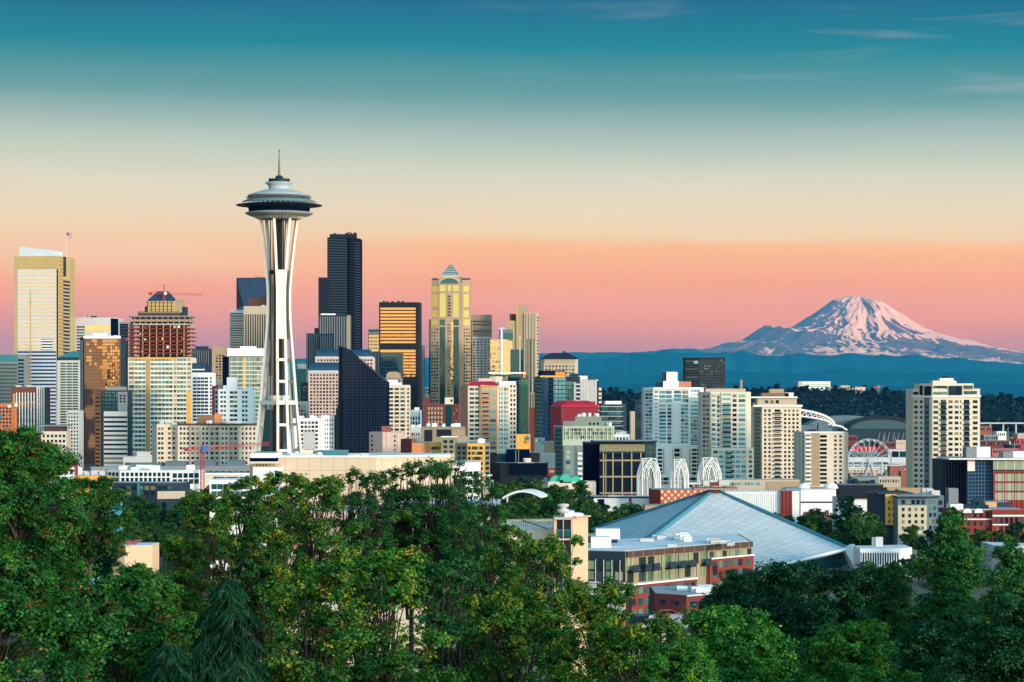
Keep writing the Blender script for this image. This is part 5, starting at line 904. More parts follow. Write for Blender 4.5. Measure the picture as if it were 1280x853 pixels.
# white tower at right
b = Bld(AP, 'tall cream apartment tower standing alone at the right', 'apartment tower', 1450, 486, [(1141, 12), (1165.5, 0), (1203, 0), (1203.2, 4), (1225, 4)], w_cream, deep=26)
PT = [(1141, 12), (1165.5, 0), (1203, 0), (1203.2, 4), (1225, 4)]
b.G(0, 1142, 1148, 499, 612, 1, 17, .6, .45, g_dark, lim=400); b.G(0, 1149.5, 1154, 499, 612, 1, 17, .55, .45, g_dark, lim=400); b.B(0, 1155.5, 1162, 490, 612, w_bluegrey, 'painted_shade_bay', .15); b.G(0, 1156, 1161.5, 499, 612, 1, 17, .6, .45, g_dark, out=.3, lim=400)  # blue-grey bay paints in the shade of the left face
b.G(1, 1166.5, 1173, 499, 612, 1, 17, .8, .45, g_home, lim=400); b.G(1, 1175.5, 1183, 499, 612, 1, 17, .9, .6, g_home, lim=400); b.K(1, 1175.5, 1183, 499.5, 612, 17, w_bluegrey, g_dteal, 1.3); b.G(1, 1185.5, 1191, 499, 612, 1, 17, .8, .42, g_home, lim=400); b.G(1, 1193, 1198.5, 499, 612, 1, 17, .7, .42, g_home, lim=400); b.G(1, 1199.5, 1202.3, 499, 612, 1, 17, .5, .42, g_dark, lim=400)
b.G(3, 1204.5, 1212, 499, 612, 1, 17, .9, .6, g_dark, lim=400); b.K(3, 1204.5, 1212, 499.5, 612, 17, w_bluegrey, g_dteal, 1.0); b.G(3, 1215.5, 1222.5, 499, 612, 1, 17, .7, .45, g_home, lim=400); b.H(1, 1165.6, 1203, 495, 496.4, 1, 1, w_white, 'cornice', out=.7); b.H(3, 1203.4, 1226, 494, 496.4, 1, 1, w_white, 'cornice', out=1.0); b.H(0, 1140, 1165.4, 495, 497, 1, 1, w_white, 'cornice', out=.7)
b.vol('upper_floors', [(1149, 11), (1165.8, 2), (1217, 3)], 479.5, 486.5, w_cream, 18); PU = [(1149, 11), (1165.8, 2), (1217, 3)]
b.B(1, 1167, 1184, 482.5, 485.5, g_teal, 'attic_window', .4, pts=PU); b.B(1, 1167, 1184, 490, 493.5, g_teal, 'attic_window', .4, pts=PT[1:3]+PT[3:], ) if False else b.B(1, 1167, 1184, 490, 493.5, g_teal, 'attic_window', .4); b.B(1, 1186, 1202.5, 482.5, 494, g_dteal, 'corner_glazing', .5, pts=[(1141, 12), (1165.5, -.3), (1203, -.3)]); b.V(1, 1186, 1202.5, 482.5, 494, 5, .1, w_dgrey, 'mullion', .9)
b.B(1, 1204.5, 1216, 482, 486, g_dteal, 'attic_window', .4, pts=PU); b.B(3, 1205, 1221, 489, 493, g_teal, 'attic_window', .4); b.B(0, 1142, 1148, 490, 493.5, w_black, 'dark_opening', .3); b.B(0, 1150, 1153.5, 482, 494, w_black, 'dark_opening', .4, pts=[(1141, 12), (1165.5, 0)]); b.B(0, 1156, 1164, 483, 494, w_black, 'dark_opening', .4, pts=[(1141, 12), (1165.5, 0)])
b.vol('roof_house', [(1166, 6), (1195, 6)], 476, 480, w_cream, 10); b.vol('roof_cap', [(1175, 8), (1192, 8)], 472.8, 476.5, w_white, 8); b.units(1176, 1190, 5, 50, h=1.3, mat=w_dgrey, y=472.8, dy=(9, 12)); b.units(1180, 1200, 3, 51, h=1.3, y=479.5, dy=(6, 12))
# brick and glass at right
b = Bld(OF, 'brick framed glass office with a white roof slab, right edge', 'office building', 1150, 575.5, [(1179, 10), (1208, 4), (1208.1, 0), (1241, 0), (1241.1, -3), (1305, -3)], w_dgrey, deep=30)
b.B(0, 1179.5, 1207.5, 579, 640, g_navy, 'dark_glass_wing', .2); b.V(0, 1180, 1207.5, 578, 640, 7, .1, w_brown, 'mullion', .5); b.B(2, 1209, 1240.5, 575.8, 640, g_blue, 'blue_glass_wing', .2); b.V(2, 1209, 1240.5, 576, 640, 8, .12, w_bluegrey, 'mullion', .4); b.H(2, 1209, 1240.5, 576, 640, 14, .14, w_bluegrey, 'spandrel', out=.35); b.B(2, 1209, 1218, 573.5, 589, f_white, 'white_screen', 1.0)
b.B(4, 1241.3, 1305, 575, 587, g_lite, 'penthouse_glass', .2); b.V(4, 1241.3, 1305, 575, 587, 6, .06, w_white, 'mullion', .4); b.B(4, 1241.3, 1305, 588.5, 640, w_brick, 'brick_frame', .5); b.G(4, 1243, 1305, 591, 626, 5, 3, .8, .8, g_lite, out=.65); b.V(4, 1243, 1305, 590, 640, 10, .06, w_dbrick, 'mullion', .8)
b.vol('white_roof_slab', [(1186, -3), (1241, -6), (1306, -6)], 572.8, 574.6, w_white, 30); b.top_box('roof_house', 1221, 1238, 559.5, 573.5, w_white, 10, 10); b.top_box('grey_roof_house', 1208, 1221, 560, 573.5, w_grey, 9, 10); b.top_box('roof_house', 1266, 1296, 565, 573.5, w_white, 8, 10); b.top_box('grey_roof_house', 1254, 1266.5, 565, 573.5, w_grey, 8, 10)
b = Bld('low_block', 'low cream building with a maroon door bay before the big wheel', 'building', 1500, 597, [(1071, 0), (1085, 0), (1098, 6)], w_cream, deep=16); b.B(0, 1078.5, 1084 if False else 1084.8, 605, 612, w_crimson, 'maroon_bay', .3); b.V(0, 1072, 1078, 600, 612, 2, .2, w_beige, 'rib', .2)
b = Bld('low_block', 'long beige row with orange roofs beside the wheel', 'building', 1600, 596, [(1097, 0), (1126, 0)], w_beige, deep=14); b.G(0, 1099, 1125, 599, 604, 8, 1, .4, .6, g_home)
b = Bld('low_block', 'flat orange-red warehouse left of the lone cream tower', 'building', 2400, 583, [(1112, 0), (1131, 0)], w_terra, deep=14)
b = Bld('low_block', 'smaller rust coloured warehouse touching the lone cream tower', 'building', 2300, 589, [(1126, 0), (1143, 0)], w_terra, deep=14)
b = Bld('retaining_wall', 'long pale concrete retaining wall at the foot of the cream tower', 'wall', 1400, 610, [(1098, 0), (1180, 0)], w_tan, deep=5, roof=None)
b = Bld('low_block', 'beige podium with roof garden at the foot of the cream condos', 'building', 1350, 600, [(908, 0), (1000, 0)], w_beige, deep=18); b.G(0, 910, 950, 603, 607, 10, 1, .6, .7, g_ice); b.B(0, 958, 1000, 602, 612, w_tan, 'tan_wall', .3)
# ================================================================ observation tower
TD = 1280.0; TX = X(349, TD); kp = TD/F
def tz(py): return Z(py, TD)
w_tower = wall('tower_white', (0.74, 0.70, 0.60), 0.6, 0.05, 0.08)
ot = empty('observation_tower', (TX, TD, gz(TX, TD))); tag(ot, 'tall white observation tower with a saucer top and needle spire', 'tower')
RY = [(274, 20.6, 10), (300, 17.6, 8.2), (330, 14.6, 6.4), (363, 12.6, 4.6), (385, 12.6, 4.6), (400, 13.0, 4.7), (430, 15.4, 5.1), (470, 19.3, 5.5), (503, 22.2, 5.8), (535, 25.6, 6.2), (565, 29, 6.8), (610, 33.4, 7.4)]
def rs(py): return np.interp(py, [a for a, _, _ in RY], [q for _, q, _ in RY])*kp, np.interp(py, [a for a, _, _ in RY], [q for _, _, q in RY])*kp
def beam(mb, pts, w, d, tv):
    """rectangular beam through pts; tv = tangential unit vector, w wide along it, d deep radially"""
    rv = Vector((tv.y, -tv.x, 0)); n = len(pts); v = []
    for p in pts:
        for a, c in ((-w, -d), (w, -d), (w, d), (-w, d)): v.append(p + tv*(a/2) + rv*(c/2))
    f = [tuple(range(4)), tuple(reversed(range((n-1)*4, n*4)))]+[(i*4+j, (i+1)*4+j, (i+1)*4+(j+1) % 4, i*4+(j+1) % 4) for i in range(n-1) for j in range(4)]
    mb.poly(v, f)
pys = np.linspace(273, 612, 44)
for az in (165, 285, 45):
    er = Vector((math.cos(R(az)), math.sin(R(az)), 0)); et = Vector((-er.y, er.x, 0)); base = Vector((TX, TD, 0))
    lg = MB()
    for sgn in (-1, 1):
        beam(lg, [base + er*rs(y)[0] + et*(sgn*rs(y)[1]) + Vector((0, 0, tz(y))) for y in pys], 3.1*kp, 3.4*kp, et)
    lo = lg.build('leg', w_tower, ot)
    web = MB()
    for y in np.linspace(337, 424, 20): pass
    vv = []; yy = np.linspace(338, 424, 22)
    for y in yy:
        r_, s_ = rs(y); s2 = s_ if 350 < y < 408 else s_
        for a, c in ((-s2, -.5), (s2, -.5), (s2, .5), (-s2, .5)): vv.append(base + er*(r_+c) + et*a + Vector((0, 0, tz(y))))
    web.poly(vv, [(0,1,2,3), tuple(reversed(range(84, 88)))]+[(i*4+j, (i+1)*4+j, (i+1)*4+(j+1) % 4, i*4+(j+1) % 4) for i in range(21) for j in range(4)])
    web.build('web_plate', w_tower, lo)
    for y in (450, 477, 531, 563):
        r_, s_ = rs(y); q = base+er*r_; m2 = MB(); beam(m2, [q+Vector((0, 0, tz(y+1.7))), q+Vector((0, 0, tz(y-1.7)))], 2*s_, 2.5*kp, et); m2.build('cross_plate', w_tower, lo)
ring = []
for az in (165, 285, 45):
    r_, s_ = rs(503); er = Vector((math.cos(R(az)), math.sin(R(az)), 0)); et = Vector((-er.y, er.x, 0))
    ring += [(TX+er.x*r_*1.0+et.x*s_*sg*1.35, TD+er.y*r_+et.y*s_*sg*1.35) for sg in (-1, 1)]
ring = [ring[i] for i in (4, 5, 0, 1, 2, 3)]
MB().prism(ring, tz(506), tz(500.8)).build('platform', w_tower, ot)
MB().lathe([(11*kp, 0), (13*kp, 1.2), (13*kp, 2.4), (11*kp, 2.6)], (TX, TD, tz(500.8)), 24).build('platform_roof', w_tower, ot)
core = MB(); core.prism([(TX+math.cos(R(a))*5.4*kp-.6, TD+math.sin(R(a))*5.4*kp) for a in range(0, 360, 60)], tz(620), tz(272)); core.build('elevator_core', w_black, ot)
lat = MB(); CX0 = TX-.6
for a in range(0, 360, 60):
    p = (CX0+math.cos(R(a))*6.3*kp, TD+math.sin(R(a))*6.3*kp); q = (CX0+math.cos(R(a+60))*6.3*kp, TD+math.sin(R(a+60))*6.3*kp)
    lat.tube((*p, tz(620)), (*p, tz(274)), .22, .22, 5)
    zs = np.linspace(tz(610), tz(276), 52)
    for i in range(51):
        u_, w_ = (p, q) if i % 2 else (q, p); lat.tube((*u_, zs[i]), (*w_, zs[i+1]), .12, .12, 4, False)
lat.build('core_lattice', w_brown, ot)
for a, c in ((200, w_brown), (320, w_brown)):
    MB().tube((CX0+math.cos(R(a))*9.5*kp, TD+math.sin(R(a))*9.5*kp, tz(610)), (CX0+math.cos(R(a))*9.5*kp, TD+math.sin(R(a))*9.5*kp, tz(274)), .3, .3, 5).build('elevator_rail', c, ot)
MB().tube((TX-7.5*kp, TD-4*kp, tz(343)), (TX-7.5*kp, TD-4*kp, tz(338)), 1.6, 1.6, 8).build('elevator_cab', w_black, ot)
def lathe_px(name, prof, mat, smooth=True, n=72):
    return MB().lathe([(r*kp, tz(y)-tz(300)) for y, r in prof], (TX, TD, tz(300)), n).build(name, mat, ot, smooth)
w_halo = wall('saucer_grey', (0.11, 0.17, 0.19), 0.5); w_under = wall('saucer_under', (0.26, 0.32, 0.30), 0.6); w_deck = wall('deck_dark', (0.005, 0.018, 0.028), 0.6)
lathe_px('saucer_underside', [(275.5, 0.5), (274.8, 14), (273.2, 26), (270.5, 36), (268, 41.5), (266.8, 42.6), (266.2, 42), (266.5, 30)], w_under)
mb = MB()
for k in range(48):
    t = 2*math.pi*k/48; c, s_ = math.cos(t), math.sin(t); tv = (-s_*.14, c*.14)
    pr = [(41.0, 267.2), (37.8, 265.6), (36.4, 265.4), (24, 273.5), (27, 274.4)]
    v = [(TX+c*r*kp+tv[0]*sg*2.2, TD+s_*r*kp+tv[1]*sg*2.2, tz(y)) for sg in (-1, 1) for r, y in pr]
    mb.poly(v, [(0,1,2,3,4), (9,8,7,6,5)]+[(i, 5+i, 5+(i+1) % 5, (i+1) % 5) for i in range(5)])
mb.build('sunshade_fins', w_tower, ot)
lathe_px('restaurant_glass', [(269, 30), (266.8, 37.5), (260, 38.6), (257.5, 39.0), (257.5, 5)], g_navy, False)
lathe_px('halo_ring', [(260, 39), (258.6, 41), (257.4, 53.6), (256.8, 53.9), (255.2, 46), (254.2, 45.6), (254.2, 30)], w_deck, False)
mb = MB()
for k in range(48):
    t = 2*math.pi*k/48; c, s_ = math.cos(t), math.sin(t); mb.tube((TX+c*45.5*kp, TD+s_*45.5*kp, tz(254.4)), (TX+c*53.4*kp, TD+s_*53.4*kp, tz(256.6)), .14, .14, 4)
mb.build('halo_struts', w_lgrey, ot)
lathe_px('upper_saucer', [(254.6, 46), (252.8, 46.2), (250.8, 42), (250.2, 40.8), (250.2, 20)], w_halo)
lathe_px('observation_deck', [(251, 38), (245.5, 38.5), (245.5, 5)], w_deck, False)
mb = MB(); rr_ = random.Random(2)
for k in range(72):
    t = 2*math.pi*k/72; c, s_ = math.cos(t), math.sin(t); mb.tube((TX+c*40.6*kp, TD+s_*40.6*kp, tz(250.8)), (TX+c*40.6*kp, TD+s_*40.6*kp, tz(246.8)), .06, .06, 4)
mb.lathe([(40.8*kp, 0), (40.8*kp, .1), (40.4*kp, .1), (40.4*kp, 0)], (TX, TD, tz(247)), 72)
mb.build('deck_railing', w_lgrey, ot)
lathe_px('roof_dish', [(246, 37), (245.2, 39.5), (244.4, 39), (241.5, 31), (238.8, 21), (237, 14.2), (236.5, 13.4), (234, 13.2), (231.5, 14.6), (229.6, 17.2), (228.7, 17.6), (228.3, 17.2), (228.3, 5)], wall('roof_pale', (.36, .43, .45), .5, .04, .05))
lathe_px('top_dark_deck', [(228.4, 12.5), (227.6, 13.6), (225, 13.4), (224.2, 13), (224, 6), (219.8, 3.6), (219.8, 1)], w_deck, False)
mb = MB()
for k in range(20):
    t = 2*math.pi*k/20; mb.tube((TX+math.cos(t)*12.6*kp, TD+math.sin(t)*12.6*kp, tz(224.5)), (TX+math.cos(t)*12.6*kp, TD+math.sin(t)*12.6*kp, tz(222+rr_.random()*1.5)), .18, .1, 4)
mb.build('roof_aerials', f_dark, ot)
mb = MB(); mb.path([(TX, TD, tz(220)), (TX, TD, tz(203)), (TX, TD, tz(190)), (TX, TD, tz(187))], [1.9*kp, 1.15*kp, .55*kp, .3*kp], 6)
mb.build('spire', wall('spire_bronze', (.20, .17, .12)), ot); MB().tube((TX, TD, tz(189.5)), (TX, TD, tz(188)), .42, .42, 8).build('beacon', f_dark, ot)

# ================================================================ arena with the peaked roof
AD = 935.0
apx = P(893, 612.5, AD)
ar = empty('arena', (apx.x, AD, 40)); tag(ar, 'large arena with a pale four-sided peaked roof and teal ridge beams', 'arena')
def ph(px, py, Y): return P(px, py, Y)
R1 = ph(776, 699, 880); R2 = ph(1060, 686, 892); R3 = ph(1000, 673, 1010); R4 = ph(722, 668, 985)
def hyp(a, p1, c, p2, n=14, sag=0.0):
    v = []; f = []
    for i in range(n+1):
        for j in range(n+1):
            s_, t = i/n, j/n
            q = a*(1-s_)*(1-t)+p1*s_*(1-t)+p2*(1-s_)*t+c*s_*t; v.append(q + Vector((0, 0, -sag*math.sin(math.pi*max(s_, t))*(1-abs(s_-t)))))
    for i in range(n):
        for j in range(n): f.append((i*(n+1)+j, i*(n+1)+j+1, (i+1)*(n+1)+j+1, (i+1)*(n+1)+j))
    m0 = len(v); v += [q-Vector((0, 0, .8)) for q in v]; f += [tuple(m0+k for k in reversed(t)) for t in f]
    return v, f
m, nt_ = M_('arena_roof'); q = NB(nt_); tcn = q.pos()
br = q.n('ShaderNodeTexBrick', {'Vector': q.map(tcn, (1, 1, 0), (0, 0, R(38))), 'Scale': 1.0, 'Mortar Size': 0.10, 'Mortar Smooth': 0.3, 'Brick Width': 3.4, 'Row Height': 3.4, 'Color1': (.62, .63, .62, 1), 'Color2': (.55, .57, .57, 1), 'Mortar': (.24, .32, .38, 1)}, offset=0.0)
vv_ = q.noise(tcn, 0.09, 5, .6); hs_ = q.n('ShaderNodeHueSaturation', {'Color': br.outputs[0], 'Value': q.math('ADD', q.math('MULTIPLY', vv_, .35), .82)})
q.out(q.n('ShaderNodeBsdfPrincipled', {'Base Color': hs_.outputs[0], 'Roughness': .55}).outputs[0]); arena_m = m
cF = ph(955, 712, 845); cL = ph(716, 690, 905); cR = ph(1082, 698, 950); cB = ph(893, 665, 1020)
for a, c, b2, nm, mt in ((R1, cF, R2, 'roof_panel', arena_m), (R4, cL, R1, 'roof_panel', arena_m), (R2, cR, R3, 'roof_panel', arena_m), (R3, cB, R4, 'roof_panel', arena_m)):
    v, f = hyp(apx, a, c, b2, 14, 0.6); MB().poly(v, f).build(nm, mt, ar)
w_ridge = wall('ridge_teal', (.05, .19, .25), .5)
for q2, wd in ((R1, 2.3), (R2, 1.3), (R3, 1.4), (R4, .7)):
    d = (q2-apx); hd = Vector((d.x, d.y, 0)).normalized(); sd_ = Vector((-hd.y, hd.x, 0)); mb = MB()
    n = 10; pts = []
    for k in range(n+1):
        t = k/n; c = apx+d*t; w_ = wd*(0.35+.65*t)
        for a, z in ((-w_, -.6), (w_, -.6), (w_*.7, .75), (-w_*.7, .75)): pts.append(c+sd_*a+Vector((0, 0, z)))
    mb.poly(pts, [(0,1,2,3), tuple(reversed(range(4*n, 4*n+4)))]+[(k*4+j, k*4+(j+1) % 4, (k+1)*4+(j+1) % 4, (k+1)*4+j) for k in range(n) for j in range(4)]).build('ridge_beam', w_ridge, ar)
for q2 in (R1, R2, R3, R4): 
    MB().path([q2+Vector((0, 0, .3)), q2+(q2-apx).normalized()*7+Vector((0, 0, -6))], [2.6, 3.4], 6).build('abutment', w_lgrey, ar)
for a, c in ((R1, cF), (cF, R2), (R2, cR), (cR, R3), (R4, cL), (cL, R1)):
    mb = MB(); mb.path([a, c], [.55, .55], 6); mb.build('eave_fascia', w_white, ar)
    n = Vector((c.y-a.y, -(c.x-a.x), 0)).normalized(); a2 = a-n*3; c2 = c-n*3
    MB().poly([(a2.x, a2.y, 38), (c2.x, c2.y, 38), (c2.x, c2.y, c2.z-.4), (a2.x, a2.y, a2.z-.4)] + [(p.x+n.x*-.5, p.y+n.y*-.5, z) for p, z in ((a2, 38), (c2, 38), (c2, c2.z-.4), (a2, a2.z-.4))], [(0,1,2,3), (7,6,5,4), (0,4,5,1), (1,5,6,2), (2,6,7,3), (3,7,4,0)]).build('glass_wall', g_dteal, ar)
# gallery on the apex
ga = MB(); Yg = AD
for y0, y1, x0, x1 in ((612, 609.5, 866, 921), (607.5, 606.8, 870, 918)): ga.box(X(x0, Yg), X(x1, Yg), Yg-5, Yg+5, Z(y0, Yg), Z(y1, Yg))
for x in np.linspace(867, 920, 18): ga.box(X(x, Yg), X(x, Yg)+.2, Yg-5, Yg-4.8, Z(610, Yg), Z(606.8, Yg)); ga.box(X(x, Yg), X(x, Yg)+.2, Yg+4.8, Yg+5, Z(610, Yg), Z(606.8, Yg))
ga.build('roof_gallery', wall('gallery_rust', (.30, .20, .18)), ar)
for x0, x1, y0, y1, mt in ((878, 886, 600.5, 606.8, w_lgrey), (886, 898, 602.5, 606.8, w_dbrick), (898, 911, 600, 606.8, w_lgrey), (886.5, 895, 600, 602.5, w_lgrey), (889, 897, 609.5, 616, w_brown)):
    MB().box(X(x0, Yg), X(x1, Yg), Yg-3.5, Yg+3, Z(y1, Yg), Z(y0, Yg)).build('rooftop_machine', mt, ar)

# ================================================================ five-arch court
w_arch = wall('arch_white', (.76, .76, .72), .6, .04, .05)
def arch_tower(px, y0, Y, hw, label, yaw):
    o = empty('arch_tower', (X(px, Y), Y, gz(X(px, Y), Y))); tag(o, label, 'arch tower', 'slender white arch towers in the court')
    zt = Z(y0, Y); zb = gz(X(px, Y), Y); H = zt-zb; w2 = hw*Y/F
    for side in range(4):
        a = R(yaw+90*side); ux, uy = math.cos(a), math.sin(a); nx, ny = math.sin(a), -math.cos(a)
        mb = MB()
        def gp_(off, sg, q):
            kn = .77; inn = 1-.30*max(0, q-kn)/(1-kn); sx_ = max(0, (q-kn)/(1-kn)); top = H*{1: 1, .8: .975, .6: .945, .4: .91}[off]
            r_ = w2*off*(1-sx_**1.9)*(1-.06*q)
            return (o.location.x+nx*w2*inn+ux*r_*sg, Y+ny*w2*inn+uy*r_*sg, zb+top*q)
        for off in (1, .8, .6, .4):
            for sg in (-1, 1): mb.path([gp_(off, sg, q) for q in list(np.linspace(0, .77, 3))+list(np.linspace(.80, 1, 9))], [.27 if off in (1, .4) else .17]*12, 5)
        for q in (.80, .86, .92):
            for sg in (-1, 1): mb.tube(gp_(1, sg, q), gp_(.4, sg, q), .10, .10, 4)
        mb.build('arch', w_arch, o)
    mb = MB(); c = Vector((o.location.x, Y, zt+.3))
    for side in range(4):
        a = R(yaw+90*side); nx, ny = math.sin(a), -math.cos(a); mb.tube((o.location.x+nx*w2*.78, Y+ny*w2*.78, zt-.2), c, .25, .2, 5)
    mb.build('vault_rib', w_arch, o)
    return o
arch_tower(811, 573.5, 1160, 12, 'left white arch tower, clear of the striped white podium', 12)
arch_tower(849, 574.5, 1200, 9.5, 'middle white arch tower against the white and yellow podium', 12)
arch_tower(886.5, 573, 1160, 12, 'right white arch tower behind the arena peak', 12)
for px, Y in ((812, 1150), (850, 1180)):
    o = tag(MB().lathe([(.1, 0), (1.3, .3), (1.9, 1.2), (1.9, 2.0), (1.2, 3), (.1, 3.3)], (X(px, Y), Y, gz(X(px, Y), Y)+9), 14).build('lamp_globe' if False else 'court_lamp', w_cream, None, True), 'cream globe lamp standing inside the %s white arch tower' % ('left' if px < 830 else 'middle'), 'lamp')
# white exhibition halls in front of the arches
b = Bld('exhibition_hall', 'long ribbed white hall with dark blue and magenta banners', 'hall', 1080, 622, [(702, 10), (737, 0), (815, 0)], w_white, deep=18)
b.B(0, 702, 737, 621, 623, w_brown, 'eave', .5); b.B(1, 737, 815, 621, 622.8, w_dgrey, 'eave', .4)
b.V(1, 757, 786, 623, 641, 14, .3, w_white, 'rib', .35); b.V(1, 790, 814, 623, 641, 12, .3, w_white, 'rib', .35); b.V(1, 760, 814, 618.8, 622, 24, .35, w_white, 'roof_tooth', .2, )
b.B(1, 747.5, 755.5, 624, 641, g_navy, 'blue_banner', .5); b.B(1, 786, 789.6, 623, 637, flat('magenta_banner', (.38, .01, .14)), 'magenta_banner', .5); b.B(1, 731 if False else 738, 742, 625, 638, g_blue, 'blue_window', .3)
w_arc = flat('banner_mark', (.12, .25, .55))
for k in range(3): b.B(1, 749+k*2, 750+k*2, 634+k, 636+k, w_arc, 'banner_mark', .6)
b = Bld('exhibition_hall', 'hall wall painted in a red and cream checkered circle pattern', 'hall', 1060, 612.5, [(814, 4), (825.5, 0), (880, 0)], w_brick, deep=16)
b.B(1, 825.7, 880, 612.8, 630, wall('check_red', (.45, .10, .07)), 'check_wall', .3)
A, u, n, qf, Dd = b.face(1); mbk = MB()
for i in range(14):
    for j in range(4):
        if (i+j) % 2: continue
        cx, cz = qf(827.5+i*4.1), Z(614.8+j*4.2, Dd); ri = .72
        pts = [(A.x+u.x*(cx+ri*math.cos(t)), A.y-.48, cz+ri*math.sin(t)) for t in np.linspace(0, 2*math.pi, 11)[:-1]]
        mbk.poly(pts+[(x, y+.2, z) for x, y, z in pts], [tuple(range(10)), tuple(reversed(range(10, 20)))]+[(k, k+10, (k+1) % 10+10, (k+1) % 10) for k in range(10)])
mbk.build('cream_discs', wall('check_cream', (.62, .46, .28)), b.o)
b = Bld('low_block', 'tan flat wing below the checkered wall', 'building', 1000, 632, [(806, 0), (868, 0)], w_tan, deep=14, roof=w_tan)
b = Bld('exhibition_hall', 'ribbed white hall with a brown tower panel right of the arena roof', 'hall', 1060, 615, [(905, 0), (976, 0), (999, 6)], w_white, deep=20)
b.V(0, 905, 974, 616.5, 640, 26, .3, w_white, 'rib', .35); b.V(0, 906, 998, 612.6, 615, 28, .4, w_white, 'roof_tooth', .2) if False else b.V(0, 906, 975, 612.8, 615, 24, .4, w_white, 'roof_tooth', .2); b.B(0, 976 if False else 975.8, 976, 614, 640, w_white, 'edge', .2)
b.vol('brown_panel', [(976, -2), (990.5, -1)], 613.5, None, w_brick, 8, z0=b.zg); b.V(0, 976.5, 990, 614, 642, 3, .3, w_dbrick, 'rib', .4, pts=[(976, -2), (990.5, -1)])
b = Bld('exhibition_hall', 'plain white gallery with two white domes on its roof', 'hall', 1120, 611.5, [(983, 6), (1001, 0), (1045, 0)], w_white, deep=22)
b.H(1, 1001, 1045, 611.2, 612.2, 1, 1, w_lgrey, 'eave', out=.3); b.B(1, 1001, 1044.8, 627, 629, w_dgrey, 'painted_shadow_gap', .1)  # dark grey strip stands in for a shadowed gap
for px, Y, r_ in ((1004.5, 1128, 8.2), (1038.5, 1128, 9.2)):
    k = r_*Y/F; MB().lathe([(k*math.cos(t), k*.82*math.sin(t)) for t in np.linspace(0, math.pi/2-.03, 9)], (X(px, Y), Y, Z(611.6, 1120)), 28).build('dome', w_white, b.o, True)
b = Bld('exhibition_hall', 'low black roofed hall beyond the white gallery', 'hall', 1180, 606, [(1049, 0), (1104, 0)], w_black, deep=20); b.B(0, 1049, 1104, 606, 608, w_dgrey, 'parapet', .3); b.units(1052, 1100, 7, 61, mat=w_dgrey)
b = Bld('exhibition_hall', 'white wall with a zigzag top under a dark eave by the park trees', 'hall', 1000, 622, [(1046, 0), (1086, 0)], w_white, deep=14); b.B(0, 1040 if False else 1046, 1086, 619, 623.5, w_black, 'dark_eave', .8); b.V(0, 1047, 1085, 623.5, 625.5, 16, .5, w_white, 'zigzag', .3)
# flats and small buildings right of centre
b = Bld('apartment_block', 'dark flats with a bright yellow end wall', 'apartment block', 960, 618, [(1092, 6), (1106.5, 0), (1121, 0), (1121.2, 2), (1124, 2)], w_dgrey, deep=18)
b.B(1, 1106.6, 1121.5 if False else 1121, 618.2, 659, w_yellow, 'yellow_wall', .3); b.G(1, 1108.5, 1119.5, 624, 656, 2, 4, .28, .42, g_dteal, out=.45); b.vol('flat_roof', [(1097, -1), (1138, 4)], 616, 618, w_dgrey, 18, roof=None); b.B(1, 1106.5, 1121, 656.5, 660, w_black, 'base', .4)
b = Bld('apartment_block', 'flats with cream lower floors and a blue-grey top floor', 'apartment block', 950, 622.5, [(1122, 0), (1158.5, 0), (1172, 4)], w_bluegrey, deep=18)
b.B(0, 1122.5, 1158.3, 632, 668, wall('sand_siding', (.50, .45, .32)), 'cream_siding', .3); b.G(0, 1126, 1157, 624.5, 631, 5, 1, .5, .7, g_home, out=.15); b.G(0, 1125, 1157, 633, 664, 4, 4, .32, .45, g_home, out=.5); b.G(1, 1160, 1171, 624, 664, 2, 5, .5, .5, g_home, out=.2); b.vol('flat_roof', [(1120.5, -1.2), (1160, -1.2), (1174, 3)], 620.5, 622.6, w_dgrey, 16, roof=w_roof)
b = Bld('apartment_block', 'blue-grey flats stepping back with silver roof units', 'apartment block', 1000, 620, [(1150, 0), (1180, 0)], w_bluegrey, deep=24); b.G(0, 1172, 1179, 624, 660, 1, 4, .6, .5, g_home); b.units(1150, 1178, 14, 62, mat=w_lgrey, h=2.6, dy=(2, 22)); b.vol('stair_house', [(1186, 8), (1198, 8)], 612, 640, w_grey, 8)
b = Bld('brick_building', 'red and white brick building with arched windows', 'building', 850, 637, [(1188, 0), (1240, 0), (1240.2, -2), (1282, -2)], w_brick, deep=16)
b.B(0, 1188, 1240, 636.5, 638, w_beige, 'cream_cornice', .5); b.B(2, 1240.5, 1282, 643, 645.5, w_white, 'white_belt', .5); b.B(0, 1200, 1240, 648.5, 650, w_white, 'white_belt', .4); b.B(2, 1240.5, 1282, 655, 656.5, w_white, 'white_belt', .5); b.B(2, 1226 if False else 1240.6, 1282, 642.4, 643, w_brown, 'cornice', .8)
b.G(0, 1192, 1238, 639, 648, 6, 1, .36, .6, g_dark, out=.15); b.G(0, 1192, 1238, 650, 668, 6, 2, .36, .5, g_dark, out=.15); b.G(2, 1243, 1280, 646, 655, 6, 1, .42, .7, g_dark, out=.15); b.G(2, 1243, 1280, 657, 668, 6, 1, .3, .7, g_dark, out=.15)
Ax, ux_, nx_, qf, Dd = b.face(0)
for i in range(3):
    cx = X(1195+i*14, 850); MB().poly([(cx+1.5*math.cos(t), 849.3, Z(641.2, 850)+1.5*math.sin(t)) for t in np.linspace(0, math.pi, 9)]+[(cx+1.5*math.cos(t), 850.1, Z(641.2, 850)+1.5*math.sin(t)) for t in np.linspace(0, math.pi, 9)], [tuple(range(9)), tuple(reversed(range(9, 18)))]+[(k, k+9, (k+1) % 9+9, (k+1) % 9) for k in range(9)]).build('arch_window', w_white, b.o)
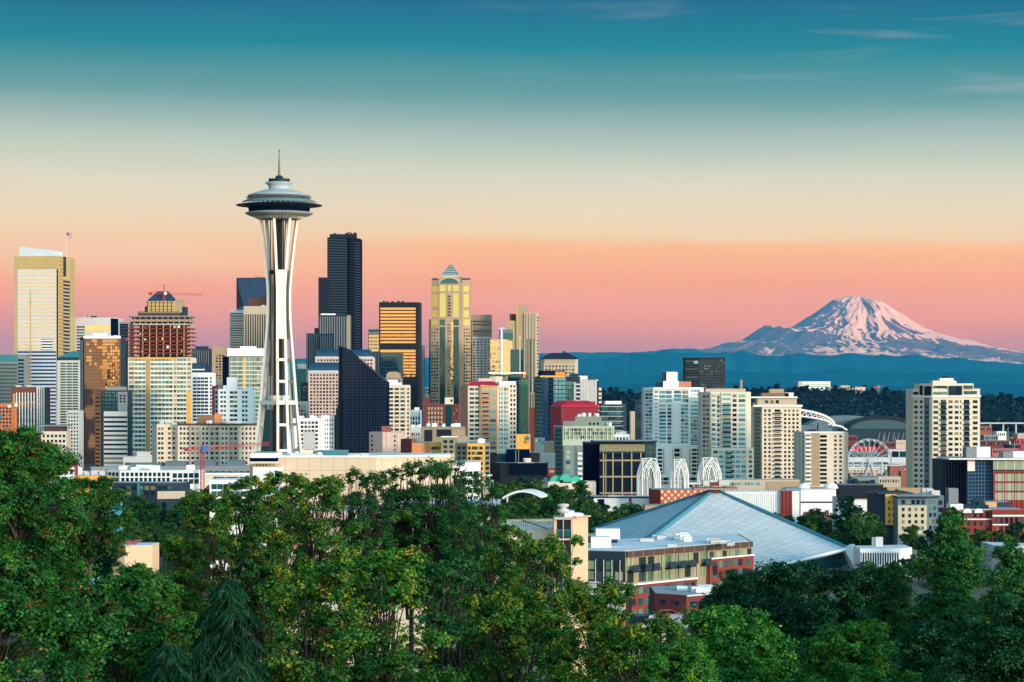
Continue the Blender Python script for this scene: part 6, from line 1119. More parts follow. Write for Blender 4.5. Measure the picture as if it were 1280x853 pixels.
b.vol('roof_penthouse', [(1188, 4), (1204, 4)], 631, 637, w_white, 8); b.vol('glass_penthouse', [(1205, 5), (1236, 5)], 632.5, 637, g_dteal, 8, roof=w_dgrey); b.units(1210, 1235, 6, 63, mat=w_dgrey, y=632.5, dy=(6, 12))
b = Bld('low_block', 'peach block with a dark corner by the right edge above the brick building', 'building', 950, 628, [(1232, 0), (1246, 0), (1262, 4)], wall('peach_stucco', (.62, .36, .20)), deep=12); b.B(1, 1246.2, 1262, 628, 640, w_dgrey, 'dark_wall', .3)
b = Bld('house', 'orange brick house with a hipped terracotta roof and chimney', 'house', 1040, 655, [(1002, 6), (1030, 0), (1047.5, 4)], w_orange, deep=14, roof=None)
b.B(0, 1002, 1030, 655, 668, w_dbrick, 'brick_wall', .1) ; Yh = 1040
MB().prism([(X(1000, Yh), Yh+6), (X(1030, Yh), Yh-1), (X(1049, Yh), Yh+3), (X(1044, Yh), Yh+20), (X(1006, Yh), Yh+20)], Z(655.3, Yh), Z(641.5, Yh), [(X(1008, Yh), Yh+10), (X(1024, Yh), Yh+8), (X(1036, Yh), Yh+9), (X(1034, Yh), Yh+13), (X(1012, Yh), Yh+13)]).build('roof', w_terra, b.o)
MB().box(X(1034, Yh), X(1038.5, Yh), Yh+6, Yh+8, Z(650, Yh), Z(639, Yh)).build('chimney', w_terra, b.o)
b = Bld('low_block', 'long white flat-roofed shed among the park trees', 'shed', 1080, 666, [(1058, 0), (1112, 0), (1128, 6)], w_lgrey, deep=14, roof=w_wroof); b.G(0, 1095, 1109, 671, 675, 4, 1, .6, .7, g_dteal)
b = Bld('house', 'small house with a dark red hipped roof beside the white shed', 'house', 1020, 682, [(1105, 0), (1122, 0)], w_orange, deep=8, roof=None); Yh = 1020
MB().prism([(X(1103, Yh), Yh-1), (X(1124, Yh), Yh-1), (X(1124, Yh), Yh+9), (X(1103, Yh), Yh+9)], Z(682.3, Yh), Z(672.5, Yh), [(X(1108, Yh), Yh+3), (X(1113, Yh), Yh+3), (X(1113, Yh), Yh+5), (X(1108, Yh), Yh+5)]).build('roof', w_dbrick, b.o)
b = Bld('colonnade_building', 'low white building with a row of tall columns at the end of the arena', 'building', 830, 686, [(1075, 0), (1125, 0), (1140, 6)], w_white, deep=16, roof=w_wroof)
b.B(0, 1077, 1124, 692, 706, w_black, 'dark_recess', .05); b.V(0, 1076, 1125, 690, 708, 16, .36, w_white, 'column', .6); b.B(0, 1074.5, 1125.5, 686, 691, w_white, 'fascia', .8); b.units(1085, 1110, 3, 64, mat=w_lgrey, h=3.4)
b = Bld('low_block', 'white ribbed hall with a flat pale roof at the right edge behind the big tree', 'building', 760, 684, [(1240, 10), (1262, 0), (1310, 0)], w_lgrey, deep=18, roof=w_wroof); b.V(1, 1262, 1310, 691, 712, 16, .3, w_white, 'rib', .4); b.B(1, 1262, 1310, 683.5, 690, w_white, 'fascia', .6)
b = Bld('low_block', 'long concrete terrace with a garden hedge line beneath the lone cream tower', 'terrace', 1250, 618, [(1098, 0), (1190, 0)], w_grey, deep=8)

# ================================================================ stadiums, wheel and harbour side
def truss_arch(px0, px1, ytop, ybase, Y, label):
    o = empty('stadium_arch', (X((px0+px1)/2, Y), Y, Z(ybase, Y))); tag(o, label, 'stadium roof')
    top, low = [], []
    for k in range(29):
        t = math.pi*k/28; x = (px0+px1)/2-(px1-px0)/2*math.cos(t)
        top.append((X(x, Y), Y, Z(ybase-(ybase-ytop)*math.sin(t)**.9, Y))); low.append((X((px0+px1)/2-(px1-px0)/2*.97*math.cos(t), Y), Y, Z(ybase-(ybase-ytop)*.62*math.sin(t)**.95, Y)))
    MB().path(top, [2.4]*29, 6).build('upper_chord', f_white, o); MB().path(low, [1.6]*29, 6).build('lower_chord', f_white, o)
    mb = MB()
    for k in range(1, 28): mb.tube(top[k], low[k], 1.0, 1.0, 4); mb.tube(low[k], top[k+1], 1.0, 1.0, 4)
    mb.build('lattice', f_white, o)
    bn = MB().box(X(px0+4, Y), X(px1-2, Y), Y+5, Y+150, 4, Z(ybase-1, Y)); bn.build('seating_bowl', w_bluegrey, o)
    return o
truss_arch(896, 1043, 511, 533, 4400, 'white trussed roof arch of a stadium behind the beige towers')
Y = 4420
o = tag(MB().path([(X(1020, Y), Y, Z(531, Y)), (X(1040, Y), Y, Z(531, Y)), (X(1052, Y), Y, Z(533.5, Y)), (X(1059, Y), Y, Z(538, Y))], [1.8, 1.8, 1.8, 1.5], 6).build('stadium_eave', f_white), 'thin white curved eave at the right end of the stadium', 'stadium roof')
# retractable roof stadium
o = empty('ballpark', (X(1085, 4900), 4900, 4)); tag(o, 'ballpark with big dark green arched roof shells beneath the ridge', 'stadium')
w_ball = wall('ballpark_steel', (.012, .045, .065), .6); w_ballp = wall('ballpark_panel', (.035, .085, .10), .7)
def shell(cx, hw, y0, yb, Y, dp, name, mat):
    pts = [(cx-hw*math.cos(t), yb-(yb-y0)*math.sin(t)) for t in np.linspace(0, math.pi, 26)]
    prof_prism(pts, Y, dp, name, mat, o)
shell(1103, 44, 520.5, 537, 4900, 70, 'roof_shell', w_ball); shell(1103, 40, 523.5, 536.5, 4896, 4, 'end_wall', w_ballp)
shell(1060, 60, 519.5, 545, 5000, 90, 'rear_roof_shell', w_bluegrey)
arc_band(1103, 537, 40.5, 44.5, 13.0, 4893, 6, 'arch_truss', w_black, o)
MB().box(X(1052, 4900), X(1150, 4900), 4890, 4960, 4, Z(537, 4900)).build('stand', w_dgrey, o)
mb = MB()
for k in range(9):
    x = 1096+k*6; mb.tube((X(x, 4880), 4880, 6), (X(x+4, 4880), 4880, Z(541, 4880)), 1.0, .6, 4)
mb.build('light_pylon', f_grey, o)
# wheel
f_wheel = flat('pale_steel', (.42, .45, .47), .5); WY = 2600; wc = P(1086.7, 577, WY); wr = 28*WY/F
o = empty('ferris_wheel', (wc.x, WY, gz(wc.x, WY))); tag(o, 'big white ferris wheel seen between the two cream towers', 'ferris wheel')
for dy in (-1.6, 1.6):
    mb = MB(); mb.path([(wc.x+wr*math.cos(t), WY+dy, wc.z+wr*math.sin(t)) for t in np.linspace(0, 2*math.pi, 61)], [.42]*61, 5); mb.path([(wc.x+wr*.93*math.cos(t), WY+dy, wc.z+wr*.93*math.sin(t)) for t in np.linspace(0, 2*math.pi, 61)], [.2]*61, 4); mb.build('rim', f_wheel, o)
mb = MB()
for k in range(21):
    t = 2*math.pi*k/21+.07; mb.tube((wc.x, WY-2, wc.z), (wc.x+wr*math.cos(t), WY-1.6, wc.z+wr*math.sin(t)), .22, .22, 4); mb.tube((wc.x, WY+2, wc.z), (wc.x+wr*math.cos(t), WY+1.6, wc.z+wr*math.sin(t)), .22, .22, 4); mb.tube((wc.x+wr*math.cos(t), WY-1.6, wc.z+wr*math.sin(t)), (wc.x+wr*math.cos(t), WY+1.6, wc.z+wr*math.sin(t)), .16, .16, 4)
mb.build('spokes', f_wheel, o)
MB().tube((wc.x, WY-3.4, wc.z), (wc.x, WY+3.4, wc.z), 2.3, 2.3, 14).build('hub', f_wheel, o)
for sg in (-1, 1):
    for dy in (-4, 4): MB().tube((wc.x, WY+dy*.8, wc.z), (wc.x+sg*11, WY+dy*2, gz(wc.x, WY)-3), .75, .8, 6).build('support_leg', f_wheel, o)
for k in range(21):
    t = 2*math.pi*(k+.5)/21; cx, cz = wc.x+wr*math.cos(t), wc.z+wr*math.sin(t)
    MB().lathe([(.1, -2.4), (1.0, -2.2), (1.2, -1.4), (1.0, -.5), (.1, -.3)], (cx, WY, cz), 8).build('gondola', w_white, o)
b = Bld('elevated_road', 'long white elevated roadway crossing behind the ferris wheel', 'bridge', 3100, 572, [(1050, 0), (1160, 0)], w_ice, deep=16, base=Z(576, 3100), roof=w_roof) 
for k in range(9): MB().box(X(1054+k*12, 3100), X(1054+k*12, 3100)+1.6, 3101, 3104, gz(X(1054+k*12, 3100), 3100)-1, Z(575.8, 3100)).build('pier', w_lgrey, b.o)
b = Bld('warehouse', 'white open pier shed right of the wheel', 'warehouse', 3300, 562, [(1110, 0), (1145, 0)], w_lgrey, deep=30); b.G(0, 1114, 1144, 564, 572, 3, 1, .85, .9, g_dark)
b = Bld('warehouse', 'bright red cargo shed seen through the wheel', 'warehouse', 3500, 558.5, [(1064, 0), (1096, 0)], w_crimson, deep=24, roof=w_crimson); b.V(0, 1064, 1096, 559, 566, 6, .08, w_white, 'joint', .3)
for i, (x0, x1, y0, D_, mt, lb) in enumerate(((1062, 1100, 565.5, 3450, w_bluegrey, 'long pale shed crossing below the red cargo shed'), (1098, 1120, 553, 3700, w_dbrick, 'long dark brick warehouse right of the wheel'), (1120, 1141, 550.5, 3800, w_pink, 'rose brick warehouse with a row of pale windows'), (1060, 1072, 545, 3900, w_dbrick, 'brick warehouse end left of the wheel top'),
        (1222, 1240, 533, 4300, w_terra, 'rust pink warehouse right of the lone cream tower'), (1230, 1248, 544, 4200, w_grey, 'grey silo building in the industrial flats'), (1272, 1290, 542, 4300, w_beige, 'pale striped office at the right edge of the flats'),
        (1222, 1262, 551, 3600, w_dbrick, 'long low maroon shed in the industrial flats'), (1246, 1258, 539.5, 4600, w_white, 'small white warehouse in the industrial flats'), (1240, 1275, 561, 3200, wall('rose_roof', (.40, .12, .12)), 'rose roofed shed behind the brick and glass office'),
        (1262, 1276, 556, 3300, w_dgrey, 'dark dock shed near the right edge'), (1270, 1300, 549, 3700, w_crimson, 'crimson container stack at the right edge'))):
    b = Bld('warehouse', lb, 'warehouse', D_, y0, [(x0, 0), (x1, 0)], mt, deep=40, roof=mt if i in (9, 11) else w_roof)
    b.G(0, x0+1, x1-1, y0+1.5, y0+6, max(3, int((x1-x0)/3)), 1, .5, .6, g_lite if i in (2, 6) else g_dark)
Y = 5600
vd = empty('viaduct', (X(1250, Y), Y, 4)); tag(vd, 'pale elevated highway crossing the industrial flats at the foot of the ridge', 'bridge')
MB().box(X(1180, Y), X(1330, Y), Y, Y+18, Z(530, Y), Z(528.4, Y)).build('deck', w_lgrey, vd)
for k in range(9): MB().box(X(1190+k*16, Y), X(1190+k*16, Y)+3, Y+6, Y+12, 3, Z(530, Y)-.1).build('pier', w_lgrey, vd)
for px, y0, Y in ((1260, 534, 4200), (1268, 551, 3300), (1237, 545, 3900), (1106, 545, 4600), (1119, 546, 4600)):
    mb = MB(); mb.tube((X(px, Y), Y, gz(X(px, Y), Y)), (X(px, Y), Y, Z(y0, Y)), .9, .5, 6); o = mb.build('light_mast', f_grey, None); tag(o, 'tall floodlight mast standing in the harbour flats', 'light mast', 'floodlight masts over the harbour flats')
rr_ = random.Random(77)
low = []
def cluttercity(n, x0, x1, D0, D1, h0, h1, seed, group, lab):
    r = random.Random(seed); mats = [w_lgrey, w_beige, w_bluegrey, w_dbrick, w_white, w_teal, w_grey, w_terra, w_tan, w_ice]
    for _ in range(n):
        D_ = math.exp(r.uniform(math.log(D0), math.log(D1))); px = r.uniform(x0, x1); wd = r.uniform(14, 45); h = r.uniform(h0, h1); g = gz(X(px, D_), D_); x = X(px, D_); dp = r.uniform(14, 40)
        nm = r.choice(['shed', 'low_building']); mt = r.choice(mats); c, s_ = math.cos(.2), math.sin(.2)
        o = empty(nm, (x, D_, g)); tag(o, lab, 'building', group)
        rg = [(x+a*c-q*s_, D_+a*s_+q*c) for a, q in ((0, 0), (wd, 0), (wd, dp), (0, dp))]
        MB().prism(rg, g-2, g+h).build('wall', mt, o); cx = sum(p[0] for p in rg)/4; cy = sum(p[1] for p in rg)/4
        MB().prism([(cx+(p[0]-cx)*1.03, cy+(p[1]-cy)*1.03) for p in rg], g+h-.4, g+h+.3).build('roof', r.choice([w_roof, w_wroof, w_dgrey, w_terra, w_teal]), o)
        mb = MB(); nn = int(wd/4)
        for i in range(nn):
            for j in range(int(h/3.4)):
                mb.obox((rg[0][0], rg[0][1]), (c, s_), (s_, -c), (i+.25)*wd/nn, (i+.75)*wd/nn, -.1, .12, g+1.2+j*3.4, g+2.8+j*3.4)
        if mb.v: mb.build('window_grid', r.choice([g_dark, g_home, g_dteal]), o, kind='stuff')
cluttercity(150, 1040, 1290, 2300, 6000, 5, 14, 4, 'low buildings of the harbour flats', 'small flat-roofed building in the harbour flats on the right')
cluttercity(40, 0, 860, 1250, 1900, 6, 16, 9, 'low rooftops between the towers', 'low flat-roofed building between the downtown towers')
cluttercity(22, 640, 1300, 1150, 1700, 5, 11, 14, 'low rooftops behind the park', 'low flat-roofed building in the blocks behind the park')

# ================================================================ wooded ridge with hospital
RG = 7000
def ridge_z(xx, yy):
    q = xx/yy*F+640
    py = np.interp(q, [-200, 300, 700, 740, 800, 900, 960, 1000, 1040, 1080, 1120, 1200, 1260, 1300, 1480], [505, 503, 500, 497, 497, 495, 494, 491, 490, 494, 495, 496, 503, 504, 506])
    crest = ZC+(HY-py)/F*RG; t = (yy-RG)/1500
    return 4+(crest-4)*np.where(t < 0, np.clip(1+t, 0, 1)**.8, np.clip(1-t*.3, 0, 1)) + 3*fbm(VN, xx/120, yy/120, 3)
m, nt_ = M_('wooded_ridge'); q = NB(nt_); nn = q.noise(q.pos(), .018, 6, .7)
q.out(q.n('ShaderNodeBsdfPrincipled', {'Base Color': q.ramp(nn, [(.35, (.006, .016, .018)), (.62, (.022, .04, .034))]), 'Roughness': 1.0}).outputs[0])
tag(grid_mesh('hills', lambda y: (X(-200, y), X(1480, y)), np.linspace(5500, 9500, 50), ridge_z, m, 300), kind='structure')
b = Bld('hospital', 'long white slab hospital on the wooded ridge', 'building', 6900, 477, [(998, 0), (1003, -6), (1038, -6)], w_white, deep=40, base=Z(492, 6900)); b.H(1, 1004, 1037, 479.5, 488, 3, .4, g_ice)
b = Bld('apartment_block', 'beige stepped buildings next to the white hospital on the ridge', 'building', 6950, 485, [(1038, 0), (1082, 0)], w_beige, deep=40, base=Z(496, 6950)); b.vol('raised_block', [(1051, -4), (1062, -4)], 482, 492, w_beige, 20); b.G(0, 1039, 1081, 486.5, 492, 14, 2, .5, .5, g_dark); b.vol('right_block', [(1069, -6), (1082, -6)], 484, 494, w_pink, 20)
# ================================================================ nearer buildings among the trees
# theatre
b = Bld('theatre', 'huge blank beige theatre wall beneath the observation tower', 'theatre', 760, 572, [(312, 6), (334, 0), (470, 0), (563, 14)], wall('theatre_stucco', (.62, .50, .36), .9, .05, .05), deep=50, roof=w_wroof)
b.V(1, 334, 470, 572.5, 650, 9, .012, w_tan, 'panel_joint', .06); b.V(2, 470, 563, 572.5, 650, 6, .012, w_tan, 'panel_joint', .06); b.H(1, 334, 470, 588, 588.35, 1, 1, w_tan, 'panel_joint', out=.06); b.H(1, 334, 470, 569.6, 572.2, 1, 1, w_white, 'parapet', out=.4); b.H(2, 470, 563, 569.6, 572.2, 1, 1, w_white, 'parapet', out=.4)
b.vol('pavilion_top', [(313, -6), (345, -6)], 566, 572, w_white, 14); b.vol('pavilion_window', [(312, -6), (345.5, -6)], 572.2, 576, g_navy, 14, roof=None, z0=Z(577, 754)); b.vol('pavilion_sill', [(311.5, -6.4), (345.8, -6.4)], 576.5, 579, w_cream, 14, roof=None)
for k in range(8): b.B(0, 314+k*4, 316+k*4, 579, 582, w_tan, 'bracket', .9, pts=[(312, -5), (346, -5)])
b.vol('lower_stage', [(316, -5), (352, -5)], 583, None, w_white, 6, z0=b.zg); b.G(0, 330, 348, 595, 640, 3, 4, .7, .6, g_teal, pts=[(316, -5), (352, -5)]); b.V(0, 318, 352, 600, 650, 6, .2, w_lgrey, 'column', .5, pts=[(316, -5), (352, -5)])
b.vol('roof_house', [(379, 14), (391, 14)], 564, 572, w_cream, 8); b.vol('dark_roof_duct', [(393, 16), (433, 16)], 565, 572, w_teal, 10)
MB().lathe([(1.2*math.cos(t), 1.5*math.sin(t)) for t in np.linspace(0, 1.5, 7)], (X(399, 772), 772, Z(572, 760)), 18).build('roof_dome', w_cream, b.o, True); b.units(345, 460, 7, 70, mat=w_lgrey, h=1.4)
b = Bld('office_building', 'white concrete building with a window grid behind the feathery trees', 'office building', 820, 579, [(482, 0), (575, 0), (600, 10)], w_white, deep=20, roof=w_wroof); b.G(0, 484, 574, 588, 640, 12, 5, .7, .5, g_dark, out=.15); b.V(0, 483, 574, 586, 642, 13, .14, w_white, 'pier', .5); b.G(1, 577, 598, 588, 640, 3, 5, .7, .5, g_dark)
b = Bld('low_block', 'low white building with teal glass strip left of the theatre', 'building', 700, 600, [(262, 0), (318, 0)], w_white, deep=16, roof=w_wroof); b.G(0, 264, 316, 604, 640, 7, 4, .75, .6, g_teal)
b = Bld('house', 'modern house with a wide flat overhanging roof among the trees', 'house', 330, 641, [(478, 4), (486, 0), (604, 0), (616, 5)], w_cream, deep=12, roof=None)
b.vol('flat_roof', [(474, -2), (607, -2), (626, 3)], 631.5, 634.5, w_beige, 16, roof=w_wroof); b.B(1, 490, 600, 635, 660, g_dteal, 'glass_wall', .15); b.V(1, 488, 603, 634, 662, 9, .08, w_cream, 'post', .4); b.B(1, 486, 604, 661, 664.5, w_pink, 'balcony_band', .9)
b.B(1, 500, 600, 668, 725, wall('coral_stucco', (.50, .17, .13)), 'coral_wall', .2); b.B(1, 486.3, 603.8, 634.6, 641, w_cream, 'lintel', .3)
b = Bld('house', 'coral walled house glimpsed through the leaves left of the centre', 'house', 300, 640, [(352, 0), (480, 0)], w_pink, deep=12, roof=w_roof); b.B(0, 366, 392, 664, 690, wall('coral_stucco', (.50, .17, .13)), 'coral_wall', .3); b.G(0, 355, 478, 646, 720, 9, 4, .3, .45, g_home)
b = Bld('low_block', 'low beige annex with a rooftop railing left of the stair tower', 'building', 322, 662, [(610, 0), (694, 2)], w_cream, deep=14, roof=w_wroof)
b.vol('roof_parapet', [(633, 6), (694, 8)], 653.5, 662, w_beige, 3, roof=None)
mb = MB()
for k in range(22): x = X(640+k*2.4, 323); mb.tube((x, 323, Z(661, 323)), (x, 323, Z(652.5, 323)), .03, .03, 4)
mb.tube((X(640, 323), 323, Z(652.6, 323)), (X(692, 323), 323, Z(652.6, 323)), .04, .04, 4).tube((X(652, 322.8), 322.8, Z(650, 323)), (X(684, 322.8), 322.8, Z(661, 323)), .08, .08, 4); mb.build('railing', f_dark, b.o)
b.G(0, 620, 690, 672, 720, 7, 3, .4, .5, g_home)
b = Bld('stair_tower', 'tall beige stair tower with open dark landings, roof cluttered with gadgets', 'tower', 318, 648, [(692.5, 0), (696, 0), (714, 0), (716.5, 0), (735, 3)], wall('sand_stucco', (.66, .46, .29), .9, .04, .05), deep=6, roof=w_lgrey)
b.B(1, 696.2, 713.8, 650, 760, w_black, 'stair_opening', .05); b.B(1, 703.5, 704.6, 649, 760, w_beige, 'centre_post', .3); b.H(1, 696, 714, 673, 675.4, 1, 1, w_beige, 'landing', out=.5); b.H(1, 696, 714, 706, 708, 1, 1, w_beige, 'landing', out=.5); b.H(1, 692.5, 716.5, 646.5, 649.6, 1, 1, w_beige, 'roof_edge', out=.4); b.H(3, 716.5, 735.5, 645.6, 647.6, 1, 1, w_beige, 'roof_edge', out=.4)
for y in (662, 695, 728):
    mb = MB(); A, u, n, q, D_ = b.face(1)
    for a in np.linspace(q(696.4), q(713.6), 12): mb.obox(A, u, n, a, a+.06, .12, .18, Z(y+9, D_), Z(y, D_))
    mb.obox(A, u, n, q(696.4), q(713.8), .1, .2, Z(y+.9, D_), Z(y, D_)); mb.build('railing', w_teal, b.o)
b.units(700, 730, 6, 71, mat=w_white, h=.8, dy=(.8, 4)); MB().lathe([(.25, 0), (.28, .5), (.75, .7), (.8, 1.0), (.3, 1.2), (.7, 1.4), (.75, 1.7), (.1, 1.8)], (X(704, 320), 320, Z(647.9, 318)), 14).build('roof_ventilator', w_lgrey, b.o, True)
# brick apartments
D = 430
b = Bld('apartment_building', 'olive and red brick apartment building with dark balconies', 'apartment building', D, 689.5, [(716, 4), (782, 0), (884, 20), (884.3, 19.5), (939.5, 31)], w_olive, deep=26, roof=w_wroof)
s0 = b.face(1)
# z is constant along the facade: rows are given at the near corner
b.B(0, 716, 781.6, 690, 700, w_dgrey, 'parapet_band', .3); b.B(1, 782.2, 884, 690, 697, w_brown, 'parapet_band', .35); b.B(3, 884.4, 939.3, 690, 697, w_brown, 'parapet_band', .35); b.V(1, 782, 884, 690, 697, 8, .02, w_tan, 'joint', .45); b.V(3, 884.4, 939.3, 690, 697, 5, .03, w_tan, 'joint', .45)
b.B(0, 716, 781.6, 700.5, 728, w_dgrey, 'grey_cladding', .15); b.G(0, 722, 780, 701, 727, 5, 2, .62, .72, g_curt, out=.3); b.V(0, 720, 781, 700.5, 728, 6, .05, w_lgrey, 'slat', .45); b.H(0, 716, 782, 728, 730, 1, 1, w_lgrey, 'ledge', out=.6); b.B(0, 716, 781.6, 730, 775, w_lgrey, 'pale_base', .3)
gp1 = [(784, 791), (798, 806), (809, 816), (822, 828), (831, 838), (843, 849), (855, 862), (866, 872), (876, 882)]
for x0, x1 in gp1:
    b.B(1, x0, x1, 698.5, 713, g_curt, 'window', .12); b.B(1, x0, x1, 715.5, 729, g_curt, 'window', .12); b.V(1, x0, x1, 698.5, 729, 1, .08, w_dgrey, 'mullion', .2)
for x0, x1 in ((783.5, 791.5), (799, 806.5), (809.5, 817), (830, 837), (843, 850), (855, 862), (875, 882)):
    A, u, n, q, D_ = b.face(1); a = q(x0); bb = q(x1); zz = Z(716, D)
    o = link('balcony', shared_box('balcony', u, bb-a, .2, 0, 1.3, w_black), None, b.o, (A.x+u.x*a-b.oo.x, A.y+u.y*a-b.oo.y, zz-b.oo.z)); link('railing', shared_box('railing', u, bb-a, 1.1, 1.15, 1.3, w_dgrey), None, o, (0, 0, .2))
b.H(1, 782, 868, 730.5, 732.5, 1, 1, w_white, 'white_belt', out=.7); b.B(1, 782.1, 868, 732.6, 790, w_brick, 'brick_front', .5)
for i, x in enumerate(np.linspace(786, 860, 10)):
    b.B(1, x, x+5.2, 735.5, 744, g_teal, 'window', .6, .4); b.B(1, x, x+5.2, 749.5, 758, g_teal, 'window', .6, .4); b.B(1, x, x+5.2, 763, 772, g_teal, 'window', .6, .4)
for x0, x1, y0, y1 in ((782.5, 785.8, 748, 766), (806, 812, 748, 772), (834, 841, 747, 757), (852, 861, 745, 768)): b.B(1, x0, x1, y0, y1, w_black, 'loggia', .62, .45)
b.B(3, 884.5, 939.3, 709, 790, w_brick, 'brick_front', .5); b.H(3, 884.4, 939.4, 707, 708.6, 1, 1, w_white, 'white_belt', out=.7)
for x in (887, 894.5, 903, 911, 919, 927, 934): b.B(3, x, x+4.4, 699, 706.5, g_curt, 'window', .15)
for x in (887.5, 895, 904, 912.5, 920, 929.5):
    for y in (711.5, 725, 738.5, 752, 765): b.B(3, x, x+4.6, y, y+8.6, g_teal, 'window', .6, .4)
for x0, x1, y0, y1 in ((888, 893, 717, 730), (888, 893, 742, 755), (906, 918, 724, 745), (925, 928.5, 724, 735)): b.B(3, x0, x1, y0, y1, w_black, 'loggia', .64, .45)
b.vol('roof_bulkhead', [(735, 24), (772, 24)], 676 if False else 680, 690, w_dgrey, 8, roof=w_roof); b.vol('white_stair_house', [(739, 10), (764, 10)], 676, 690, w_white, 5, roof=w_wroof); b.vol('white_upper_box', [(745, 14), (775, 14)], 667, 680, w_white, 4, roof=w_wroof)
b.units(790, 930, 11, 72, mat=w_lgrey, h=.9, dy=(12, 40)); b.units(850, 880, 5, 73, mat=w_white, h=1.4, dy=(28, 38))
b.top_box('roof_edge_slab', 905, 948, 671, 672.5, w_lgrey, 40, 6) if False else None
b = Bld('brick_building', 'small dark red brick building with a flat cluttered roof before the apartments', 'building', 385, 744.5, [(818, 4), (858, 0), (905, 6)], w_dbrick, deep=14, roof=w_roof)
b.H(1, 858, 905, 744, 746, 1, 1, w_lgrey, 'roof_edge', out=.2); b.G(1, 861, 903, 752, 761, 4, 1, .6, .8, g_blue, out=.15); b.G(0, 822, 855, 751, 758, 2, 1, .25, .6, g_blue); b.units(840, 898, 9, 74, mat=w_white, h=.9, dy=(4, 12))
# parking deck with cars
pk = empty('parking_deck', (X(845, 352), 352, Z(782, 352)-6)); tag(pk, 'concrete parking deck under the brick buildings', 'parking deck')
MB().box(X(790, 352), X(915, 352), 348, 372, Z(783, 352)-.5, Z(783, 352)).build('deck', w_dgrey, pk); MB().box(X(790, 348), X(860, 348), 347.4, 348, Z(783, 348)-.1, Z(780.5, 348)).build('deck_beam', w_lgrey, pk)
for x in (794, 826, 858, 890): MB().box(X(x, 352), X(x, 352)+.5, 349, 349.6, gz(X(x, 352), 352)-1, Z(783, 352)-.5).build('pillar', w_lgrey, pk)
cp = [flat('car_white', (.6, .6, .6), .3), flat('car_black', (.015, .015, .02), .25), flat('car_silver', (.35, .36, .38), .25), flat('car_red', (.35, .02, .02), .3)]
def car_proto():
    body = [(-2.2, .35), (-2.25, .75), (-1.6, .92), (-.9, 1.42), (.7, 1.45), (1.5, .98), (2.15, .88), (2.25, .4)]
    m = MB(); n = len(body); m.poly([(x, -.88, z) for x, z in body]+[(x, .88, z) for x, z in body], [tuple(range(n)), tuple(reversed(range(n, 2*n)))]+[(i, n+i, n+(i+1) % n, (i+1) % n) for i in range(n)])
    g = MB(); gl = [(-1.35, .95), (-.85, 1.36), (.62, 1.38), (1.25, .98)]
    g.poly([(x, -.90, z) for x, z in gl]+[(x, .90, z) for x, z in gl], [tuple(range(4)), (7, 6, 5, 4)]+[(i, 4+i, 4+(i+1) % 4, (i+1) % 4) for i in range(4)])
    w = MB(); w.tube((0, -.1, 0), (0, .1, 0), .32, .32, 14)
    out = []
    for nm, q in (('body', m), ('windows', g), ('wheel', w)):
        me = bpy.data.meshes.new(nm); me.from_pydata(q.v, [], q.f); out.append(me)
    return out
cb, cg, cw_ = car_proto(); cg.materials.append(g_navy); cw_.materials.append(f_dark)
for i, (px, dy, k, nm) in enumerate(((800, 5, 1, 'black'), (820, 5, 0, 'white'), (846, 6, 2, 'silver'), (872, 5, 0, 'pale'), (895, 6, 1, 'dark'), (834, 14, 3, 'red'))):
    o = empty('parked_car', (X(px, 348+dy), 348+dy, Z(783, 352)+.02)); o.rotation_euler = (0, 0, R(80 if i != 5 else 10)); tag(o, '%s car parked on the concrete deck, %s from the left' % (nm, ('first', 'second', 'fourth', 'fifth', 'last', 'third')[i]), 'car', 'cars on the parking deck')
    me = cb.copy(); me.materials.append(cp[k]); link('body', me, None, o); g_ = link('window_glass', cg, None, o)
    for sx_ in (-1.35, 1.4):
        for sy_ in (-.82, .82): link('wheel', cw_, None, o, (sx_, sy_, .32))
# left side
b = Bld('low_block', 'small plain beige box building with a white roof, left', 'building', 520, 683, [(133, 2), (156, 0), (190.5, 3)], wall('sand_stucco', (.66, .46, .29), .9, .04, .05), deep=10, roof=w_wroof); b.units(140, 170, 4, 80, mat=w_terra, h=.7)
b = Bld('hall', 'dark hall with a crimson striped end wall seen through the left trees', 'hall', 620, 616, [(18, 6), (21, 0), (58, 0)], w_black, deep=20, roof=w_roof); b.B(1, 21.2, 30, 617, 660, w_crimson, 'crimson_wall', .3)
mbs = MB(); A, u, n, q, D_ = b.face(1); rr_ = random.Random(3)
for k in range(26):
    y = 617+rr_.random()*26; x0 = rr_.uniform(30, 36); l = rr_.uniform(3, 16); mbs.poly([(A.x+q(x0), A.y-.2, Z(y, D_)), (A.x+q(x0+l), A.y-.2, Z(y-l*.25, D_)), (A.x+q(x0+l), A.y-.2, Z(y-l*.25-.5, D_)), (A.x+q(x0), A.y-.2, Z(y-.9, D_)), (A.x+q(x0), A.y, Z(y, D_)), (A.x+q(x0+l), A.y, Z(y-l*.25, D_)), (A.x+q(x0+l), A.y, Z(y-l*.25-.5, D_)), (A.x+q(x0), A.y, Z(y-.9, D_))], [(0,1,2,3),(7,6,5,4),(0,4,5,1),(1,5,6,2),(2,6,7,3),(3,7,4,0)])
mbs.build('crimson_streaks', w_crimson, b.o)
b = Bld('hall', 'building painted in pale blue streaks behind the left trees', 'hall', 600, 630, [(88, 0), (140, 0)], wall('sky_blue_paint', (.10, .42, .58)), deep=16, roof=w_roof); b.V(0, 89, 139, 632, 655, 9, .3, w_bluegrey, 'dark_streak', .2)
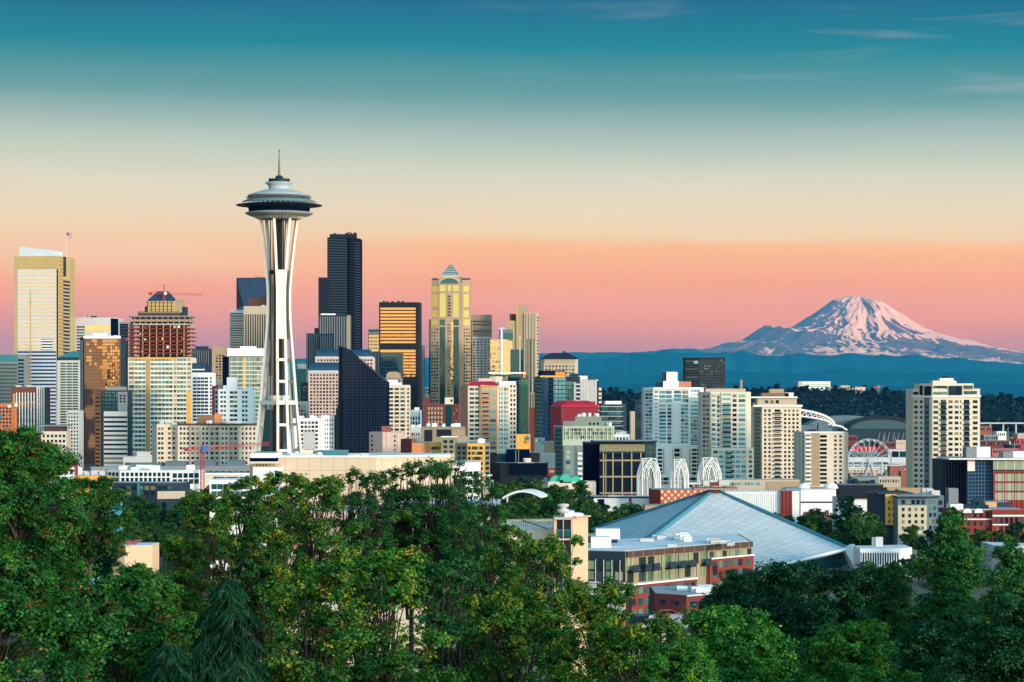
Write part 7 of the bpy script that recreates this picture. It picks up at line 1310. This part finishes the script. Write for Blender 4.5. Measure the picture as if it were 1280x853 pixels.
b = Bld('low_block', 'white and crimson framed shop front left of the white terrace', 'shop', 1150, 583, [(64, 0), (97.5, 0)], w_white, deep=12); b.B(0, 64, 97.5, 579.5, 583.5, w_crimson, 'crimson_band', .5); b.B(0, 94, 97.5, 583.6, 596, w_crimson, 'crimson_post', .5); b.G(0, 70, 92, 586, 594, 4, 1, .6, .8, g_dark)
b = Bld('low_block', 'low yellow ochre shed behind the left trees', 'shed', 1050, 595, [(93, 0), (136, 0)], w_yellow, deep=14, roof=w_roof); b.units(96, 130, 7, 81, mat=w_lgrey)
b = Bld('low_block', 'grey and white low offices behind the leaves on the far left', 'building', 1000, 590, [(-20, 0), (62, 0)], w_lgrey, deep=20, roof=w_wroof); b.G(0, -15, 60, 596, 615, 12, 3, .6, .5, g_dark)
b = Bld('apartment_block', 'small red and white flats at the foot of the brown ribbed block', 'apartment block', 1750, 545, [(22, 0), (46, 0)], w_dbrick, deep=16); b.G(0, 33, 45, 553, 572, 3, 4, .7, .6, g_ice); b.units(25, 45, 5, 82, mat=w_terra)
# curved white canopy in the park
Yc = 1010; b_o = empty('canopy', (X(650, Yc), Yc, gz(X(650, Yc), Yc))); tag(b_o, 'white curved canopy roof among the park trees', 'canopy')
pts = []
for k in range(17):
    t = k/16; pts.append((628+48*t, 627-14*math.sin(math.pi*(.12+.72*t))**1.0))
pr_ = pts+[(x, y+2.6) for x, y in reversed(pts)]
n = len(pr_); v = [(X(px, Yc), Yc, Z(py, Yc)) for px, py in pr_]+[(X(px, Yc)+3, Yc+16, Z(py, Yc)) for px, py in pr_]
MB().poly(v, [(i, i+1, n-2-i, n-1-i) for i in range(16)]+[(n+n-1-i, n+n-2-i, n+i+1, n+i) for i in range(16)]+[(i, n+i, n+(i+1) % n, (i+1) % n) for i in range(n)]).build('curved_roof', w_wroof, b_o)
for px in (634, 668): MB().tube((X(px, Yc), Yc+4, gz(X(px, Yc), Yc)), (X(px, Yc), Yc+4, Z(620, Yc)), .4, .4, 6).build('post', f_white, b_o)
# ================================================================ foliage
def leaf_mat(name, dark, mid, light, tip=None, trans=0.25, scale=0.35, tipamt=.66):
    m, nt = M_(name); b = NB(nt); g = b.n('ShaderNodeNewGeometry'); r = g.outputs['Random Per Island']
    oi = b.n('ShaderNodeObjectInfo'); tc = b.n('ShaderNodeTexCoord').outputs['Object']
    cl = b.noise(tc, scale, 4, 0.6)
    k = b.math('ADD', b.math('MULTIPLY', r, 0.34), b.math('MULTIPLY', b.math('SUBTRACT', cl, .18), 1.05))
    c = b.ramp(k, [(0.15, dark), (0.5, mid), (0.85, light)])
    if tip:
        tn = b.noise(tc, scale*2.3, 3, 0.6)
        f = b.ramp(b.math('ADD', tn, b.math('MULTIPLY', r, .16)), [(tipamt, (0, 0, 0)), (tipamt+.05, (1, 1, 1))])
        c = b.mix(f, c, tip+(1,))
    v = b.math('ADD', b.math('MULTIPLY', oi.outputs['Random'], .3), .85)
    c = b.n('ShaderNodeHueSaturation', {'Color': c, 'Value': v}).outputs[0]
    d = b.n('ShaderNodeBsdfDiffuse', {'Color': c}); t = b.n('ShaderNodeBsdfTranslucent', {'Color': c}); gl = b.n('ShaderNodeBsdfGlossy', {'Color': (.6, .8, .7, 1), 'Roughness': .5})
    s = b.n('ShaderNodeMixShader', {0: trans, 1: d.outputs[0], 2: t.outputs[0]}); s2 = b.n('ShaderNodeMixShader', {0: .02, 1: s.outputs[0], 2: gl.outputs[0]})
    b.out(s2.outputs[0]); return m
bark = wall('bark', (.026, .023, .020), .95, .3); bark_l = wall('pale_bark', (.085, .070, .050), .95, .3)
L_maple = leaf_mat('maple_leaves', (.003, .028, .010), (.016, .120, .020), (.10, .30, .022), (.36, .13, .02), tipamt=.72)
L_birch = leaf_mat('yellowing_leaves', (.004, .034, .012), (.028, .150, .020), (.16, .32, .024), (.32, .31, .018), tipamt=.66)
L_dark = leaf_mat('dark_leaves', (.002, .018, .012), (.008, .065, .024), (.028, .135, .034), None)
L_mid = leaf_mat('green_leaves', (.003, .028, .015), (.016, .115, .030), (.06, .23, .034), (.10, .22, .03))
L_park = leaf_mat('park_leaves', (.003, .030, .012), (.022, .130, .026), (.12, .26, .030), (.24, .24, .02), scale=.12, tipamt=.66)
L_cedar = leaf_mat('cedar_needles', (.001, .010, .006), (.003, .036, .015), (.022, .115, .035), None, trans=.1)
L_vivid = leaf_mat('bright_leaves', (.004, .036, .012), (.020, .150, .022), (.11, .34, .030), (.17, .32, .02))

L_ridge = leaf_mat('hazed_ridge_firs', (.002, .008, .018), (.004, .018, .032), (.008, .032, .046), None, scale=.02)  # navy of the distance haze is put into the fir colours

def leaves_mesh(name, P0, nrm, size, mat, seed, aspect=1.5, fold=True):
    """P0 (n,3) leaf centres, nrm preferred normal, one folded quad (two faces) per leaf"""
    r = np.random.default_rng(seed); n = len(P0)
    d = r.normal(size=(n, 3)); d[:, 2] *= .5; d[:, 2] -= .12; d /= np.linalg.norm(d, axis=1)[:, None]
    nn = nrm + r.normal(size=(n, 3))*.55; nn /= np.linalg.norm(nn, axis=1)[:, None]+1e-9
    u = np.cross(nn, d); u /= np.linalg.norm(u, axis=1)[:, None]+1e-9; d = np.cross(u, nn)
    s = size*(0.6+0.8*r.random(n))[:, None] if np.isscalar(size) else (size*(0.6+0.8*r.random(n)))[:, None]
    a = P0-d*s*aspect*.5; c = P0+d*s*aspect*.5; l = P0-u*s*.5+nn*s*.14; q = P0+u*s*.5+nn*s*.14
    v = np.stack([a, q, c, l], 1).reshape(-1, 3); i = np.arange(n)*4
    f = np.stack([i, i+1, i+2, i, i+2, i+3], 1).reshape(-1)
    me = bpy.data.meshes.new(name); me.vertices.add(len(v)); me.vertices.foreach_set('co', v.astype(np.float32).ravel())
    me.loops.add(len(f)); me.loops.foreach_set('vertex_index', f.astype(np.int32)); me.polygons.add(2*n); me.polygons.foreach_set('loop_start', np.arange(0, 6*n, 3, dtype=np.int32)); me.polygons.foreach_set('loop_total', np.full(2*n, 3, dtype=np.int32))
    me.update(calc_edges=True); me.materials.append(mat); return me

class TreeProto: pass
def make_tree(seed, H, W, mat, bmat, nclump=60, sprays=26, per=16, leaf=.22, clump=1.5, shape='round', bare=.25, sub=2, trunks=1, gap=.0):
    """deciduous tree mesh pair (crown, trunk) of height H and crown width W, origin at the trunk's foot"""
    r = random.Random(seed); rn = np.random.default_rng(seed)
    cl = []; tries = 0
    while len(cl) < nclump and tries < 8000:
        tries += 1
        t = r.random()
        if shape == 'round': rad = W/2*math.sin(math.pi*min(1, .14+.80*t))**.65
        elif shape == 'cone': rad = W/2*(1-t)**.75+.2
        elif shape == 'vase': rad = W/2*(.35+.65*math.sin(math.pi*(.15+.70*t)))
        elif shape == 'column': rad = W/2*(math.sin(math.pi*(.08+.86*t))**.5)
        a = r.uniform(0, 2*math.pi); rr = rad*(r.random()**.38); z = H*(bare+(1-bare)*t)
        if rr < rad*.35 and r.random() < .5: continue
        k = .82+.36*math.sin(3*a+seed)*math.sin(2.3*a+z*.4+seed)
        p = Vector((rr*k*math.cos(a), rr*k*math.sin(a), z-clump*.5))
        if any((p-q).length < clump*.62 for q, _ in cl): continue
        cl.append((p, clump*r.uniform(.55, 1.25)*(.75 if t > .8 else 1)))
    tr = MB(); tips = []
    for k in range(trunks):
        th = [Vector((r.uniform(-.2, .2)*k*W*.15, r.uniform(-.2, .2)*k*W*.15, -1))]
        for j in range(6): th.append(th[-1]+Vector((r.uniform(-.04, .04)*H, r.uniform(-.04, .04)*H, (H*.86+1)/6)))
        tr.path(th, [H*.020*(1-.85*j/6)/(1+.35*(trunks-1)) for j in range(7)], 7); tips.append(th)
    for p, s in cl:
        th = tips[r.randrange(trunks)]
        t0 = max(0.12, min(.9, (p.z/H)*r.uniform(.45, .8))); j = min(5, int(t0*6)); a = th[j].lerp(th[j+1], t0*6-j)
        mid = a.lerp(p, .5)+Vector((0, 0, (p-a).length*.12)); bw = H*.0065*(1-.5*p.z/H)
        tr.path([a, mid, p], [bw*1.2, bw*.75, bw*.3], 5)
        for _ in range(4):
            e = p+Vector((r.gauss(0, 1), r.gauss(0, 1), r.gauss(.2, .8)))*s*.62; tr.path([mid.lerp(p, .75), p.lerp(e, .5)+Vector((0, 0, .1*s)), e], [bw*.4, bw*.25, bw*.12], 4)
    Ps, Ns = [], []
    for p, s in cl:
        ns = int(sprays*s/clump)+4
        d = rn.normal(size=(ns, 3)); d /= np.linalg.norm(d, axis=1)[:, None]; d[:, 2] *= .68
        rad = s*(rn.random(ns)**.45)[:, None]*(1+.35*rn.normal(size=(ns, 1)).clip(-1.5, 1.8)*.6)
        c = np.array(p)+d*rad
        if gap: c = c[rn.random(len(c)) > gap]
        q = np.repeat(c, per, 0)+rn.normal(size=(len(c)*per, 3))*np.array([1, 1, .55])*s*.17
        o = q-np.array(p); o /= np.linalg.norm(o, axis=1)[:, None]+1e-6; Ps.append(q); Ns.append(o*.8+np.array([0, 0, .75]))
    Ps = np.concatenate(Ps); Ns = np.concatenate(Ns)
    pr = TreeProto(); pr.crown = leaves_mesh('crown', Ps, Ns, leaf, mat, seed)
    me = bpy.data.meshes.new('trunk'); me.from_pydata(tr.v, [], tr.f); me.materials.append(bmat); me.update(); pr.trunk = me; pr.H = H; pr.W = W; pr.n = len(Ps)
    return pr
def conifer(seed, H, W, mat, bmat, tiers=16, per=11, droop=.55, leaf=.16, strands=26, dens=10):
    r = random.Random(seed); rn = np.random.default_rng(seed); tr = MB(); tr.path([(0, 0, -1), (0, 0, H*.5), (.1, .1, H)], [H*.022, H*.014, .03], 7)
    V, Fc = [], []
    def ribbon(pts, w):
        sd = rn.normal(size=3); sd[2] *= .3; b0 = len(V)
        for k, p in enumerate(pts):
            ww = w*(1-.7*k/(len(pts)-1)); d = (pts[min(k+1, len(pts)-1)]-pts[max(k-1, 0)]); u = np.cross(d, sd); u = u/(np.linalg.norm(u)+1e-9)*ww/2
            V.append(p-u); V.append(p+u)
        for k in range(len(pts)-1): q = b0+2*k; Fc.append((q, q+1, q+3, q+2))
    for i in range(tiers):
        t = (i+.5)/tiers; z = H*(.10+.88*t); L = W/2*(1-t)**.8+.3
        for k in range(per):
            a = 2*math.pi*(k/per)+i*.7+r.uniform(-.25, .25); l = L*r.uniform(.55, 1.25); pts = []
            if r.random() < .12: continue
            for j in range(6):
                s = j/5; pts.append(Vector((math.cos(a)*l*s, math.sin(a)*l*s, z+l*.16*math.sin(s*2.2)-l*droop*s*s)))
            tr.path(pts, [.06*(1-.8*j/5)*l/3+.01 for j in range(6)], 4)
            side = np.array([-math.sin(a), math.cos(a), 0]); fw = np.array([math.cos(a), math.sin(a), 0])
            for q in range(strands):
                s = (q+.7)/strands; j = min(4, int(s*5)); p = np.array(pts[j].lerp(pts[j+1], s*5-j)); sg = 1 if q % 2 else -1; ln = (l*.30*(1.15-s)+.3)*r.uniform(.7, 1.2)
                dirv = side*sg*.8+fw*.5; pp = [p+dirv*ln*x+np.array([0, 0, -1])*(ln*1.0*x**1.7) for x in np.linspace(0, 1, 5)]
                ribbon(pp, leaf)
                for x in pp[1:]:
                    for _ in range(3):
                        h = r.uniform(.18, .5); d2 = np.array([r.gauss(0, .35), r.gauss(0, .35), -1.0])+dirv*.4; ribbon([x, x+d2*h*.5, x+d2*h+np.array([0, 0, -.05])], leaf*.8)
    pr = TreeProto(); mc = bpy.data.meshes.new('crown'); mc.from_pydata([tuple(v) for v in V], [], Fc); mc.materials.append(mat); mc.update(); pr.crown = mc; Ps = V
    me = bpy.data.meshes.new('trunk'); me.from_pydata(tr.v, [], tr.f); me.materials.append(bmat); me.update(); pr.trunk = me; pr.H = H; pr.W = W; pr.n = len(Ps); return pr
NTREE = [0]
SKIP = {69, 74, 75, 78, 79, 80, 81, 82, 83, 84, 85, 91, 97, 98, 102, 105, 106, 118, 119, 122, 123, 128, 134, 135, 136, 137, 138, 144, 155, 158, 159, 173, 174, 175, 178, 180, 182, 187, 189, 190, 192, 193, 194, 220, 224, 225, 226, 234, 235, 241, 245, 246, 247, 248, 249, 250, 251, 252, 253, 254, 255, 256, 257, 258, 259, 260, 261, 262, 263, 264, 265, 266, 267, 268, 269, 270, 271, 272, 273, 274, 275, 276, 277, 278, 279, 280, 281, 282, 283, 284, 286, 287, 288, 289, 290, 291, 292, 293, 294, 295, 296, 297, 298, 299, 300, 301, 302, 303, 304, 305, 306, 307, 308, 309, 310, 311, 312, 313, 314, 315, 316, 317, 318, 319, 320, 321, 322, 324}
STEM = {}
def stem(mat):
    if mat.name not in STEM:
        mb = MB(); ring = [(ox+rr*math.cos(2*math.pi*k/8), oy+rr*math.sin(2*math.pi*k/8), z) for ox, oy, z, rr in ((0, 0, -.05, 1.25), (.3, .1, .35, 1.05), (-.15, .2, .7, .95), (0, 0, 1.0, .85)) for k in range(8)]
        mb.poly(ring, [(j*8+i, j*8+(i+1) % 8, (j+1)*8+(i+1) % 8, (j+1)*8+i) for j in range(3) for i in range(8)]+[tuple(range(24, 32))])
        me = bpy.data.meshes.new('trunk'); me.from_pydata(mb.v, [], mb.f); me.materials.append(mat); STEM[mat.name] = me
    return STEM[mat.name]
def put(pr, px, ytop, Y, label, cat='tree', name='tree', group=None, wpx=None, rot=None, zb=None):
    """stand the tree at distance Y so its top shows at ytop; wpx = crown width in photo pixels; the crown keeps its proportions"""
    x = X(px, Y); g = gz(x, Y) if zb is None else zb; H = Z(ytop, Y)-g
    s = (wpx/F*Y)/pr.W if wpx else H/pr.H; h = H-pr.H*s
    if -h > H*.35: s = H*1.35/pr.H; h = H-pr.H*s
    NTREE[0] += 1
    if NTREE[0] in SKIP: return None          # wholly hidden behind other things
    o = empty(name, (x, Y, g)); tag(o, label, cat, group)
    o.rotation_euler = (0, 0, rot if rot is not None else NTREE[0]*2.399)
    c = link('crown', pr.crown, None, o, (0, 0, h)); c.scale = (s, s, s); c = link('branches', pr.trunk, None, o, (0, 0, h)); c.scale = (s, s, s)
    if h > .3: c = link('trunk', stem(pr.trunk.materials[0]), None, o); k = pr.H*s*.017; c.scale = (k, k, h+pr.H*s*.12)
    return o
# protos
T_maple = make_tree(1, 14, 13, L_maple, bark_l, 120, 44, 16, .17, 1.35, 'round', .18, gap=.08)
T_maple2 = make_tree(2, 13, 13, L_maple, bark_l, 108, 44, 16, .17, 1.3, 'vase', .2, gap=.08)
T_birch = make_tree(3, 15, 7, L_birch, bark, 82, 38, 14, .13, .95, 'column', .08, trunks=3, gap=.08)
T_birch2 = make_tree(4, 15, 9.5, L_birch, bark, 100, 40, 15, .14, 1.05, 'vase', .12, trunks=2, gap=.08)
T_airy = make_tree(5, 16, 6.6, L_mid, bark, 105, 30, 13, .105, .9, 'column', .08, trunks=3, gap=.1)
T_dark = make_tree(6, 13, 13, L_dark, bark, 150, 46, 17, .15, 1.35, 'round', .12)
T_big = make_tree(7, 17, 12, L_mid, bark, 170, 48, 17, .15, 1.15, 'cone', .1)
T_vivid = make_tree(8, 12, 12, L_vivid, bark, 160, 46, 17, .14, 1.2, 'round', .08)
T_park = [make_tree(20+i, 14, 13, (L_park, L_park, L_dark, L_park)[i], bark, 46, 20, 9, .52, 1.9, 'round', .12) for i in range(4)]
T_cypress = make_tree(30, 16, 5, L_dark, bark, 50, 18, 9, .45, 1.1, 'cone', .02)
T_cedar = conifer(31, 15, 11, L_cedar, bark, tiers=13, per=9, leaf=.075, strands=34, droop=.6)
T_far = make_tree(33, 14, 9, L_ridge, bark, 16, 8, 5, 1.6, 2.6, 'cone', .1)
# foreground, left to right --------------------------------------------------
G = 'foreground trees on the slope'
FG = [
 (T_maple, 28, 530, 84, 165, 'tall maple with orange tipped leaves at the left edge, above the roofs'),
 (T_maple2, 112, 592, 92, 120, 'maple reaching out under the white terraced block'),
 (T_maple, -5, 680, 62, 260, 'broad maple crown filling the lower left corner'),
 (T_maple, 150, 712, 70, 230, 'maple with bare grey twigs below the small beige box building'),
 (T_maple2, 45, 640, 100, 170, 'shaded maple just under the crimson striped hall'),
 (T_birch2, 262, 612, 118, 120, 'yellowing tree left of the red crane foot'),
 (T_birch, 310, 594, 112, 92, 'slim yellowing tree under the saucer topped tower'),
 (T_birch, 352, 588, 120, 95, 'yellow flecked tree in front of the theatre corner'),
 (T_birch2, 398, 592, 108, 110, 'yellow flecked tree before the blank beige wall'),
 (T_airy, 445, 582, 125, 78, 'thin airy tree before the right half of the beige wall'),
 (T_airy, 492, 582, 130, 66, 'feathery tall tree in front of the white grid building'),
 (T_airy, 537, 570, 124, 84, 'tallest feathery tree in the middle, against the orange flats'),
 (T_airy, 585, 585, 132, 84, 'feathery tree touching the yellow bay of the flats'),
 (T_maple, 172, 701, 72, 130, 'low maple crown directly under the small beige box building'),
 (T_airy, 514, 574, 128, 78, 'feathery tree hiding the right end of the theatre wall'),
 (T_airy, 563, 571, 127, 80, 'tall feathery tree in front of the orange brick flats'),
 (T_airy, 608, 596, 122, 80, 'feathery tree right of the tall yellow bay'),
 (T_airy, 468, 590, 122, 70, 'thin tree with bare upper twigs before the beige wall'),
 (T_birch, 640, 655, 110, 90, 'small leafed tree before the house with the flat overhanging roof'),
 (T_birch2, 690, 668, 96, 120, 'golden green tree in front of the beige stair tower'),
 (T_birch2, 745, 722, 88, 130, 'golden green tree at the corner of the brick apartments'),
 (T_birch2, 470, 680, 84, 190, 'yellow speckled tree low in the centre'),
 (T_birch, 395, 700, 78, 160, 'yellow speckled tree right of the drooping cedar'),
 (T_airy, 570, 690, 90, 170, 'dusky tree with reddish wall gleams behind it, lower centre'),
 (T_birch2, 650, 735, 76, 190, 'bushy tree above the pale path at the bottom centre'),
 (T_birch2, 790, 765, 72, 180, 'green gold tree at the bottom right of centre'),
 (T_vivid, 905, 755, 80, 230, 'rounded bright green tree in front of the parking deck'),
 (T_vivid, 850, 800, 66, 160, 'low bright green tree on the bottom edge'),
 (T_dark, 985, 700, 128, 230, 'broad dark tree below the arena roof'),
 (T_dark, 1075, 706, 120, 200, 'dark tree before the white colonnade'),
 (T_dark, 930, 712, 135, 120, 'dark tree at the right end of the brick apartments'),
 (T_big, 1190, 632, 100, 165, 'tall pointed green tree rising at the right'),
 (T_big, 1120, 700, 104, 110, 'green tree leaning against the tall pointed one'),
 (T_big, 1262, 672, 96, 150, 'green tree at the right edge below the white ribbed hall'),
 (T_dark, 1180, 770, 78, 260, 'dark leafy tree in the lower right'),
 (T_vivid, 1070, 775, 74, 180, 'deep green tree with curled leaves, bottom right of centre'),
 (T_dark, 1275, 745, 70, 200, 'dark tree in the bottom right corner'),
 (T_dark, 1000, 800, 82, 220, 'dark low tree between the two bright green ones'),
 (T_birch2, 228, 668, 100, 80, 'tree in front of the small beige box building'),
 (T_dark, 120, 655, 150, 70, 'dark tree behind the small beige box building'),
 (T_birch, 330, 655, 96, 130, 'yellowing tree above the drooping cedar'),
]
for pr, px, yt, Y, w, lb in FG: put(pr, px, yt, Y, lb, group=G, wpx=w)
put(T_cedar, 285, 705, 66, 'drooping dark cedar with hanging needles in the lower left', 'cedar', 'cedar_tree', G, 300)
put(T_cedar, 210, 790, 58, 'second drooping cedar at the bottom edge', 'cedar', 'cedar_tree', G, 240)
# park around the copper pavilion --------------------------------------------
r = random.Random(8)
PK = [(625, 603, 1150), (641, 600, 1160), (655, 596, 1170), (668, 598, 1165), (612, 612, 1100), (634, 612, 1080), (690, 606, 1120), (676, 612, 1080), (700, 607, 1100), (714, 614, 1050), (655, 616, 1040), (640, 625, 1000), (622, 628, 980), (664, 628, 980),
      (684, 626, 970), (706, 627, 960), (722, 627, 960), (742, 628, 1010), (757, 630, 1015), (772, 632, 1010), (786, 627, 1020), (798, 630, 1015), (650, 640, 900), (672, 642, 890), (694, 642, 880), (716, 641, 1005), (737, 642, 1000), (755, 644, 1002), (772, 641, 1004),
      (630, 645, 860), (700, 656, 800), (718, 658, 790), (612, 640, 820), (792, 640, 1010), (806, 640, 1015), (664, 662, 760), (684, 668, 740), (650, 655, 780), (704, 672, 700), (720, 662, 740), (600, 630, 900), (588, 622, 950)]
for i, (px, yt, Y) in enumerate(PK):
    put(T_park[i % 4], px, yt, Y, 'round green park tree near the copper roofed pavilion', group='park trees around the copper pavilion', wpx=r.uniform(26, 36))
for px, yt, Y in ((648, 621, 985), (637, 626, 978), (664, 619, 985)): put(T_park[0], px, yt, Y, 'round park tree covering part of the white curved canopy', group='trees before the white canopy', wpx=24)
for i in range(34):
    Y = r.uniform(640, 930); put(T_park[(i*3+2) % 4] if i % 2 else T_park[0], r.uniform(140, 305), 617+(930-Y)*.19+r.uniform(0, 8), Y, 'dark green tree in the hollow between crane and left trees', group='trees in the hollow on the left', wpx=r.uniform(24, 36))
for i in range(46):
    Y = r.uniform(760, 1150); px = r.uniform(596, 735); yt = 598+(1150-Y)/390*62+r.uniform(0, 8)
    put(T_park[i % 4], px, yt, Y, 'round green park tree near the copper roofed pavilion', group='park trees around the copper pavilion', wpx=r.uniform(24, 34))
for i in range(26):
    Y = r.uniform(975, 1050); px = r.uniform(985, 1110); yt = 648+(px-985)*.20+r.uniform(-8, 6)-(Y-975)*.08
    put(T_park[i % 4], px, yt, Y, 'green street tree among the low buildings right of the arena', group='street trees right of the arena', wpx=r.uniform(20, 30))
put(T_cypress, 727, 604, 960, 'dark pointed cypress in front of the long white hall', 'tree', 'cypress_tree', None, 15)
PR = [(1058, 620, 980, 40), (1075, 636, 930, 34), (1090, 640, 940, 26), (1012, 652, 940, 22), (1028, 658, 1000, 34), (985, 643, 1010, 30), (1000, 645, 1000, 26), (1045, 664, 990, 38), (1070, 664, 980, 44), (1092, 668, 975, 34), (1012, 650, 1005, 30), (1056, 670, 985, 30), (1020, 634, 1000, 26), (1140, 655, 900, 30), (1160, 662, 880, 30),
      (1100, 652, 900, 20), (1225, 660, 800, 32), (1250, 662, 790, 36), (1272, 652, 830, 40), (970, 640, 1000, 20), (1085, 700, 770, 30), (1108, 703, 770, 30), (1130, 698, 775, 30), (1148, 690, 790, 30), (1285, 640, 860, 30), (1205, 668, 780, 30)]
for i, (px, yt, Y, w) in enumerate(PR):
    put(T_park[(i*3+(2 if i < 3 else 0)) % 4], px, yt, Y, 'green street tree among the low buildings right of the arena', group='street trees right of the arena', wpx=w)
PL_ = [(150, 622, 900), (172, 618, 950), (196, 612, 980), (215, 608, 1000), (228, 606, 1010), (238, 618, 900), (205, 628, 850), (180, 635, 820), (160, 640, 800), (225, 640, 780), (245, 630, 820), (262, 606, 1000), (280, 604, 1010), (300, 610, 950), (190, 650, 720), (215, 655, 700), (240, 655, 700), (270, 640, 760)]
for i, (px, yt, Y) in enumerate(PL_):
    put(T_park[(i*3+2) % 4] if i % 3 else T_cypress, px, yt, Y, 'dark green tree in the hollow between crane and left trees', group='trees in the hollow on the left', wpx=r.uniform(24, 34) if i % 3 else 14)
for i in range(80):
    px = r.uniform(1095, 1145) if i < 6 else (r.uniform(1220, 1290) if i < 12 else r.uniform(0, 1000)); Y = r.uniform(1300, 1420) if i < 6 else (r.uniform(1250, 1500) if i < 12 else r.uniform(1200, 1900)); x = X(px, Y)
    put(T_park[i % 4], px, HY-(gz(x, Y)+r.uniform(8, 13)-ZC)/Y*F, Y, 'small street tree between the mid-distance blocks', group='street trees between the blocks', wpx=r.uniform(12, 20))
# slope below the viewpoint: more crowns behind the front row
slope = [(46, 135, 330), (34, 85, 135), (30, 52, 85)]
for n_, y0_, y1_ in slope:
    for i in range(n_):
        px = -40+1370*((i+.5)/n_)+r.uniform(-25, 25); Y = r.uniform(y0_, y1_)
        if 640 < px < 960 and Y > 120: continue
        top = gz(X(px, Y), Y)+r.uniform(8, 12); yt = HY-(top-ZC)/Y*F
        lim = (700 if 90 < px < 260 else (700 if px > 380 and Y > 85 else 640)) if px < 640 else (745 if px < 960 else 705)
        yt = max(yt, lim+r.uniform(15, 60)+(60 if Y < 135 else 0)+(50 if Y < 85 else 0))
        k = (T_maple2, T_dark, T_maple, T_vivid)[i % 4] if px < 240 else ((T_birch2, T_dark, T_birch, T_airy)[i % 4] if px < 820 else (T_dark, T_vivid, T_big, T_dark)[i % 4])
        put(k, px, yt, Y, ('leafy crown on the slope behind the front row of trees', 'leafy crown in the middle rows of the slope', 'leafy crown low on the slope near the bottom of the picture')[slope.index((n_, y0_, y1_))],
            group=('trees lower on the slope', 'trees in the middle rows of the slope', 'trees along the bottom of the picture')[slope.index((n_, y0_, y1_))], wpx=r.uniform(6, 9)/Y*F)
# ridge trees
pts = []
mbp = []
rn = np.random.default_rng(5)
for i in range(230):
    q = rn.uniform(730, 1285); Y = 7000+rn.uniform(-500, 60); x = X(q, Y); z = float(ridge_z(np.array([x]), np.array([Y]))[0]); H = rn.uniform(16, 34)
    o = empty('fir_tree', (x, Y, z-2)); tag(o, 'dark fir standing on the distant wooded ridge', 'tree', 'firs along the distant ridge'); s = H/T_far.H; o.scale = (s*1.2, s*1.2, s); o.rotation_euler = (0, 0, i)
    link('crown', T_far.crown, None, o)
n = 9000; q = rn.uniform(640, 1300, n); YY = rn.uniform(5700, 6950, n); XX = (q-640)/F*YY; ZZ = ridge_z(XX, YY)
rep = 14; c = np.repeat(np.stack([XX, YY, ZZ+7], 1), rep, 0)+rn.normal(size=(n*rep, 3))*np.array([9, 9, 5])
me = leaves_mesh('ridge_forest', c-np.array([0, 6500, 4]), np.tile([0, -.2, .9], (n*rep, 1)), 5.0, L_ridge, 3); o = link('ridge_forest', me, None, None, (0, 6500, 4)); tag(o, kind='stuff')
r = random.Random(31)
for i in range(34):
    px = r.uniform(900, 1285); Y = r.uniform(5900, 6800); x = X(px, Y); z = float(ridge_z(np.array([x]), np.array([Y]))[0]); o = empty('house', (x, Y, z)); tag(o, 'tiny pale house on the wooded ridge', 'house', 'houses scattered on the ridge')
    w_ = r.uniform(9, 22); MB().box(x, x+w_, Y, Y+10, z-2, z+8+r.random()*5).build('wall', r.choice([w_white, w_lgrey, w_beige, w_ice]), o); MB().prism([(x-1, Y-1), (x+w_+1, Y-1), (x+w_+1, Y+11), (x-1, Y+11)], z+11, z+15, [(x+2, Y+5), (x+w_-2, Y+5), (x+w_-2, Y+6), (x+2, Y+6)]).build('roof', w_dgrey, o)
